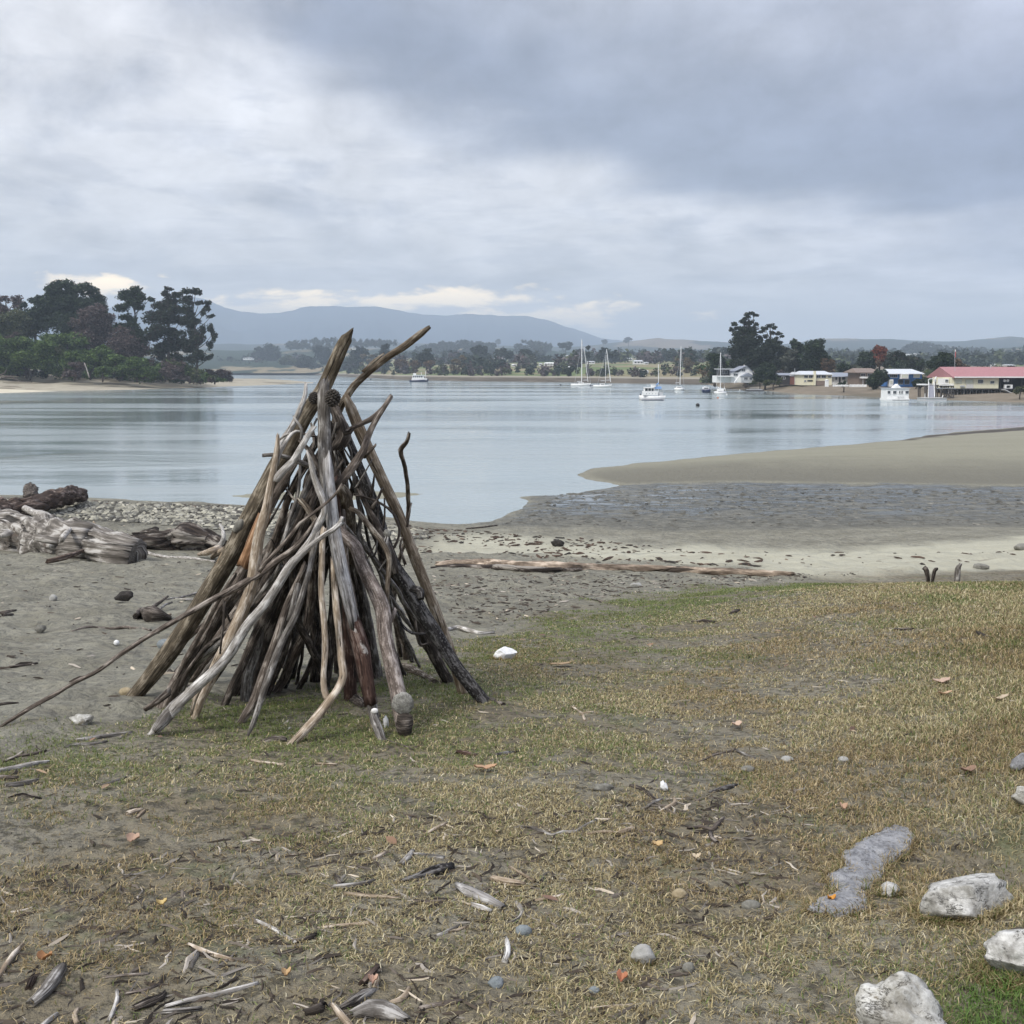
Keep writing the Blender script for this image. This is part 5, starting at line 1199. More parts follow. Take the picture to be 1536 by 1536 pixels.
def build_bits():
    rg = np.random.default_rng(21)
    DARKS = [(.035, .028, .022), (.070, .055, .042), (.13, .11, .09), (.30, .27, .23), (.42, .36, .28)]
    # wood and bark crumbs on the grass
    gp = P0([(-200, 1150), (100, 1110), (400, 1060), (760, 960), (1100, 890), (1560, 860), (1800, 1200), (1750, 1700), (-250, 1700)])
    xy = in_poly(rg, gp, 3400)
    f = P0([(-100, 1330), (500, 1230), (1250, 1180), (1150, 1400), (900, 1700), (-200, 1700)])
    xy2 = in_poly(rg, f, 2600)
    xy = np.vstack([xy, xy2]); n = len(xy)
    L = .006 + .042 * rg.random(n) ** 3.5
    chips("wood_litter", 'crumbs of bark and broken twigs scattered through the grass', xy, L, L * (.06 + .16 * rg.random(n)), L * .10 + .002,
          pal(rg, n, DARKS, [6, 6, 3, 1.3, .7]), rg)
    xy = np.vstack([in_poly(rg, f, 700), in_poly(rg, gp, 350)]); n = len(xy)
    L = .018 + .045 * rg.random(n) ** 1.5
    chips("fallen_twigs", 'thin broken twigs scattered over the foreground grass', xy, L, L * (.045 + .06 * rg.random(n)), L * .06 + .001,
          pal(rg, n, [(.045, .036, .030), (.10, .085, .070), (.20, .18, .155), (.36, .32, .27), (.48, .42, .34)], [4, 5, 4, 2, 1]), rg)
    # beach crumbs, denser toward the drift line
    b1 = P0([(-300, 770), (100, 775), (380, 795), (640, 800), (900, 840), (1180, 868), (800, 922), (640, 985), (400, 1035), (200, 1085), (-200, 1130)])
    xy = in_poly(rg, b1, 2200)
    dk = P0([(630, 870), (800, 862), (1190, 864), (1320, 858), (1180, 872), (1000, 884), (850, 912), (740, 940), (690, 930)])
    xy = np.vstack([xy, in_poly(rg, dk, 1300)]); n = len(xy)
    L = .018 + .055 * rg.random(n) ** 3
    chips("beach_debris", 'dark chips of driftwood strewn over the grey sand', xy, L, L * (.12 + .28 * rg.random(n)), L * .16 + .004,
          pal(rg, n, DARKS, [7, 5, 3, 1.3, .8]), rg)
    wr = P0([(600, 782), (700, 787), (900, 797), (1080, 808), (1200, 822), (1100, 822), (900, 812), (760, 802), (600, 796)])
    w2 = P0([(620, 800), (760, 812), (860, 828), (1000, 838), (1150, 852), (980, 846), (800, 836), (620, 822)])
    w3 = P0([(880, 802), (1250, 812), (1536, 815), (1536, 846), (1200, 848), (1000, 838)])
    w4 = P0([(0, 744), (200, 749), (380, 756), (520, 768), (640, 784), (640, 790), (380, 760), (0, 748)])
    A = np.vstack([in_poly(rg, wr, 480), in_poly(rg, w2, 420), in_poly(rg, w3, 150), in_poly(rg, w4, 260)]); n = len(A)
    L = .03 + .13 * rg.random(n) ** 2.5
    chips("seaweed_wrack", 'brown and black seaweed wrack along the tide line', A, L, L * (.25 + .3 * rg.random(n)), L * .12 + .01,
          pal(rg, n, [(.045, .030, .020), (.065, .042, .030), (.03, .025, .02), (.12, .085, .06)], [4, 4, 3, 1]), rg)
    pb = in_poly(rg, PEB, 7500); pb = pb[pb[:, 0] > -30]; n = len(pb)
    L = .05 + .09 * rg.random(n)
    chips("pebble_bank", 'bank of pale and grey pebbles along the left waterline', pb, L, L * (.55 + .3 * rg.random(n)), L * .55,
          pal(rg, n, [(.31, .295, .235), (.23, .22, .18), (.14, .135, .115), (.42, .40, .33), (.08, .075, .065)], [4, 4, 3, 1.5, 2.5]), rg)
    # mud surface lumps catching light
    mf = PW([(820, 742), (1000, 733), (1500, 738), (1700, 795), (1000, 797), (760, 786)])
    mm = in_poly(rg, mf, 1500); n = len(mm)
    L = .04 + .10 * rg.random(n) ** 3
    chips("mud_lumps", 'small worm casts and stones on the wet mud flat', mm, L, L * .5, L * .22, pal(rg, n, [(.09, .085, .07), (.13, .125, .105), (.19, .18, .15)], [4, 3, 1]), rg)
    # fallen leaves
    n = 90
    xy = in_poly(rg, gp, n); x, y = xy.T; z = zg(x, y)
    az = rg.random(n) * 6.28; L = .014 + .026 * rg.random(n); w = L * (.16 + .25 * rg.random(n))
    a = np.stack([np.cos(az), np.sin(az), (rg.random(n) - .3) * .5], 1); b = np.stack([-np.sin(az), np.cos(az), (rg.random(n) - .5) * .5], 1)
    c = np.stack([x, y, z + .014], 1); L = L[:, None]; w = w[:, None]; up = np.array([[0, 0, 1.]])
    V = np.stack([c - a * L, c - a * L * .3 + b * w + up * w * .5, c + a * L * .4 + b * w * .9 + up * w * .5, c + a * L, c + a * L * .4 - b * w, c - a * L * .3 - b * w], 1).reshape(-1, 3)
    k = np.arange(n)[:, None] * 6
    me = mesh_np("fallen_leaves", V, [k + np.array([[0, 1, 2, 3]]), k + np.array([[0, 3, 4, 5]])], M_GRASS, False)
    cattr(me, 'tint', np.repeat(pal(rg, n, [(.36, .25, .16), (.45, .35, .24), (.25, .15, .095), (.48, .38, .22), (.18, .11, .08)], [3, 3, 3, 1, 3]), 6, 0))
    tag(link("fallen_leaves", me), kind='stuff', label='dry curled tan leaves fallen in the grass')
build_bits()

def leaf_thing(label, px, py, wpx, hpx, col, seed):
    p = hit(px, py); s = p[1] / FPX; rg = np.random.default_rng(seed)
    n = 9; t = np.linspace(-1, 1, n); L = wpx * s / 2; an = -.3 + .6 * rg.random()
    V = []
    for i, q in enumerate(t):
        w = hpx * s * 1.3 * math.sqrt(max(0, 1 - q * q)) * (.8 + .4 * rg.random()) + .001
        zz = .018 + .012 * abs(q) + .006 * rg.random()
        for sgn, dz_ in ((-1, .004), (0, -.002), (1, .006)):
            V.append((q * L * math.cos(an) - sgn * w * math.sin(an), q * L * math.sin(an) + sgn * w, zz + dz_))
    V = np.array(V); V[:, 2] += zg(p[0] + V[:, 0], p[1] + V[:, 1]) - p[2]
    V2 = V.copy(); V2[:, 2] -= .003
    F = grid_faces(n, 3); me = mesh_np("dry_leaf", np.vstack([V, V2]), [F, F[:, ::-1] + len(V)], M_GRASS)
    cattr(me, 'tint', np.tile(col, (2 * len(V), 1)))
    o = link("dry_leaf", me); o.location = p; tag(o, label, "leaf", "fallen leaves")
for i, a in enumerate([
    ("broad pink tan leaf in the left grass", 200, 1266, 20, 11, (.50, .34, .24)), ("orange brown curled leaf at the lower left", 68, 1447, 24, 8, (.42, .22, .10)),
    ("long tan leaf below the tepee's right side", 728, 1158, 36, 7, (.52, .33, .20)), ("pinkish forked leaf in the right grass", 1412, 1026, 26, 11, (.58, .42, .32)),
    ("narrow pale leaf below the forked one at the right", 1417, 1045, 22, 5, (.60, .42, .28)), ("orange leaf lying on the front of the grey slab", 1247, 1358, 14, 4, (.62, .30, .06)),
    ("small rusty orange leaf below the cobble", 933, 1478, 18, 9, (.50, .22, .12)), ("pale leaf at the bottom beside the brown curl", 430, 1472, 15, 6, (.55, .38, .20)),
    ("yellow leaf in the mid lower grass", 986, 1276, 17, 6, (.56, .40, .20)), ("cream leaf right of the wavy branch", 1044, 1295, 15, 5, (.58, .48, .34)),
    ("brown leaf in the shade at right", 1452, 1162, 24, 9, (.30, .19, .13)), ("tan leaf in the grass above the slab", 1265, 1218, 12, 8, (.50, .33, .22)),
    ("pink square leaf chip by the sawn brown stick", 560, 1482, 16, 8, (.55, .36, .26)), ("pale long leaf beyond the forked leaf at right", 1500, 1053, 26, 5, (.55, .45, .33)),
    ("cream coloured leaf right of the charcoal pole in the far grass", 840, 1000, 36, 4, (.42, .30, .18)), ("pale leaf at the right side of mid grass", 1105, 1092, 16, 6, (.60, .45, .34)),
    ("small gold leaf near the left pale sticks", 243, 1365, 16, 4, (.60, .46, .20))]):
    leaf_thing(*a, 300 + i)

# ------------------------------------------------------------------ trees
PAL = dict(
    pine=([(.020, .034, .018), (.034, .052, .026), (.055, .078, .036), (.014, .022, .014)], [4, 4, 2, 3]),
    dpine=([(.018, .026, .017), (.030, .040, .024), (.050, .060, .036), (.055, .038, .034)], [4, 4, 1.5, 1]),
    bush=([(.056, .098, .026), (.086, .136, .038), (.125, .175, .052), (.028, .046, .015)], [4, 4, 2.5, 2]),
    olive=([(.060, .072, .030), (.085, .098, .044), (.115, .120, .060), (.035, .042, .020)], [4, 4, 2, 2]),
    bare=([(.085, .060, .055), (.120, .092, .085), (.165, .138, .130), (.050, .036, .034)], [4, 4, 2, 3]),
    red=([(.200, .055, .032), (.280, .085, .045), (.120, .040, .026), (.09, .07, .03)], [4, 3, 2, 1]),
    euc=([(.024, .034, .022), (.040, .052, .034), (.062, .072, .048), (.018, .022, .016)], [4, 4, 1.5, 2]),
    rust=([(.105, .070, .040), (.150, .100, .058), (.075, .055, .034)], [3, 3, 2]),
    poplar=([(.150, .120, .075), (.190, .155, .100), (.105, .088, .056)], [3, 3, 2]),
    grey=([(.080, .088, .066), (.105, .112, .088), (.055, .060, .046)], [3, 3, 2]),
)
def leaf_cloud(blobs, size, pal_, rg, elong=1.6, down=.0):
    """blobs: (x, y, z, rx, ry, rz, n)"""
    V, C = [], []
    for (bx_, by_, bz, rx, ry, rz, n) in blobs:
        n = int(n)
        d = rg.normal(size=(n, 3)); d /= np.linalg.norm(d, axis=1)[:, None]
        rr = rg.random(n) ** .42
        lump = .72 + .56 * vn(d[:, 0] * 2.2 + bx_, d[:, 1] * 2.2 + d[:, 2] * 2.9 + bz, 5)
        p = d * (rr * lump)[:, None] * np.array([rx, ry, rz]) + np.array([bx_, by_, bz])
        a = rg.normal(size=(n, 3)); a[:, 2] *= .6; a[:, 2] -= down; a /= np.linalg.norm(a, axis=1)[:, None]
        b = np.cross(a, rg.normal(size=(n, 3))); b /= np.linalg.norm(b, axis=1)[:, None]
        s = size * (.5 + .9 * rg.random((n, 1)))
        V.append(np.stack([p - a * s * elong * .6, p + b * s * .5, p + a * s * elong * .6, p - b * s * .5], 1).reshape(-1, 3))
        sh = .85 + .3 * rg.random()
        C.append(np.repeat(pal(rg, n, *pal_) * sh, 4, 0))
    V = np.concatenate(V); C = np.concatenate(C)
    return V, np.arange(len(V)).reshape(-1, 4), C
def tube_px(A, pts, rs, ns=6, seed=0):
    A.tube(np.array(pts), np.array(rs), ns, seed, .12, .3, step=.8)
def tree(label, cat, D, base, blobs, palette, name="tree", leaf=2.2, trunk=2.0, group=None, cover=1.5, basez=None, barkc=(.07, .058, .048), limbs=True, seed=0, down=0.0, lean=0, elong=1.6, topz=None, trunk_vis=True):
    """base px,py ; blobs (px, py, rx, ry[, dY]) in pixels at distance D"""
    rg = np.random.default_rng(seed * 13 + int(base[0]) + 5)
    s = D / FPX
    b0 = at(base[0], base[1], D)
    if basez is not None: b0[2] = basez
    B = []
    for q in blobs:
        px, py, rx, ry = q[:4]
        dY = q[4] if len(q) > 4 else (rg.random() - .5) * 1.2 * max(q[2], 6) * s
        if palette in ('pine', 'dpine', 'euc') and ry > 5.5: ry *= 1.2
        c = at(px, py, D); c[1] += dY
        n = 3.14 * rx * ry / (leaf * leaf * .62) * cover * 2.8 + 14
        B.append((*c, rx * s, max(rx, 3) * s * .9, ry * s, n))
    if any(k in cat for k in ('bush', 'shrub', 'hedge')):
        low_ = min(q[2] - q[5] for q in B); B = [(q[0], q[1], q[2] - (low_ - b0[2]) * .8, *q[3:]) for q in B]
    B0 = B; B = []
    for q in B0:
        B.append((*q[:3], q[3] * .72, q[4] * .72, q[5] * .72, q[6] * .42))
        for _ in range(4):
            d = rg.normal(size=3); d /= np.linalg.norm(d); k = .5 + .45 * rg.random()
            B.append((q[0] + d[0] * q[3] * .75, q[1] + d[1] * q[4] * .75, q[2] + d[2] * q[5] * .75, q[3] * k, q[4] * k, q[5] * k * .85, q[6] * k * k * .62))
    V, F, Cc = leaf_cloud(B, leaf * s, PAL[palette], rg, elong, down); B = B0
    root = bpy.data.objects.new(name, None); COL.objects.link(root); root.location = b0
    tag(root, label, cat, group)
    me = mesh_np("crown", V - b0, F, M_LEAF, False); cattr(me, 'tint', Cc); link("crown", me, root)
    A = Acc()
    top = max(B, key=lambda q: q[2]); ctr = np.array([np.mean([q[0] for q in B]), D, 0])
    tp = np.array([top[0] * .6 + ctr[0] * .4, top[1] * .5 + D * .5, top[2]])
    mid = (b0 * .5 + tp * .5) + np.array([(b0[0] - tp[0]) * .15 + rg.normal() * s * 1.5, 0, 0])
    b1 = b0 - np.array([0, 0, 1.0])
    tr = trunk * s
    tube_px(A, [b1, b0, mid, tp], [tr * 1.2, tr, tr * .7, tr * .15], 7, 3)
    if limbs:
        for q in B:
            c = np.array(q[:3]); t = np.clip((c[2] - b0[2]) / (tp[2] - b0[2] + 1e-6) - .18, .08, .9)
            st = b0 + (mid - b0) * (2 * t) if t < .5 else mid + (tp - mid) * (2 * t - 1)
            if np.linalg.norm(c - st) > .6:
                tube_px(A, [st, (st + c) / 2 + [0, 0, -.04 * np.linalg.norm(c - st)], c + [0, 0, q[5] * .3]], [tr * .38, tr * .26, tr * .08], 5, 9)
    o = A.obj("trunk", M_TRUNK, root, b0)
    cattr(o.data, 'tint', np.array(barkc) * (.8 + .4 * rg.random((len(o.data.vertices), 1))))
    return root
def auto(px0, px1, py0, py1, n, rg, shape='dome', r=None):
    """fill an outline with blobs"""
    out = []
    w, h = px1 - px0, py1 - py0
    r = r or max(2.5, min(w, h) / 4.2)
    k = 0
    while len(out) < n and k < 4000:
        k += 1
        u, v = rg.random() * 2 - 1, rg.random()
        lim = {'dome': math.sqrt(max(0, 1 - (1 - v) ** 2 * .999)), 'column': .9, 'cone': .25 + .75 * v, 'egg': math.sin(math.pi * min(1, .12 + v * .8)) ** .6}[shape]
        if abs(u) > lim: continue
        q = r * (.7 + .6 * rg.random())
        out.append(((px0 + px1) / 2 + u * max(1, w / 2 - q * .8), py0 + q * .8 + v * max(1, h - 1.6 * q), q * 1.15, q * .85))
    return out
def build_spit_trees():
    rg = np.random.default_rng(5)
    T = tree
    G = "trees on the sand spit"
    D0 = 312
    T("tallest broad dark pine in the left of the spit grove", "pine tree", 330, (108, 556), [(88, 436, 14, 8), (104, 428, 16, 9), (122, 433, 14, 8), (74, 446, 10, 7), (138, 440, 10, 8), (150, 448, 10, 8), (96, 448, 18, 10), (118, 452, 20, 12), (140, 458, 14, 10), (84, 462, 16, 12), (104, 470, 22, 14), (130, 475, 20, 14), (154, 462, 8, 8), (100, 492, 24, 16), (64, 452, 7, 4)], 'pine', "pine_tree", 2.0, 3, G)
    T("dark ragged pine left of the tallest one", "pine tree", 332, (52, 556), [(50, 452, 8, 5), (62, 449, 7, 5), (58, 465, 14, 9), (44, 472, 13, 9), (70, 480, 14, 10), (50, 492, 18, 12), (36, 458, 6, 4)], 'pine', "pine_tree", 2.0, 2.4, G)
    T("purplish half bare tree at the left edge of the spit", "bare tree", 335, (22, 556), [(8, 448, 8, 6), (24, 450, 8, 7), (30, 462, 12, 10), (6, 466, 12, 10), (16, 484, 18, 12), (-14, 455, 14, 10), (-20, 480, 20, 16)], 'bare', "bare_tree", 1.8, 2, G, .8)
    T("dull green tree low at the left edge of the spit", "tree", 326, (8, 558), auto(-40, 50, 458, 530, 16, rg), 'olive', "broadleaf_tree", 2.0, 2, G, 1.2)
    T("brown dead looking tree between the tallest pine and the round topped pine", "bare tree", 322, (142, 556), auto(112, 172, 455, 545, 18, rg), 'bare', "bare_tree", 1.8, 2, G, .95)
    T("brown bare tree below the round topped pine", "bare tree", 318, (180, 556), auto(150, 222, 492, 552, 16, rg), 'bare', "bare_tree", 1.8, 2, G, 1.0)
    T("pine with a round top on a bare leaning trunk", "pine tree", 318, (205, 556), [(190, 440, 9, 6), (202, 437, 11, 6), (212, 444, 8, 6), (196, 450, 14, 7), (188, 462, 10, 6), (208, 458, 9, 5), (192, 476, 12, 7), (203, 492, 12, 8), (186, 496, 12, 9), (224, 449, 6, 4), (214, 508, 14, 10)], 'pine', "pine_tree", 1.9, 2.2, G)
    T("tall dark conifer with a pointed top near the spit's right end", "conifer", D0, (252, 558), [(254, 433, 5, 4), (246, 440, 7, 5), (262, 441, 8, 5), (252, 450, 13, 6), (240, 462, 13, 8), (263, 463, 14, 8), (232, 478, 13, 8), (252, 480, 16, 10), (270, 482, 10, 8), (240, 497, 16, 9), (262, 501, 14, 10), (228, 505, 12, 8), (250, 517, 16, 10), (270, 520, 10, 9), (238, 528, 14, 9), (256, 536, 12, 8)], 'dpine', "conifer_tree", 1.9, 2.4, G, 1.25)
    T("open dark tree with drooping arms at the far right of the spit grove", "pine tree", D0 - 4, (296, 560), [(282, 438, 8, 5), (294, 439, 7, 5), (280, 450, 9, 6), (298, 453, 7, 4), (310, 455, 5, 5), (311, 464, 6, 5), (319, 474, 6, 3), (306, 470, 5, 4), (284, 466, 10, 7), (280, 482, 9, 7), (292, 480, 7, 6), (317, 490, 5, 6), (319, 503, 5, 7), (305, 496, 5, 6), (288, 500, 9, 9), (300, 512, 8, 8), (314, 520, 5, 7), (284, 520, 9, 9), (298, 532, 10, 8), (316, 535, 4, 5), (286, 540, 8, 6)], 'dpine', "pine_tree", 1.8, 2, G, 1.25, down=.3)
    T("large rounded green shrub under the tallest pine", "shrub", 318, (98, 555), [(84, 484, 18, 9), (102, 482, 20, 9), (118, 490, 18, 9), (76, 496, 16, 10), (100, 500, 22, 12), (124, 505, 14, 10), (110, 514, 20, 10)], 'bush', "round_shrub", 2.0, 1.6, G, 1.6)
    T("big green shrub mass at the left foot of the spit grove", "shrub", 300, (45, 562), [(28, 512, 22, 11), (52, 518, 20, 11), (70, 530, 18, 12), (14, 528, 24, 14), (40, 540, 28, 14), (66, 548, 20, 12), (-14, 520, 24, 18), (-16, 545, 30, 14), (10, 552, 26, 10)], 'bush', "round_shrub", 2.0, 1.6, G, 1.7)
    T("grey green shrub at the far left above the big shrub mass", "shrub", 312, (25, 556), auto(-25, 62, 488, 535, 12, rg), 'olive', "round_shrub", 2.0, 1.4, G, 1.3)
    T("bright green shrub in the middle front of the grove", "shrub", 300, (135, 562), [(118, 524, 16, 8), (146, 522, 18, 9), (160, 532, 12, 10), (128, 538, 18, 10), (152, 546, 16, 9), (104, 536, 14, 10)], 'bush', "round_shrub", 2.0, 1.4, G, 1.6)
    T("small dark green bush at the sand's edge in the middle of the grove", "bush", 292, (154, 566), [(150, 556, 9, 6), (160, 557, 8, 6), (154, 552, 8, 5)], 'bush', "small_bush", 1.8, 1, G, 1.8)
    T("sloping green shrub running down to the sand right of the middle", "shrub", 298, (205, 566), [(178, 540, 14, 8), (196, 544, 16, 8), (212, 552, 15, 8), (224, 558, 10, 7), (188, 553, 14, 8), (205, 561, 14, 6)], 'bush', "round_shrub", 1.9, 1.2, G, 1.7)
    T("grey leafless scrub at the foot of the spit shrubs", "scrub", 294, (112, 564), auto(92, 150, 540, 566, 9, rg), 'bare', "bare_scrub", 1.4, 1, G, .45, elong=3.5)
    T("grey leafless scrub under the right hand pines", "scrub", 300, (248, 566), auto(228, 285, 545, 572, 9, rg), 'bare', "bare_scrub", 1.4, 1, G, .6, elong=3.5)
    T("brown leafless scrub at the tip of the spit grove", "scrub", 318, (322, 570), auto(286, 350, 550, 575, 11, rg), 'bare', "bare_scrub", 1.3, 1, G, .55, elong=3.5)
    T("grey twiggy bush at the left above the big shrub mass", "scrub", 308, (18, 560), auto(2, 36, 496, 520, 6, rg), 'bare', "bare_scrub", 1.4, 1, G, .5, elong=3)
    # undergrowth closing the foot of the grove
    V, C = [], []
    for _ in range(520):
        px = -90 + 430 * rg.random(); D = 300 + 45 * rg.random(); lo = np.interp(px, [-90, 60, 150, 240, 340], [562, 562, 566, 569, 571])
        hgt = np.interp(px, [-90, 60, 180, 270, 300, 335], [55, 42, 34, 26, 12, 3]); c = at(px, lo - hgt * rg.random() ** 1.4, D); r = (4 + 5 * rg.random()) * D / FPX * min(1, hgt / 14)
        v, f, cc = leaf_cloud([(*c, r * 1.2, r, r, 110)], 2.0 * D / FPX, PAL[['bush', 'bush', 'olive', 'bare', 'pine'][int(rg.integers(5))]], rg); V.append(v); C.append(cc)
    V = np.concatenate(V); C = np.concatenate(C)
    me = mesh_np("undergrowth", V, np.arange(len(V)).reshape(-1, 4), M_LEAF, False); cattr(me, 'tint', C)
    tag(link("undergrowth", me), kind='stuff', label='tangled green and brown undergrowth between the spit trees')
    # driftwood on the spit
    def far_stick(label, pts, D, m='grey'):
        P = [at(x, y, D) for x, y, r in pts]; R = [r * D / FPX for *_, r in pts]
        o = Acc().tube(np.array(P), np.array(R), 6, int(pts[0][0]), .2, .5, step=.5).obj("driftwood_snag", WM[m]); tag(o, label, "driftwood")
    far_stick("bleached fallen trunk at the edge of the spit shrubs", [(127, 545, .5), (131, 556, .9), (134, 566, .9)], 288, 'white')
    far_stick("dark snag on the sand at the left end of the spit", [(-4, 563, 1.5), (6, 560, 1.2), (10, 554, .6)], 285, 'dark')
    far_stick("dark curved branch lying on the spit sand at the left", [(4, 566, 2), (18, 565, 1.6), (26, 571, 1), (48, 573, .7)], 280, 'dark')
    far_stick("dark fallen trunk at the tip of the spit", [(290, 556, 1.5), (306, 563, 1.8), (326, 567, 1.6), (350, 568, 1)], 318, 'dark')
build_spit_trees()

def build_right_trees():
    rg = np.random.default_rng(15)
    T = tree; G = "trees behind the right shore houses"
    T("tallest eucalyptus with umbrella tufts at its top", "eucalyptus tree", 285, (1118, 573), [(1126, 470, 7, 3), (1121, 474, 5, 3), (1132, 473, 3, 2.5), (1113, 481, 6, 3), (1118, 478, 4, 2.5), (1102, 487, 6, 3), (1097, 494, 4, 3), (1108, 491, 5, 3), (1125, 484, 8, 5), (1134, 487, 4, 2.5), (1130, 494, 7, 5),
       (1115, 498, 9, 6), (1105, 505, 8, 6), (1125, 505, 11, 8), (1112, 514, 12, 8), (1130, 518, 11, 9), (1104, 524, 9, 8), (1118, 530, 14, 10), (1134, 534, 10, 10), (1108, 542, 12, 9), (1126, 548, 14, 9)], 'euc', "eucalyptus_tree", 1.7, 2.2, G, 1.5)
    T("second eucalyptus with thin open tufts on long limbs", "eucalyptus tree", 288, (1152, 573), [(1155, 488, 5, 3), (1161, 491, 4, 2.5), (1148, 493, 5, 3), (1142, 498, 4, 3), (1168, 500, 4, 2.5), (1173, 505, 3, 2), (1158, 499, 4, 2.5), (1150, 504, 4, 3), (1164, 508, 4, 2.5), (1140, 508, 5, 4), (1155, 513, 9, 5), (1170, 513, 4, 3),
       (1147, 520, 10, 8), (1162, 522, 10, 8), (1155, 534, 14, 10), (1172, 532, 8, 9), (1142, 540, 10, 9), (1165, 548, 14, 9)], 'euc', "eucalyptus_tree", 1.7, 1.8, G, 1.5)
    T("greyish tree between the second eucalyptus and the pines", "tree", 282, (1180, 574), auto(1168, 1194, 510, 570, 14, rg), 'grey', "broadleaf_tree", 1.8, 1.4, G, 1.1)
    T("narrow dark pine right of the eucalypts", "pine tree", 285, (1193, 574), auto(1184, 1206, 506, 565, 14, rg, 'column'), 'pine', "pine_tree", 1.8, 1.6, G, 1.5)
    T("wide round topped dark pine left of the shore houses", "pine tree", 280, (1222, 574), auto(1205, 1243, 510, 565, 22, rg), 'pine', "pine_tree", 1.8, 2, G, 1.6)
    T("rusty leaved tree right of the round topped pine", "tree", 278, (1241, 574), auto(1230, 1254, 530, 566, 10, rg), 'rust', "broadleaf_tree", 1.7, 1.2, G, 1.3)
    T("dark rounded tree behind the grey roofed house", "tree", 282, (1264, 574), auto(1254, 1276, 543, 566, 8, rg), 'pine', "broadleaf_tree", 1.7, 1.2, G, 1.5)
    T("olive rounded tree left of the brown roofed house", "tree", 282, (1282, 574), auto(1272, 1294, 545, 566, 8, rg), 'grey', "broadleaf_tree", 1.7, 1.2, G, 1.4)
    T("dark green tree left of the red autumn tree", "tree", 300, (1298, 572), auto(1283, 1314, 524, 562, 14, rg), 'pine', "broadleaf_tree", 1.8, 1.6, G, 1.6)
    T("bright red autumn tree above the brown roof", "autumn tree", 300, (1319, 570), auto(1306, 1333, 518, 546, 12, rg), 'red', "autumn_tree", 1.7, 1.6, G, 1.6)
    T("dark bushy tree right of the red tree", "tree", 296, (1346, 570), auto(1328, 1366, 528, 562, 16, rg), 'dpine', "broadleaf_tree", 1.8, 1.6, G, 1.6)
    T("second dark bushy tree above the blue house", "tree", 296, (1368, 570), auto(1354, 1384, 530, 562, 14, rg), 'dpine', "broadleaf_tree", 1.8, 1.6, G, 1.6)
    T("big round dark green tree between the blue house and the red roof", "tree", 240, (1412, 582), auto(1396, 1430, 530, 578, 22, rg, 'egg'), 'pine', "broadleaf_tree", 1.9, 1.8, G, 1.7)
    T("olive shrub tree beside the blue house's right corner", "shrub", 238, (1388, 582), auto(1378, 1400, 548, 578, 8, rg), 'olive', "round_shrub", 1.8, 1, G, 1.4)
    T("low brown tree behind the left end of the red roof", "tree", 250, (1438, 574), auto(1426, 1446, 538, 566, 7, rg), 'rust', "broadleaf_tree", 1.7, 1, G, 1.2)
    T("dark green tree left of the grey gabled house", "tree", 290, (1072, 572), auto(1058, 1092, 530, 568, 16, rg), 'pine', "broadleaf_tree", 1.8, 1.6, G, 1.6)
    T("green garden tree right of the grey gabled house", "garden tree", 268, (1148, 577), auto(1132, 1166, 544, 575, 16, rg), 'pine', "garden_tree", 1.7, 1.2, G, 1.6)
    T("low green hedge bush on the shore right of the garden tree", "bush", 262, (1160, 578), auto(1144, 1178, 564, 578, 8, rg), 'olive', "garden_bush", 1.6, .8, G, 1.6)
    T("pale olive bush on the bank below the gabled house", "bush", 268, (1140, 577), auto(1126, 1150, 565, 577, 6, rg), 'olive', "garden_bush", 1.6, .8, G, 1.5)
    T("bare pinkish shrub behind the dark shed", "bare shrub", 272, (1170, 574), auto(1160, 1180, 550, 568, 6, rg), 'bare', "bare_shrub", 1.5, .8, G, .7)
    T("dark hedge mass between the brown roofed house and the blue house", "hedge bush", 226, (1314, 581), auto(1300, 1332, 554, 580, 14, rg), 'pine', "hedge_bush", 1.8, 1, G, 1.7)
    T("clipped dark bush below the cream house's right end", "bush", 226, (1266, 580), auto(1256, 1276, 571, 580, 6, rg), 'pine', "garden_bush", 1.5, .8, G, 1.7)
    T("green bush hiding the lower right of the blue house", "bush", 216, (1374, 582), auto(1362, 1386, 566, 581, 7, rg), 'pine', "garden_bush", 1.6, .8, G, 1.7)
    T("scrubby bush on the bank at the right edge below the wharf hall", "bush", 178, (1530, 592), auto(1515, 1560, 576, 592, 9, rg), 'olive', "bank_bush", 1.8, .8, G, 1.3)
    V, C = [], []
    for _ in range(430):
        px = 1050 + 640 * rg.random(); D = 286 + 40 * rg.random()
        top = np.interp(px, [1050, 1095, 1100, 1200, 1250, 1285, 1330, 1395, 1440, 1700], [545, 545, 530, 530, 548, 548, 540, 545, 553, 553]); c = at(px, 574 - (574 - top) * rg.random(), D); r = (4 + 4 * rg.random()) * D / FPX
        v, f, cc = leaf_cloud([(*c, r * 1.2, r, r, 100)], 1.9 * D / FPX, PAL[['bush', 'pine', 'olive', 'euc', 'grey', 'rust', 'pine'][int(rg.integers(7))]], rg); V.append(v); C.append(cc)
    V = np.concatenate(V); C = np.concatenate(C)
    me = mesh_np("garden_growth", V, np.arange(len(V)).reshape(-1, 4), M_LEAF, False); cattr(me, 'tint', C)
    tag(link("garden_growth", me), kind='stuff', label='mixed garden shrubbery behind the right shore houses')
    # palm
    D = 214; s = D / FPX; b0 = at(1404, 583, D)
    root = bpy.data.objects.new("palm_tree", None); COL.objects.link(root); root.location = b0
    tag(root, "spreading phoenix palm between the blue house and the wharf", "palm tree")
    A = Acc(); A.tube(np.array([b0 - [0, 0, .6], b0 + [0, 0, 10 * s], b0 + [0, 0, 21 * s]]), np.array([3, 2.6, 2.4]) * s, 8, 4, .2, .05)
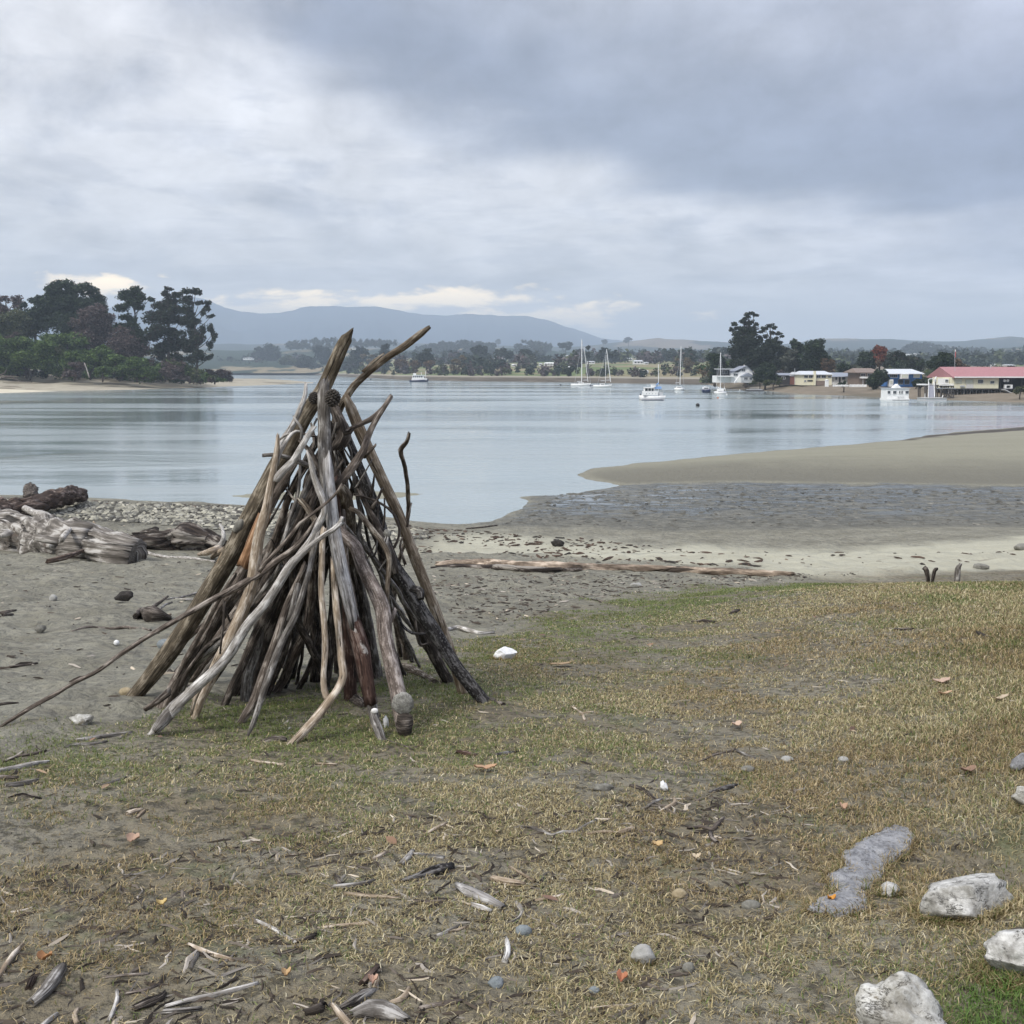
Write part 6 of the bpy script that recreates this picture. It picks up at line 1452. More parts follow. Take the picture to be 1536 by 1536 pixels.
    o = A.obj("trunk", M_TRUNK, root, b0); cattr(o.data, 'tint', np.tile((.08, .065, .05), (len(o.data.vertices), 1)))
    V, Cc = [], []
    top = b0 + [0, 0, 22 * s]
    for k in range(46):
        az_ = rg.random() * 6.28; e = rg.random() * 1.5 - .25; L = (19 + 5 * rg.random()) * s
        P = [top]
        for q in range(8):
            e -= .20; P.append(P[-1] + np.array([math.cos(az_) * math.cos(e), math.sin(az_) * math.cos(e), math.sin(e)]) * L / 8)
        P = np.array(P); sd = np.array([-math.sin(az_), math.cos(az_), 0])
        for q in range(1, 9):
            for sg_ in (-1, 1):
                for jj in range(2):
                    p = P[q - 1] + (P[q] - P[q - 1]) * (jj / 2); tip = p + sd * sg_ * 3.2 * s + (P[q] - P[q - 1]) * 1.1 - np.array([0, 0, 1.6 * s]); w_ = (P[q] - P[q - 1]) * .20
                    V += [p - w_, p + w_, tip + w_ * .2, tip - w_ * .2]
                    Cc += [np.array((.040, .060, .026)) * (.7 + .7 * rg.random())] * 4
    V = np.array(V); me = mesh_np("crown", V - b0, np.arange(len(V)).reshape(-1, 4), M_LEAF, False); cattr(me, 'tint', np.array(Cc)); link("crown", me, root)
build_right_trees()

HOUSE_PX = [(695, 533, 5), (749, 537, 15), (738, 542, 7), (728, 539, 6), (771, 548, 7), (811, 547, 4), (825, 547, 17), (846, 553, 21), (855, 536, 11), (853, 541, 12), (887, 544, 11), (944, 540, 9), (958, 545, 14), (970, 545, 6), (960, 557, 5), (970, 558, 6), (371, 538, 13), (1352, 531, 9), (1362, 533, 7), (1375, 532, 8), (1395, 540, 10), (1517, 549, 12)]
FIELDS = [(866, 1014, 546, 561), (1036, 1078, 545, 565), (335, 432, 538, 553), (585, 688, 551, 561), (705, 732, 542, 550), (768, 856, 553, 561), (1440, 1500, 530, 541)]
def build_far_trees():
    rg = np.random.default_rng(33)
    G = "single trees on the far shore"
    def F(label, px0, px1, py0, py1, palette, n=8, shape='dome', cat="tree", name="broadleaf_tree", t=70, leaf=1.5, cover=1.5):
        pc = (px0 + px1) / 2; D = float(FSD(pc)) + t
        bz = float(far_z(ux(pc) * D, D))
        tree(label, cat, D, (pc, py1), auto(px0, px1, py0, py1, n, rg, shape), palette, name, leaf, .8, G, cover, basez=bz, limbs=False, seed=int(px0))
    F("rounded dark tree mass left of the tepee top on the far shore", 375, 425, 517, 545, 'euc', 14, t=200)
    F("pale green round tree below that dark mass", 415, 448, 532, 552, 'olive', 8, t=60)
    F("dark tree just left of the thickest log's top on the far shore", 445, 485, 532, 556, 'euc', 12, t=40)
    F("tree with a bumpy crown on the far shore behind the log top", 468, 500, 517, 545, 'euc', 9, t=150)
    F("domed dark tree right of the log top on the far shore", 518, 548, 521, 555, 'euc', 12, t=110)
    F("far poplar screen, pale brown, left of the tall brown pole", 540, 549, 530, 558, 'poplar', 7, 'column', "poplar tree", "poplar_tree")
    F("second pale poplar just behind the tall brown pole", 550, 560, 531, 558, 'poplar', 7, 'column', "poplar tree", "poplar_tree")
    F("conifer shaped dark tree above the poplars", 566, 588, 516, 548, 'euc', 8, 'cone', t=140)
    F("brown tree behind the ferry's left", 590, 612, 536, 556, 'rust', 8, t=50)
    F("large domed dark tree above the small ferry", 626, 652, 522, 550, 'euc', 12, t=110)
    F("rusty tree above the small ferry", 636, 652, 538, 554, 'rust', 6, t=60)
    F("rust coloured low tree left of the small ferry", 612, 630, 536, 554, 'rust', 6, t=50)
    F("tall brown poplar clump right of the small ferry, left stem", 674, 684, 536, 561, 'poplar', 8, 'column', "poplar tree", "poplar_tree", 40)
    F("tall brown poplar clump right of the small ferry, middle stem", 682, 692, 532, 561, 'poplar', 8, 'column', "poplar tree", "poplar_tree", 42)
    F("tall brown poplar clump right of the small ferry, right stem", 690, 700, 533, 561, 'poplar', 8, 'column', "poplar tree", "poplar_tree", 40)
    F("dark domed tree on the slope above the poplar clump", 706, 735, 516, 540, 'euc', 10, t=330)
    F("dark tree group crown right of the slope dome", 738, 772, 520, 540, 'euc', 10, t=300)
    F("lone round tree standing on the ridge line", 743, 752, 508, 516, 'dpine', 6, t=2150, leaf=1.0)
    F("dark tree above the long white hillside house", 778, 798, 522, 538, 'euc', 8, t=300)
    F("olive tree at the shore left of the big ketch", 745, 772, 548, 561, 'olive', 7, t=35)
    F("dark tree on the shore behind the big ketch", 840, 866, 548, 558, 'euc', 7, t=45)
    F("dark oval tree behind the two masted yacht", 897, 918, 518, 540, 'euc', 9, t=260)
    F("pointed tree left of the two masted yacht's mast", 878, 888, 518, 538, 'euc', 6, 'cone', t=240)
    F("dark dome tree on the ridge above the big ketch", 838, 862, 511, 526, 'dpine', 8, t=900, leaf=1.2)
    F("tree tuft on the ridge left of the right hills", 935, 950, 505, 514, 'dpine', 6, t=2000, leaf=1.0)
    F("small conifer on the ridge above the two masted yacht", 904, 909, 509, 516, 'dpine', 4, 'column', t=2000, leaf=1.0)
    F("brown poplar left of the sloop's mast", 1012, 1022, 537, 562, 'poplar', 7, 'column', "poplar tree", "poplar_tree", 60)
    F("wide brown poplar right of the sloop's mast", 1023, 1040, 533, 563, 'poplar', 10, 'egg', "poplar tree", "poplar_tree", 60)
    F("dark poplar at the right of the far field", 1042, 1051, 541, 563, 'olive', 7, 'column', "poplar tree", "poplar_tree", 60)
    F("dark rounded tree above the right of the far field", 1015, 1042, 517, 538, 'euc', 9, t=300)
    F("dark rounded tree nearer the eucalypts above the far field", 1065, 1100, 515, 540, 'euc', 10, t=330)
    # woodland that reads as one mass
    V, C = [], []
    def scatter(n, p0, p1, t0, t1, size, palw, thr, seed, py=None):
        k = 0
        while k < n:
            px = p0 + (p1 - p0) * rg.random(); tt = t0 + (t1 - t0) * rg.random() ** 1.2
            D = float(FSD(px)) + tt; x = ux(px) * D
            if fbm(x * .008, D * .008, seed, 3) < thr: k += .3; continue
            if any(abs(px - hx) < hw / 2 + 3.5 and D < 1250 and D > 560 and px_of(0, D, float(far_z(x, D)))[1] > hy - .5 and px_of(0, D, float(far_z(x, D)))[1] < hy + 9 for hx, hy, hw in HOUSE_PX): k += .05; continue
            k += 1
            z = float(far_z(x, D)); s = D / FPX
            bp = px_of(0, D, z)[1]
            if tt > 62 and any(a < px < b and c < bp < d for a, b, c, d in FIELDS): k += .15; continue
            r = (size * (.6 + .8 * rg.random())) * (600 / max(600, D)) ** .35 * D / FPX
            pn = palw[int(rg.integers(len(palw)))]
            hgt = r * (1.0 + .5 * rg.random())
            v, f, c = leaf_cloud([(x, D, z + hgt * .75, r * 1.1, r, hgt, 75)], r * .42, PAL[pn], rg)
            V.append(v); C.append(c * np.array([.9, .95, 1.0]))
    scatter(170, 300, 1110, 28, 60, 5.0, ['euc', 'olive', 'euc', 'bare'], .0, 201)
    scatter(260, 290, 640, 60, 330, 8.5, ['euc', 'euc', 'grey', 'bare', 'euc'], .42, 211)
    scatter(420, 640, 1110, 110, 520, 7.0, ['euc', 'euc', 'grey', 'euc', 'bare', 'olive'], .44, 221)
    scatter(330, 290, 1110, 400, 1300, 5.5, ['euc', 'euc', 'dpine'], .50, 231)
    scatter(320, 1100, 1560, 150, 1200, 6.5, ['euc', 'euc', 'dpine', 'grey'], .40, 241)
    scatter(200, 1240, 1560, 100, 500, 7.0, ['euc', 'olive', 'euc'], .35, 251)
    V = np.concatenate(V); C = np.concatenate(C)
    me = mesh_np("woodland", V, np.arange(len(V)).reshape(-1, 4), M_LEAF, False); cattr(me, 'tint', C)
    tag(link("woodland", me), kind='stuff', label='hazy dark woodland covering the far shore slopes')
    # pine belts on the ridges
    V, C = [], []
    def belt(pts, D, r, n, pl='dpine'):
        xs = [p[0] for p in pts]; ys = [p[1] for p in pts]; yb = [p[2] for p in pts]
        for _ in range(n):
            px = xs[0] + (xs[-1] - xs[0]) * rg.random()
            tpy, bpy_ = np.interp(px, xs, ys), np.interp(px, xs, yb)
            py = tpy + (bpy_ - tpy) * rg.random() + r * .6
            c = at(px, py, D - (py - tpy) * 8); rr = r * D / FPX * (.7 + .5 * rg.random())
            v, f, cc = leaf_cloud([(*c, rr, rr, rr, 40)], rr * .5, PAL[pl], rg); V.append(v); C.append(cc)
    belt([(430, 512, 520), (480, 506, 522), (530, 508, 517), (594, 510, 516)], 1720, 3, 230)
    belt([(626, 520, 528), (660, 512, 530), (700, 510, 530), (742, 515, 524)], 1700, 3.4, 300)
    belt([(772, 518, 526), (784, 509, 528), (800, 511, 526), (826, 516, 524)], 1700, 3, 130)
    belt([(1355, 520, 526), (1375, 511, 530), (1400, 515, 536), (1430, 520, 536), (1480, 522, 536)], 1650, 3.4, 330)
    belt([(1480, 530, 545), (1510, 525, 548), (1540, 528, 550), (1620, 530, 550)], 1100, 3.4, 150, 'euc')
    V = np.concatenate(V); C = np.concatenate(C)
    me = mesh_np("ridge_forest", V, np.arange(len(V)).reshape(-1, 4), M_LEAF, False); cattr(me, 'tint', C)
    tag(link("ridge_forest", me), kind='stuff', label='dark pine forest belts along the distant ridges')
build_far_trees()
# ------------------------------------------------------------------ paint and simple materials
def paint(name, col, rough=.6, var=.12, sc=3, spec=.35):
    m, T, b = new_mat(name)
    co = T.n('ShaderNodeTexCoord').outputs['Object']
    n = T.noise(T.scale(co, (1, 1, 2.5)), sc, 5, .65)
    T.put(b.inputs['Base Color'], T.mix(T.mr(n, .3, .7), tuple(c * (1 - var) for c in col), tuple(min(1, c * (1 + var * .5)) for c in col)))
    b.inputs['Roughness'].default_value = rough; b.inputs['Specular IOR Level'].default_value = spec
    return m
PM = dict(iron=paint("pale_roofing_iron", (.56, .58, .60), .5, .2), grate=paint("steel_grating", (.22, .22, .25), .5), white=paint("white_paint", (.78, .78, .76)), cream=paint("cream_paint", (.72, .68, .50)), red=paint("faded_red_roof", (.35, .165, .170), .7), dark=paint("dark_timber", (.035, .032, .032)),
    blue=paint("blue_weatherboard", (.045, .155, .40)), grey=paint("grey_roof", (.24, .26, .30)), lgrey=paint("light_grey_paint", (.46, .47, .48)), brown=paint("brown_roof_tiles", (.20, .150, .120)),
    brick=paint("red_brick_wall", (.20, .085, .065)), navy=paint("navy_hull_paint", (.012, .020, .060), .3), glass=paint("window_glass", (.05, .06, .07), .08, .2, 3, .6), pale=paint("curtained_pane", (.55, .56, .46), .3),
    black=paint("black_rubber", (.02, .02, .02)), pile=paint("weathered_pile", (.075, .066, .058), .9, .4), pileg=paint("grey_weathered_pile", (.17, .155, .14), .9, .4), alu=paint("aluminium", (.42, .43, .45), .4), skyblue=paint("blue_canvas", (.22, .36, .62)),
    orange=paint("orange_plastic", (.65, .16, .03)), flagred=paint("red_flag_cloth", (.50, .05, .05)), stucco=paint("pale_stucco", (.60, .58, .54)), conc=paint("concrete_wall", (.42, .41, .38)))

class Px:
    """boxes and prisms given in picture pixels at distance D, with real depth"""
    def __init__(s, D, root_px, name=None, label=None, cat=None, group=None):
        s.D = D; s.o = at(root_px[0], root_px[1], D); s.s = D / FPX
        s.root = None
        if name:
            s.root = bpy.data.objects.new(name, None); COL.objects.link(s.root); s.root.location = s.o
            tag(s.root, label, cat, group)
        s.V = []; s.F = []
    def w(s, px, py, d=0.0):
        p = at(px, py, s.D) - s.o; p[1] += d; return p
    def wp(s, px, py, d=0.0): return at(px, py, s.D + d) - s.o
    def poly(s, V, F):
        k = len(s.V); s.V += [tuple(v) for v in V]; s.F += [tuple(i + k for i in f) for f in F]; return s
    def box(s, x0, x1, y0, y1, d0=0.0, d1=1.0):
        a, b = s.w(x0, y1), s.w(x1, y0)
        V = [(x, y, z) for x in (a[0], b[0]) for y in (d0, d1) for z in (a[2], b[2])]
        return s.poly(V, [(0, 1, 3, 2), (4, 6, 7, 5), (0, 4, 5, 1), (2, 3, 7, 6), (0, 2, 6, 4), (1, 5, 7, 3)])
    def hip(s, x0, x1, ye, yr, d0, d1, inset=.0, t=.12):
        """roof with the ridge across the picture; inset in px pulls the ridge ends in"""
        a, b, r0, r1 = s.w(x0, ye), s.w(x1, ye), s.w(x0 + inset, yr), s.w(x1 - inset, yr); dm = (d0 + d1) / 2
        V = [(a[0], d0, a[2]), (b[0], d0, a[2]), (b[0], d1, a[2]), (a[0], d1, a[2]), (r0[0], dm, r0[2]), (r1[0], dm, r0[2]),
             (a[0], d0, a[2] - t), (b[0], d0, a[2] - t), (b[0], d1, a[2] - t), (a[0], d1, a[2] - t)]
        return s.poly(V, [(0, 1, 5, 4), (1, 2, 5), (2, 3, 4, 5), (3, 0, 4), (6, 7, 1, 0), (7, 8, 2, 1), (8, 9, 3, 2), (9, 6, 0, 3), (9, 8, 7, 6)])
    def gable(s, x0, x1, ye, yr, d0, d1, xr=None):
        """prism with its triangle facing the viewer"""
        a, b, r = s.w(x0, ye), s.w(x1, ye), s.w(xr if xr else (x0 + x1) / 2, yr)
        V = [(q[0], d, q[2]) for d in (d0, d1) for q in (a, b, r)]
        return s.poly(V, [(0, 1, 2), (5, 4, 3), (0, 2, 5, 3), (2, 1, 4, 5), (1, 0, 3, 4)])
    def slab(s, x0, y0, x1, y1, t, d0, d1):
        """sloping slab from (x0,y0) to (x1,y1), t px thick"""
        V = []
        for d in (d0, d1):
            for (x, y) in ((x0, y0), (x1, y1), (x1, y1 + t), (x0, y0 + t)): q = s.w(x, y); V.append((q[0], d, q[2]))
        return s.poly(V, [(0, 1, 2, 3), (7, 6, 5, 4), (0, 4, 5, 1), (1, 5, 6, 2), (2, 6, 7, 3), (3, 7, 4, 0)])
    def rod(s, p0, p1, r, n=6, r1=None):
        p0 = np.array(p0, float); p1 = np.array(p1, float); T = (p1 - p0) / np.linalg.norm(p1 - p0)
        u = np.cross(T, [0.3, 1, .2]); u /= np.linalg.norm(u); v = np.cross(T, u); r1 = r if r1 is None else r1
        V = [p + (u * math.cos(a) + v * math.sin(a)) * q for p, q in ((p0, r), (p1, r1)) for a in np.linspace(0, 2 * np.pi, n, endpoint=False)]
        F = [(i, (i + 1) % n, n + (i + 1) % n, n + i) for i in range(n)] + [tuple(range(n))[::-1], tuple(range(n, 2 * n))]
        return s.poly(V, F)
    def rodp(s, x0, y0, x1, y1, rpx, d0=0.0, d1=None):
        return s.rod(s.w(x0, y0, d0), s.w(x1, y1, d0 if d1 is None else d1), rpx * s.s)
    def build(s, name, mat, parent=None, smooth=False):
        me = bpy.data.meshes.new(name); me.from_pydata(s.V, [], s.F)
        me.polygons.foreach_set('use_smooth', np.full(len(me.polygons), smooth, bool))
        me.materials.append(PM[mat]); s.V = []; s.F = []
        par = parent or s.root
        o = link(name, me, par)
        if par is None: o.location = s.o
        return o
    def window(s, x0, x1, y0, y1, d=0.0, frame='white', glass='glass', mull=1, name='window'):
        """frame with a pane as its sub-part"""
        t = .35
        s.box(x0, x1, y0, y0 + t, d - .10, d - .003); s.box(x0, x1, y1 - t, y1, d - .10, d - .003)
        s.box(x0, x0 + t, y0 + t, y1 - t, d - .09, d - .003); s.box(x1 - t, x1, y0 + t, y1 - t, d - .09, d - .003)
        for k in range(mull):
            xm = x0 + (x1 - x0) * (k + 1) / (mull + 1); s.box(xm - .15, xm + .15, y0 + t, y1 - t, d - .08, d - .003)
        f = s.build(name, frame)
        s.box(x0 + t, x1 - t, y0 + t, y1 - t, d - .045, d - .006); s.build('pane', glass, f)
        return f

def build_houses():
    # grey gabled house
    h = Px(272, (1104, 574), "gabled_house", "pale grey two storey house with a white gable, leftmost on the right shore", "house")
    h.box(1096, 1129, 558.5, 574, 0, 8); h.gable(1108, 1130, 558.5, 549.5, 0, 8, 1120); h.box(1076, 1096, 563.5, 574, 1, 7); h.build("wall", "white")
    h.slab(1095, 559.5, 1119.8, 548.6, .9, -.4, 8.3); h.slab(1119.8, 548.6, 1131.5, 559.5, .9, -.4, 8.3); h.build("roof", "grey")
    h.box(1078, 1100, 552.8, 554.2, -.6, 6); h.build("balcony_roof", "lgrey"); h.box(1081, 1096, 554.2, 563.5, 1.5, 6); h.build("glazed_room", "dark")
    h.box(1120.2, 1121.4, 547, 550.2, 3, 4); h.build("chimney", "stucco")
    h.box(1111, 1128, 564.5, 574, -2.2, -.02); h.build("porch", "lgrey"); h.gable(1110, 1129, 564.5, 559, -2.4, -.01); h.build("porch_roof", "grey")
    h.window(1112, 1118, 552.8, 557.5, 0); h.window(1113, 1119, 565.5, 570, -2.2); h.window(1121, 1126, 565.5, 570, -2.2); h.window(1100, 1107, 560, 564, 0); h.window(1084, 1093, 556, 561, 1.5, 'lgrey')
    h.slab(1098, 573, 1106, 562, 1.5, -3.2, -2.3); h.build("stair", "white")
    h.box(1076, 1100, 563.6, 565, -1, 1); h.build("deck", "white")
    # sheds
    h = Px(266, (1180, 577), "dark_shed", "low black shed behind the bank between the garden tree and red boat shed", "shed")
    h.box(1169, 1189, 562.5, 577, 0, 6); h.build("wall", "dark"); h.hip(1168, 1190, 562.5, 559.5, -.3, 6.3); h.build("roof", "grey"); h.window(1172, 1178, 565, 569, 0)
    h = Px(262, (1197, 577), "boat_shed", "small red brick boat shed with a grey gabled roof left of the cream house", "shed")
    h.box(1191, 1204, 562.5, 577, 0, 6); h.gable(1191, 1204, 562.5, 558.8, 0, 6); h.build("wall", "brick"); h.slab(1190, 563.5, 1197.6, 558, .8, -.3, 6.2); h.slab(1197.6, 558, 1206, 563.5, .8, -.3, 6.2); h.build("roof", "lgrey")
    h.box(1193.5, 1201, 564.5, 575, -.06, -.002); h.build("door", "dark"); h.rodp(1190.5, 577, 1190.5, 552.5, .35, -1); h.build("post", "lgrey")
    # cream house
    h = Px(255, (1225, 578), "cream_house", "long cream two storey house with a pale roof on the right shore", "house")
    h.box(1203.5, 1248, 561.5, 578, 0, 9); h.build("wall", "cream"); h.hip(1201, 1250, 561.5, 556.5, -.5, 9.5, 5); h.build("roof", "iron")
    h.box(1219.3, 1223, 556.5, 578, -.7, -.003); h.build("chimney", "cream")
    for a, b in ((1206, 1212), (1213, 1219), (1224.5, 1231), (1232, 1239)): h.window(a, b, 562.6, 567.2, 0)
    h.window(1211, 1219, 570, 572.2, 0, 'dark'); h.box(1223.2, 1240, 571, 578, -.5, -.003); h.build("timber_base", "brown"); h.window(1206, 1209.5, 570, 573, 0); h.window(1242, 1246.5, 563.5, 567, 0)
    h = Px(262, (1265, 578), "grey_roofed_house", "white bungalow with a wide blue grey roof, joined beyond the cream house", "house")
    h.box(1250.5, 1280, 564.8, 578, 0, 8); h.build("wall", "white"); h.hip(1246, 1284, 564.8, 558.8, -.8, 8.8, 3); h.build("roof", "grey")
    for a, b in ((1253, 1255.5), (1263, 1268), (1274.5, 1277.5)): h.window(a, b, 565.6, 569.5, 0, 'dark', mull=0)
    h.box(1258, 1261, 565.2, 575, -.08, -.003); h.build("door", "dark")
    h = Px(252, (1301, 579), "brown_roofed_house", "dark walled house with a brown roof and white balcony, left of the blue house", "house")
    h.box(1287, 1316, 558.6, 579, 0, 8); h.build("wall", "brown"); h.hip(1282, 1320, 558.6, 552.2, -1, 9, 5); h.build("roof", "brown")
    h.window(1291, 1298, 560, 564.5, 0); h.window(1301, 1308, 560, 564.5, 0); h.box(1289, 1311, 565, 567.5, -1.5, -.003); h.build("balcony", "white")
    for x in (1292, 1297, 1302, 1307): h.rodp(x, 579, x, 567.5, .3, -1.2)
    h.build("balcony_post", "white")
    h = Px(226, (1358, 580), "blue_house", "bright blue two storey house with a white hipped roof", "house")
    h.box(1333, 1383, 560.4, 568.3, 0, 8); h.build("wall", "blue"); h.hip(1330, 1386, 560.4, 553.4, -.7, 8.7, 8); h.build("roof", "iron")
    h.box(1336, 1381, 568.3, 580, .5, 7.5); h.build("lower_wall", "blue")
    h.window(1334.5, 1346, 561.3, 566.5, 0, mull=3); h.box(1349, 1361, 560.6, 568.2, -.8, -.003); h.build("bay", "white"); h.window(1350.2, 1360, 561.2, 566.6, -.8, mull=3, glass='pale'); h.window(1370, 1380, 561.2, 566.5, 0, glass='pale')
    h.box(1332.6, 1339, 569.2, 580, -.5, .48); h.build("porch_wall", "white"); h.window(1333.6, 1337.8, 570.5, 575, -.5, glass='pale')
    h.window(1348, 1356, 569.5, 576.5, .5, 'pale', 'glass', 3); h.window(1358, 1366, 569.5, 576.5, .5, 'pale', 'glass', 3)
    # low walls
    for lab, a, b, c, d_ in (("white low sea wall in front of the brown roofed house", 1275, 1300, 576.8, 580.5), ("pale low sea wall below the bungalow", 1250, 1273, 577.2, 579.8)):
        q = Px(222, ((a + b) / 2, d_)); q.box(a, b, c, d_, 0, .5)
        for x in np.arange(a, b, 6): q.box(x, x + .8, c - .5, d_, -.12, -.003)
        tag(q.build("sea_wall", "white"), lab, "wall")
    q = Px(228, (1241.5, 580)); q.box(1239.6, 1243.3, 570.5, 580, 0, 1.2); q.gable(1239.2, 1243.7, 570.5, 569.4, -.1, 1.3); tag(q.build("white_hut", "white"), "tiny white hut standing on the shore below the cream house", "hut")
    # hillside houses
    G = "small pale houses on the far hillside"
    lst = [(695, 533.5, 5, 2, "tiny white house high on the slope above the poplars"), (749, 537, 15, 3.2, "long white house highest on the hillside at centre"), (738, 542.5, 7, 2.4, "small grey house just below the long white one"), (728, 539.5, 6, 2.2, "dim little house left of the long white one"), (771, 548.5, 7, 2.4, "small white house at mid slope left of centre"),
        (791, 556, 4, 2, "very small white shed low by the shore"), (811, 547.5, 4, 3, "white cottage left of the pair of long houses"), (825, 547, 17, 3.4, "upper of two long white houses left of the big ketch"), (846, 553, 21, 3.6, "lower long white house directly left of the big ketch"), (830, 536, 4, 1.8, "tiny white house above the long pair"),
        (855, 535.5, 11, 2.6, "flat white house behind the big ketch's mast"), (853, 541, 12, 2.6, "pale roofed house below the flat white one"), (887, 544.5, 11, 3, "grey white house between the two yachts' masts"), (944, 540.5, 9, 3.4, "white house up the slope left of the villa"), (958, 545, 14, 5, "large white villa above the green field"), (970, 545.5, 6, 2.6, "small white annex right of the villa"),
        (960, 557, 4.5, 4, "white square shed in the green field"), (970, 558.5, 6, 3, "grey roofed shed in the green field"), (1057, 550, 4, 2.4, "white cottage left of the eucalypts"), (371, 538.5, 13, 2, "pale low barn on the far left field"), (530, 523, 4, 1.8, "tiny pale farmhouse behind the log top"),
        (1352, 531.5, 9, 2, "white house on the right hill above the blue house"), (1362, 533, 7, 2, "second white house on the right hill"), (1375, 532, 8, 2, "third grey white house on the right hill"), (1395, 540.5, 10, 3, "white house showing above the big round tree"), (1402, 536.5, 5, 2, "small white house above and right of the big round tree"),
        (1452, 541.5, 4, 3, "white gable on the hill above the red roof"), (1431, 538, 4, 2, "small pale house just right of the flagpole"), (1517, 549.5, 12, 3, "white house peeking over the red roof at the right"), (1491, 547.5, 5, 2, "pale little house over the red roof")]
    for px, py, w, h_, lab in lst:
        # find the distance where the slope shows at this row
        ds = np.geomspace(float(FSD(px)) + 20, 3200, 400); zz = far_z(ux(px) * ds, ds); pys = np.array([px_of(0, d, z)[1] for d, z in zip(ds, zz)])
        k = np.argmax(pys < py + .3); D = float(ds[k]) if pys[k] < py + .3 else 900.0
        D = min(D, 1250) * .97
        q = Px(D, (px, py), "hillside_house", lab, "house", G); dp = 8
        q.box(px - w / 2, px + w / 2, py - h_ * .6, py + 1.5, 0, dp); q.build("wall", "white")
        q.hip(px - w / 2 - .4, px + w / 2 + .4, py - h_ * .6, py - h_, -.5, dp + .5, w * .12, .2); q.build("roof", "lgrey" if int(px) % 3 else "white")
        n = max(1, int(w / 4))
        for i in range(n):
            xm = px - w / 2 + w * (i + .5) / n; q.box(xm - w / n * .25, xm + w / n * .25, py - h_ * .48, py - h_ * .12, -.08, -.003)
        q.build("window_row", "glass")
    # wharf hall
    h = Px(196, (1462, 584), "wharf_hall", "cream wharf hall with a long faded red roof, standing on piles", "building")
    h.box(1427, 1498.5, 566, 582.6, 0, 9); h.build("wall", "cream"); h.hip(1428, 1680, 565.8, 550.2, -.6, 12, 0, .15); h.build("roof", "red")
    h.box(1429.5, 1670, 564.8, 566.6, -.72, -.61); h.build("gutter", "white")
    h.box(1498.6, 1670, 566, 583, 5, 10); h.build("rear_wall", "dark")
    h.window(1431.5, 1443, 568.2, 575, 0, 'pale', 'pale'); h.window(1448, 1460, 569, 575.5, 0, 'pale', 'pale'); h.window(1466.5, 1475, 569.2, 575.2, 0, 'white', 'glass', 0); h.window(1485, 1491.5, 571.2, 575.6, 0, 'white', 'glass', 0)
    h.box(1449, 1460, 576, 582.5, -.06, -.003); h.build("door", "stucco"); h.box(1440, 1446, 578, 580, -.3, -.003); h.build("bench", "lgrey")
    h.rodp(1500.5, 552, 1500.5, 546.5, .7, 4); h.build("flue", "lgrey")
    for x in (1500, 1516, 1532, 1548, 1580, 1620):
        h.rodp(x, 583, x, 566, .45, -.2); h.build("verandah_post", "dark")
    for x in (1507.5, 1512.3):
        h.rod(h.w(x, 571, .1), h.w(x, 571, .3), 2.0 * h.s, 14); h.build("round_sign", "white")
    h.box(1506, 1509, 577, 583, -.3, .2); h.box(1515, 1518, 577, 583, -.3, .2); h.box(1506, 1518, 577, 578.3, -.28, .18); h.box(1509, 1515, 582, 583, -.28, .18); h.build("counter", "white")
    h.box(1419.5, 1427, 568, 576.5, 1, 4); h.build("side_booth", "white"); h.window(1421, 1425.5, 569.3, 573, 1, 'lgrey')
    # piles and decking of the hall
    q = Px(196, (1465, 603), "hall_piles", "dark timber deck and piles carrying the wharf hall", "wharf")
    q.box(1424, 1670, 582.7, 584.2, -1.5, 12); q.build("deck", "dark")
    rg = np.random.default_rng(8)
    for i, x in enumerate(np.arange(1428, 1500, 4.6)):
        for d in (-1, 4, 9):
            q.rodp(x + rg.random(), 603.5, x + rg.random(), 584.2, .9 + .4 * rg.random(), d); q.build("pile", "pile" if (i + d) % 2 else "pileg")
    q.slab(1496.5, 583.3, 1513, 592, 1.4, -3, -.8); q.build("ramp", "lgrey")
    # jetty
    j = Px(188, (1410, 601), "jetty", "timber jetty with white rail and dark piles left of the wharf hall", "jetty")
    j.box(1390, 1431, 577.8, 580, 0, 4); j.build("deck", "pile"); j.box(1392, 1431, 575.6, 576.6, .0, .15); j.box(1408, 1430, 577.2, 578.4, -.2, -.003); j.build("rail", "white")
    j.box(1387, 1395, 576, 578, .2, 3.8); j.build("kerb_beam", "white")
    for x in (1388.5, 1391, 1407, 1412, 1424, 1428, 1431):
        for d in (.3, 3.4): j.rodp(x, 603, x, 577.6, .9, d); j.build("pile", "pile" if x % 2 else "pileg")
    j.box(1406, 1434, 581.6, 583, .1, .4); j.build("cross_beam", "lgrey")
    j.rodp(1414, 599, 1430, 585, .45, 0); j.rodp(1414, 585, 1430, 598, .45, 0); j.build("brace", "dark")
    g = Px(186, (1397, 598), "gangway", "white railed gangway sloping from the jetty down to the float", "gangway")
    V0 = []
    for sgn, x in ((-1, 1393.2), (1, 1401.2)):
        g.rod(g.w(x + sgn * -.2, 573, 0), g.wp(x + sgn * .8, 595, -5), .4 * g.s)
        g.rod(g.w(x, 578, 0), g.wp(x + sgn * .8, 599, -5), .35 * g.s)
        for t in np.linspace(0, 1, 7): g.rod(g.wp(x + sgn * .8 * t, 573 + 22 * t, -5 * t), g.wp(x + sgn * .8 * t, 578 + 21 * t, -5 * t), .2 * g.s)
    g.build("handrail", "white")
    a, b, c, d_ = g.w(1393.2, 578, 0), g.w(1401.2, 578, 0), g.wp(1402, 599, -5), g.wp(1392.4, 599, -5)
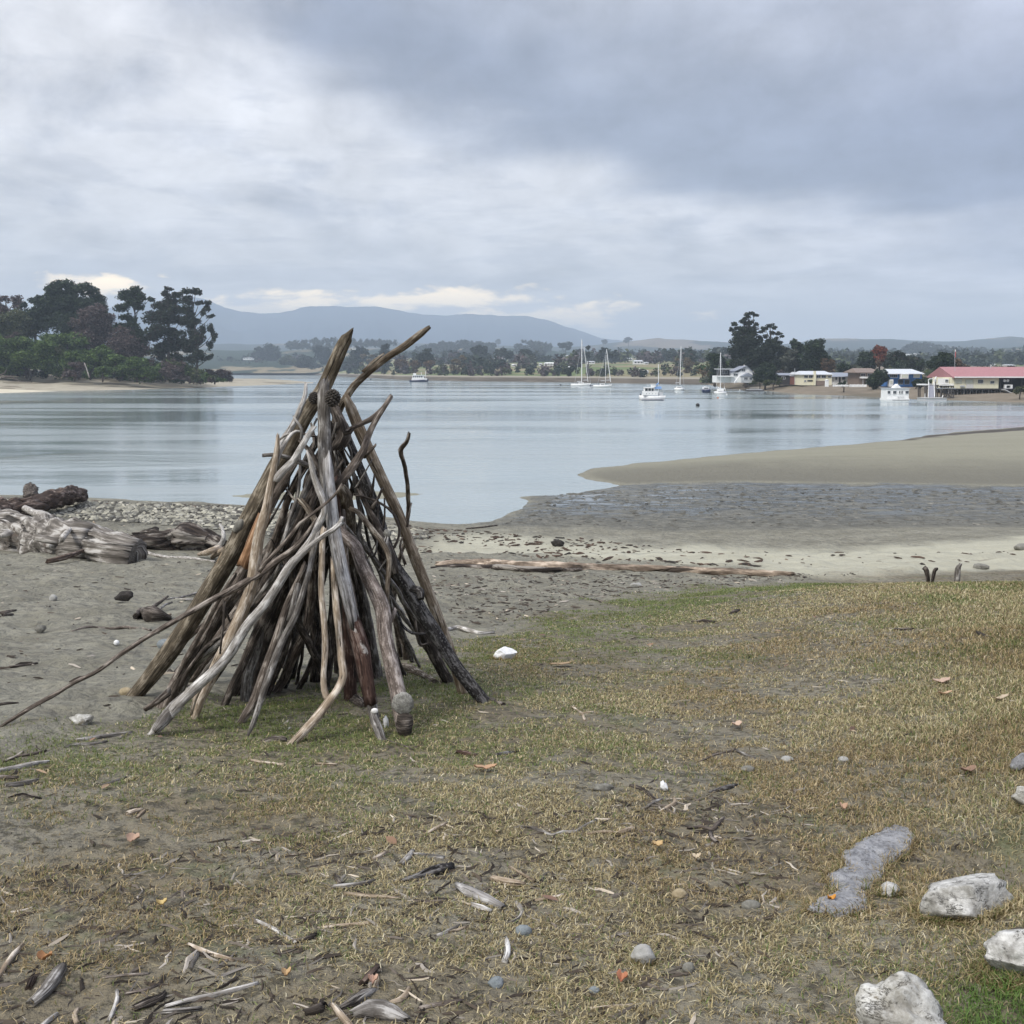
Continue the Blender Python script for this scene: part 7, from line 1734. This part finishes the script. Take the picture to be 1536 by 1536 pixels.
    g.poly([a, b, c, d_, a - [0, 0, .12], b - [0, 0, .12], c - [0, 0, .12], d_ - [0, 0, .12]], [(0, 3, 2, 1), (4, 5, 6, 7), (0, 1, 5, 4), (1, 2, 6, 5), (2, 3, 7, 6), (3, 0, 4, 7)]); g.build("walkway", "grate")
    pts = [(1393, 577), (1393, 570), (1394.5, 568.3), (1399.5, 568.3), (1401, 570), (1401, 577)]
    for (x0, y0), (x1, y1) in zip(pts, pts[1:]): g.rodp(x0, y0, x1, y1, .5, .1)
    g.build("arch", "white")
    f = Px(182, (1398, 601), "float", "low white and grey floating pontoon at the gangway's foot", "pontoon")
    f.box(1382.5, 1413, 597.2, 601.3, -2, 2); f.build("body", "lgrey"); f.box(1382, 1413.5, 596.3, 597.2, -2.1, 2.1); f.build("top", "conc")
    f.rodp(1409.5, 596, 1411, 592.8, .6, -1); f.rodp(1384, 596, 1384, 590, .4, -1); f.build("post", "white")
    p = Px(187, (1403.3, 601), "post_finial", "grey post by the jetty topped by a white teardrop finial", "post")
    p.rodp(1403.3, 602, 1403.3, 571.5, .9, 0); p.build("post", "pileg"); p.rodp(1403.3, 572.4, 1403.3, 569.2, 1.3, 0); p.build("cap", "lgrey")
    Vi, Fi = ICO[2]; V = Vi * np.array([1.0, 1.0, 2.9]) * p.s * (1 - .25 * Vi[:, 2:3]); V[:, 0] += Vi[:, 2] * 1.0 * p.s
    p.poly(V + p.w(1403.4, 566.6), [tuple(q) for q in Fi]); p.build("finial", "white")
    fl = Px(200, (1429, 584), "flagpole", "tall thin flagpole with a red and white flag beside the red roof", "flagpole")
    fl.rodp(1429, 584, 1429, 523.5, .28, -1); fl.build("pole", "lgrey"); fl.box(1429.3, 1430.6, 527.5, 536, -1.02, -.98); fl.build("flag", "flagred"); fl.box(1429.3, 1430.4, 524.5, 527.4, -1.03, -.97); fl.build("pennant", "white")
build_houses()

# ------------------------------------------------------------------ boats
def hull(b, stern, bow, beam, fs, fb, draft=.3, tw=.75, n=9, deckmat=True):
    """loft from stern to bow, points in local metres (x, y)"""
    stern = np.array(stern, float); bow = np.array(bow, float); ax = bow - stern; L = np.linalg.norm(ax); ax /= L; sd = np.array([-ax[1], ax[0]])
    V = []
    prof = [(0, -draft), (.55, -draft * .6), (.86, 0), (.95, .45), (1.0, 1.0)]
    full = [(-w, z) for w, z in prof[::-1]] + [(w, z) for w, z in prof[1:]]
    m = len(full)
    for i in range(n):
        t = i / (n - 1)
        w = beam / 2 * (tw + (1 - tw) * math.sin(math.pi * min(t / .9, .5))) if t < .45 else beam / 2 * max(.02, math.cos((t - .45) / .55 * math.pi / 2) ** .7)
        f = fs + (fb - fs) * t ** 1.6 - .10 * fb * math.sin(math.pi * t)
        for ww, z in full:
            zz = z * f if z > 0 else z
            rake = (z if z > 0 else 0) * .07 * L * t
            c = stern + ax * (L * .93 * t + rake)
            p = c + sd * ww * w
            V.append((p[0], p[1], zz))
    F = []
    for i in range(n - 1):
        for k in range(m - 1): F.append((i * m + k, i * m + k + 1, (i + 1) * m + k + 1, (i + 1) * m + k))
        F.append((i * m + m - 1, i * m, (i + 1) * m, (i + 1) * m + m - 1))
    F.append(tuple(range(m))[::-1])
    b.poly(V, F)
def boat(D, px, py, name, label, cat, group=None):
    b = Px(D, (px, py), name, label, cat, group); return b
def dist_of(py): return float(on_water(768, py)[1])
def build_boats():
    # launch with a white cabin, nearest of the moored boats
    D = dist_of(600.5)
    b = boat(D, 978, 600.5, "cabin_launch", "white wooden cabin launch with portholes, nearest boat in mid channel", "launch"); s = b.s; X = lambda p: (p - 978) * s
    hull(b, (X(961.5), .9), (X(998), -.6), 2.1, 7.5 * s, 7.2 * s, .3, .9); b.build("hull", "white", smooth=True)
    b.box(962, 994, 599.7, 600.6, -1.15, 1.5); b.build("boot_stripe", "navy")
    b.box(964, 986, 586.5, 592.5, -.7, .9); b.box(966, 981, 581.2, 582.2, -.8, 1.0); b.build("cabin", "white")
    for a in (966.3, 971, 975.8, 980): b.box(a, a + .7, 582, 586.6, -.7, .9)
    b.build("cabin_post", "white"); b.box(967, 980, 582.2, 586.5, -.5, .7); b.build("windscreen", "glass")
    b.box(977, 983, 576.5, 580.5, -.4, .6); b.build("flying_bridge", "white"); b.box(976.4, 983.6, 575.8, 576.5, -.5, .7); b.build("bridge_top", "white")
    for a in (969, 973, 978, 983):
        q = b.w(a, 590.5, -.72); b.rod(q, q + [0, .03, 0], .55 * s, 10); b.build("porthole", "glass")
    b.rodp(987.7, 592, 987.7, 546, .45, 0); b.build("mast", "white"); b.box(982, 992, 579.6, 583.4, -.25, .25); b.slab(981.5, 578.5, 988, 573.5, 2, -.2, .2); b.build("sail_cover", "skyblue")
    b.rodp(982, 584, 993, 584.6, .35, 0); b.build("boom", "navy"); b.box(988, 994, 588.5, 594, -.35, .35); b.build("foredeck_hatch", "lgrey")
    b.rodp(994, 594, 989, 587, .2, 0); b.rodp(963, 594, 960, 589, .3, 0); b.rodp(960, 589, 958.8, 600, .2, 0); b.build("rail", "alu"); b.rodp(961, 590, 962, 595, 1.1, .4); b.build("fender", "black")
    def yacht(px, py, hull_px, masts, name, label, cabin=True, cat="yacht", extra=None, freeb=3.4, ends=None):
        D = dist_of(py); b = boat(D, px, py, name, label, cat); s = b.s; X = lambda p: (p - px) * s
        (x0, y0), (x1, y1) = ends or ((hull_px[0], 1.2), (hull_px[1], -1.2))
        hull(b, (X(x0), y0), (X(x1), y1), 2.6, freeb * s, (freeb + 1) * s, .3, .7); b.build("hull", "white", smooth=True)
        if cabin: b.box(px - 4, px + 3, py - freeb - 2.2, py - freeb + .3, -.7, .7); b.build("cabin", "white"); b.box(px - 3.4, px + 2.4, py - freeb - 1.5, py - freeb - .6, -.72, .72); b.build("cabin_window", "glass")
        for (ax_, ay, bx_, by_, r) in masts:
            b.rodp(ax_, ay, bx_, by_, r, 0); m = b.build("mast", "white")
            hh = ay + (by_ - ay) * .62; xx = ax_ + (bx_ - ax_) * .62
            b.rodp(xx - 1.8, hh, xx + 1.8, hh, .16, 0); b.build("spreader", "alu", m)
            b.rodp(ax_ - 1 + 0, ay - 3, ax_ - 7, ay - 2.6, .5, 0); b.build("boom", "lgrey", m)
        for (x0_, y0_, x1_, y1_) in (extra or ()): b.rodp(x0_, y0_, x1_, y1_, .18, 0)
        if extra: b.build("rigging", "alu")
        return b
    b = yacht(872, 579, (858, 886), [(872.5, 575, 872.8, 509, .62), (882, 573, 876, 520, .40)], "large_yacht", "largest white yacht, its tall mast highest of all the boats", extra=[(872.8, 510, 862, 575), (872.8, 510, 886, 574)])
    b.rodp(884.5, 578, 887, 580, 1.1, -1); b.build("dinghy", "navy")
    yacht(904, 581, (892, 917), [(908, 574, 909, 533, .35), (916, 573, 909.8, 524, .55)], "two_masted_yacht", "white two masted yacht right of the largest one", extra=[(909.5, 526, 896, 577)])
    yacht(1018.5, 585.5, (1013, 1026), [(1020, 577, 1021.6, 519.5, .5)], "sloop", "small white sloop seen end on in the middle distance", ends=((1017, -1.5), (1022, 2.2)), extra=[(1021.6, 521, 1014, 579), (1021.6, 521, 1026, 579)])
    b = yacht(1080, 591, (1073, 1087), [(1080.5, 584, 1081, 529, .55)], "moored_yacht", "white yacht seen from the stern, nearest the gabled house", cabin=False, ends=((1079.5, -2), (1080.5, 2)), extra=[(1080.8, 530, 1074, 583), (1080.8, 530, 1087, 583)])
    for q in ((1073.5, 586, 1076, 580), (1086.5, 586, 1084, 580), (1074, 583, 1086, 583), (1075.5, 580.5, 1079, 584)): b.rodp(*q, .35, -1.5)
    b.build("stern_rail", "white"); b.box(1076.5, 1084.5, 583, 587, -1, 1); b.build("cabin", "white")
    D = dist_of(589); b = boat(D, 1058.5, 589, "motor_boat", "small navy blue motor boat with a white cabin top", "motor boat"); s = b.s
    hull(b, (0, -1.2), (.1, 2.0), 1.9, 5.0 * s, 5.6 * s, .3, .95); b.build("hull", "navy", smooth=True); b.box(1054.3, 1062.7, 580.8, 584, -.7, .8); b.gable(1054.3, 1062.7, 580.8, 579.8, -.7, .8); b.build("cabin", "white"); b.box(1055.3, 1061.7, 581.6, 583, -.73, -.703); b.build("windscreen", "glass")
    # houseboat
    D = dist_of(600); b = boat(D, 1342, 600, "houseboat", "white square cabined houseboat with a peaked awning, off the blue house", "houseboat")
    b.box(1325, 1358.5, 597.5, 600.3, -1.8, 1.8); b.build("hull", "white"); b.box(1325.5, 1359, 582.5, 597.5, -1.5, 1.5); b.build("cabin", "white"); b.box(1324.5, 1360, 581.8, 582.6, -1.7, 1.7); b.build("roof", "lgrey")
    for a, c in ((1326.5, 1331), (1334.5, 1340), (1343.5, 1346), (1347, 1349.5), (1353, 1358.5)): b.window(a, c, 585.8, 590.6, -1.5, 'white', 'glass', 0)
    b.gable(1338, 1350.5, 582, 576, -.6, .6, 1344.5); b.rodp(1344.8, 582, 1344.8, 575.2, .3, -.6); b.build("awning", "white")
    b.rodp(1341, 595, 1351, 595, .5, -1.7); b.rodp(1343, 598, 1343, 594.5, .5, -1.7); b.build("rail", "lgrey"); b.box(1333, 1358, 599.4, 600.6, -1.84, 1.84); b.build("waterline_stripe", "dark")
    # small ferry
    D = dist_of(573); b = boat(D, 630, 573, "small_ferry", "small ferry with white decks and dark hull, far left of the yachts", "ferry"); s = b.s; X = lambda p: (p - 630) * s
    hull(b, (X(615.5), .6), (X(643.5), -.6), 4.2, 3.0 * s, 4.2 * s, .4, .85); b.build("hull", "navy", smooth=True)
    b.box(618, 640.5, 567.4, 570.2, -1.5, 1.5); b.box(618.5, 637, 562.6, 563.2, -1.6, 1.6); b.build("deck_house", "white"); b.box(619, 636, 563.2, 567.4, -1.2, 1.2); b.build("saloon", "white")
    for a in (620, 623, 626, 629, 632): b.box(a, a + 1.8, 564, 566.2, -1.23, -1.203)
    b.build("window_row", "glass"); b.box(620, 624, 559.8, 562.6, -.8, .8); b.build("wheelhouse", "white"); b.rodp(638.5, 568, 638.3, 556.5, .4, 0); b.rodp(632, 562.6, 632, 558, .35, 0); b.build("mast", "white"); b.box(622.5, 624, 558, 559.8, -.3, .3); b.build("funnel", "dark")
    # moored pontoon
    D = dist_of(587); b = boat(D, 1132, 587, "moored_barge", "low flat dark barge with a white rail moored off the shore", "barge"); b.box(1119, 1144.5, 585, 587.3, -1, 1); b.build("hull", "dark"); b.box(1120.5, 1143, 584.2, 585, -.9, .9); b.build("deck", "lgrey")
    for x in np.arange(1124, 1140, 3): b.rodp(x, 584.2, x, 581.5, .15, -.8)
    b.rodp(1124, 581.8, 1139, 581.8, .15, -.8); b.build("rail", "white")
    # buoys
    def buoy(px, py, r, mat, label, flat=1.0):
        D = dist_of(py); q = Px(D, (px, py), "mooring_buoy", label, "buoy", "mooring buoys"); Vi, Fi = ICO[3]
        V = Vi * r * q.s * np.array([1, 1, flat]); V[:, 2] += r * q.s * .55
        q.poly(V, [tuple(f) for f in Fi]); q.build("float", mat, smooth=True); q.rod(q.w(px, py) + [0, 0, r * q.s * 1.4], q.w(px, py) + [0, 0, r * q.s * 1.9], r * q.s * .12); q.build("ring", "alu")
    buoy(1046.5, 609.5, 3.0, 'black', "largest black mooring buoy, right of the cabin launch")
    buoy(841, 578, 1.3, 'black', "tiny black buoy left of the largest yacht"); buoy(556, 569.5, 1.3, 'black', "tiny dark buoy right of the tall brown pole's top")
    buoy(1236, 591, 1.9, 'black', "black mooring buoy off the cream house"); buoy(1077, 597, 1.2, 'orange', "small orange buoy in front of the stern on yacht", .7)
    buoy(1090, 592.5, 1.3, 'white', "small white buoy right of the stern on yacht"); buoy(1109.5, 586, 1.1, 'white', "small white buoy below the gabled house"); buoy(692.5, 571, 1.1, 'orange', "pale orange buoy at the far mud edge right of the ferry")
build_boats()
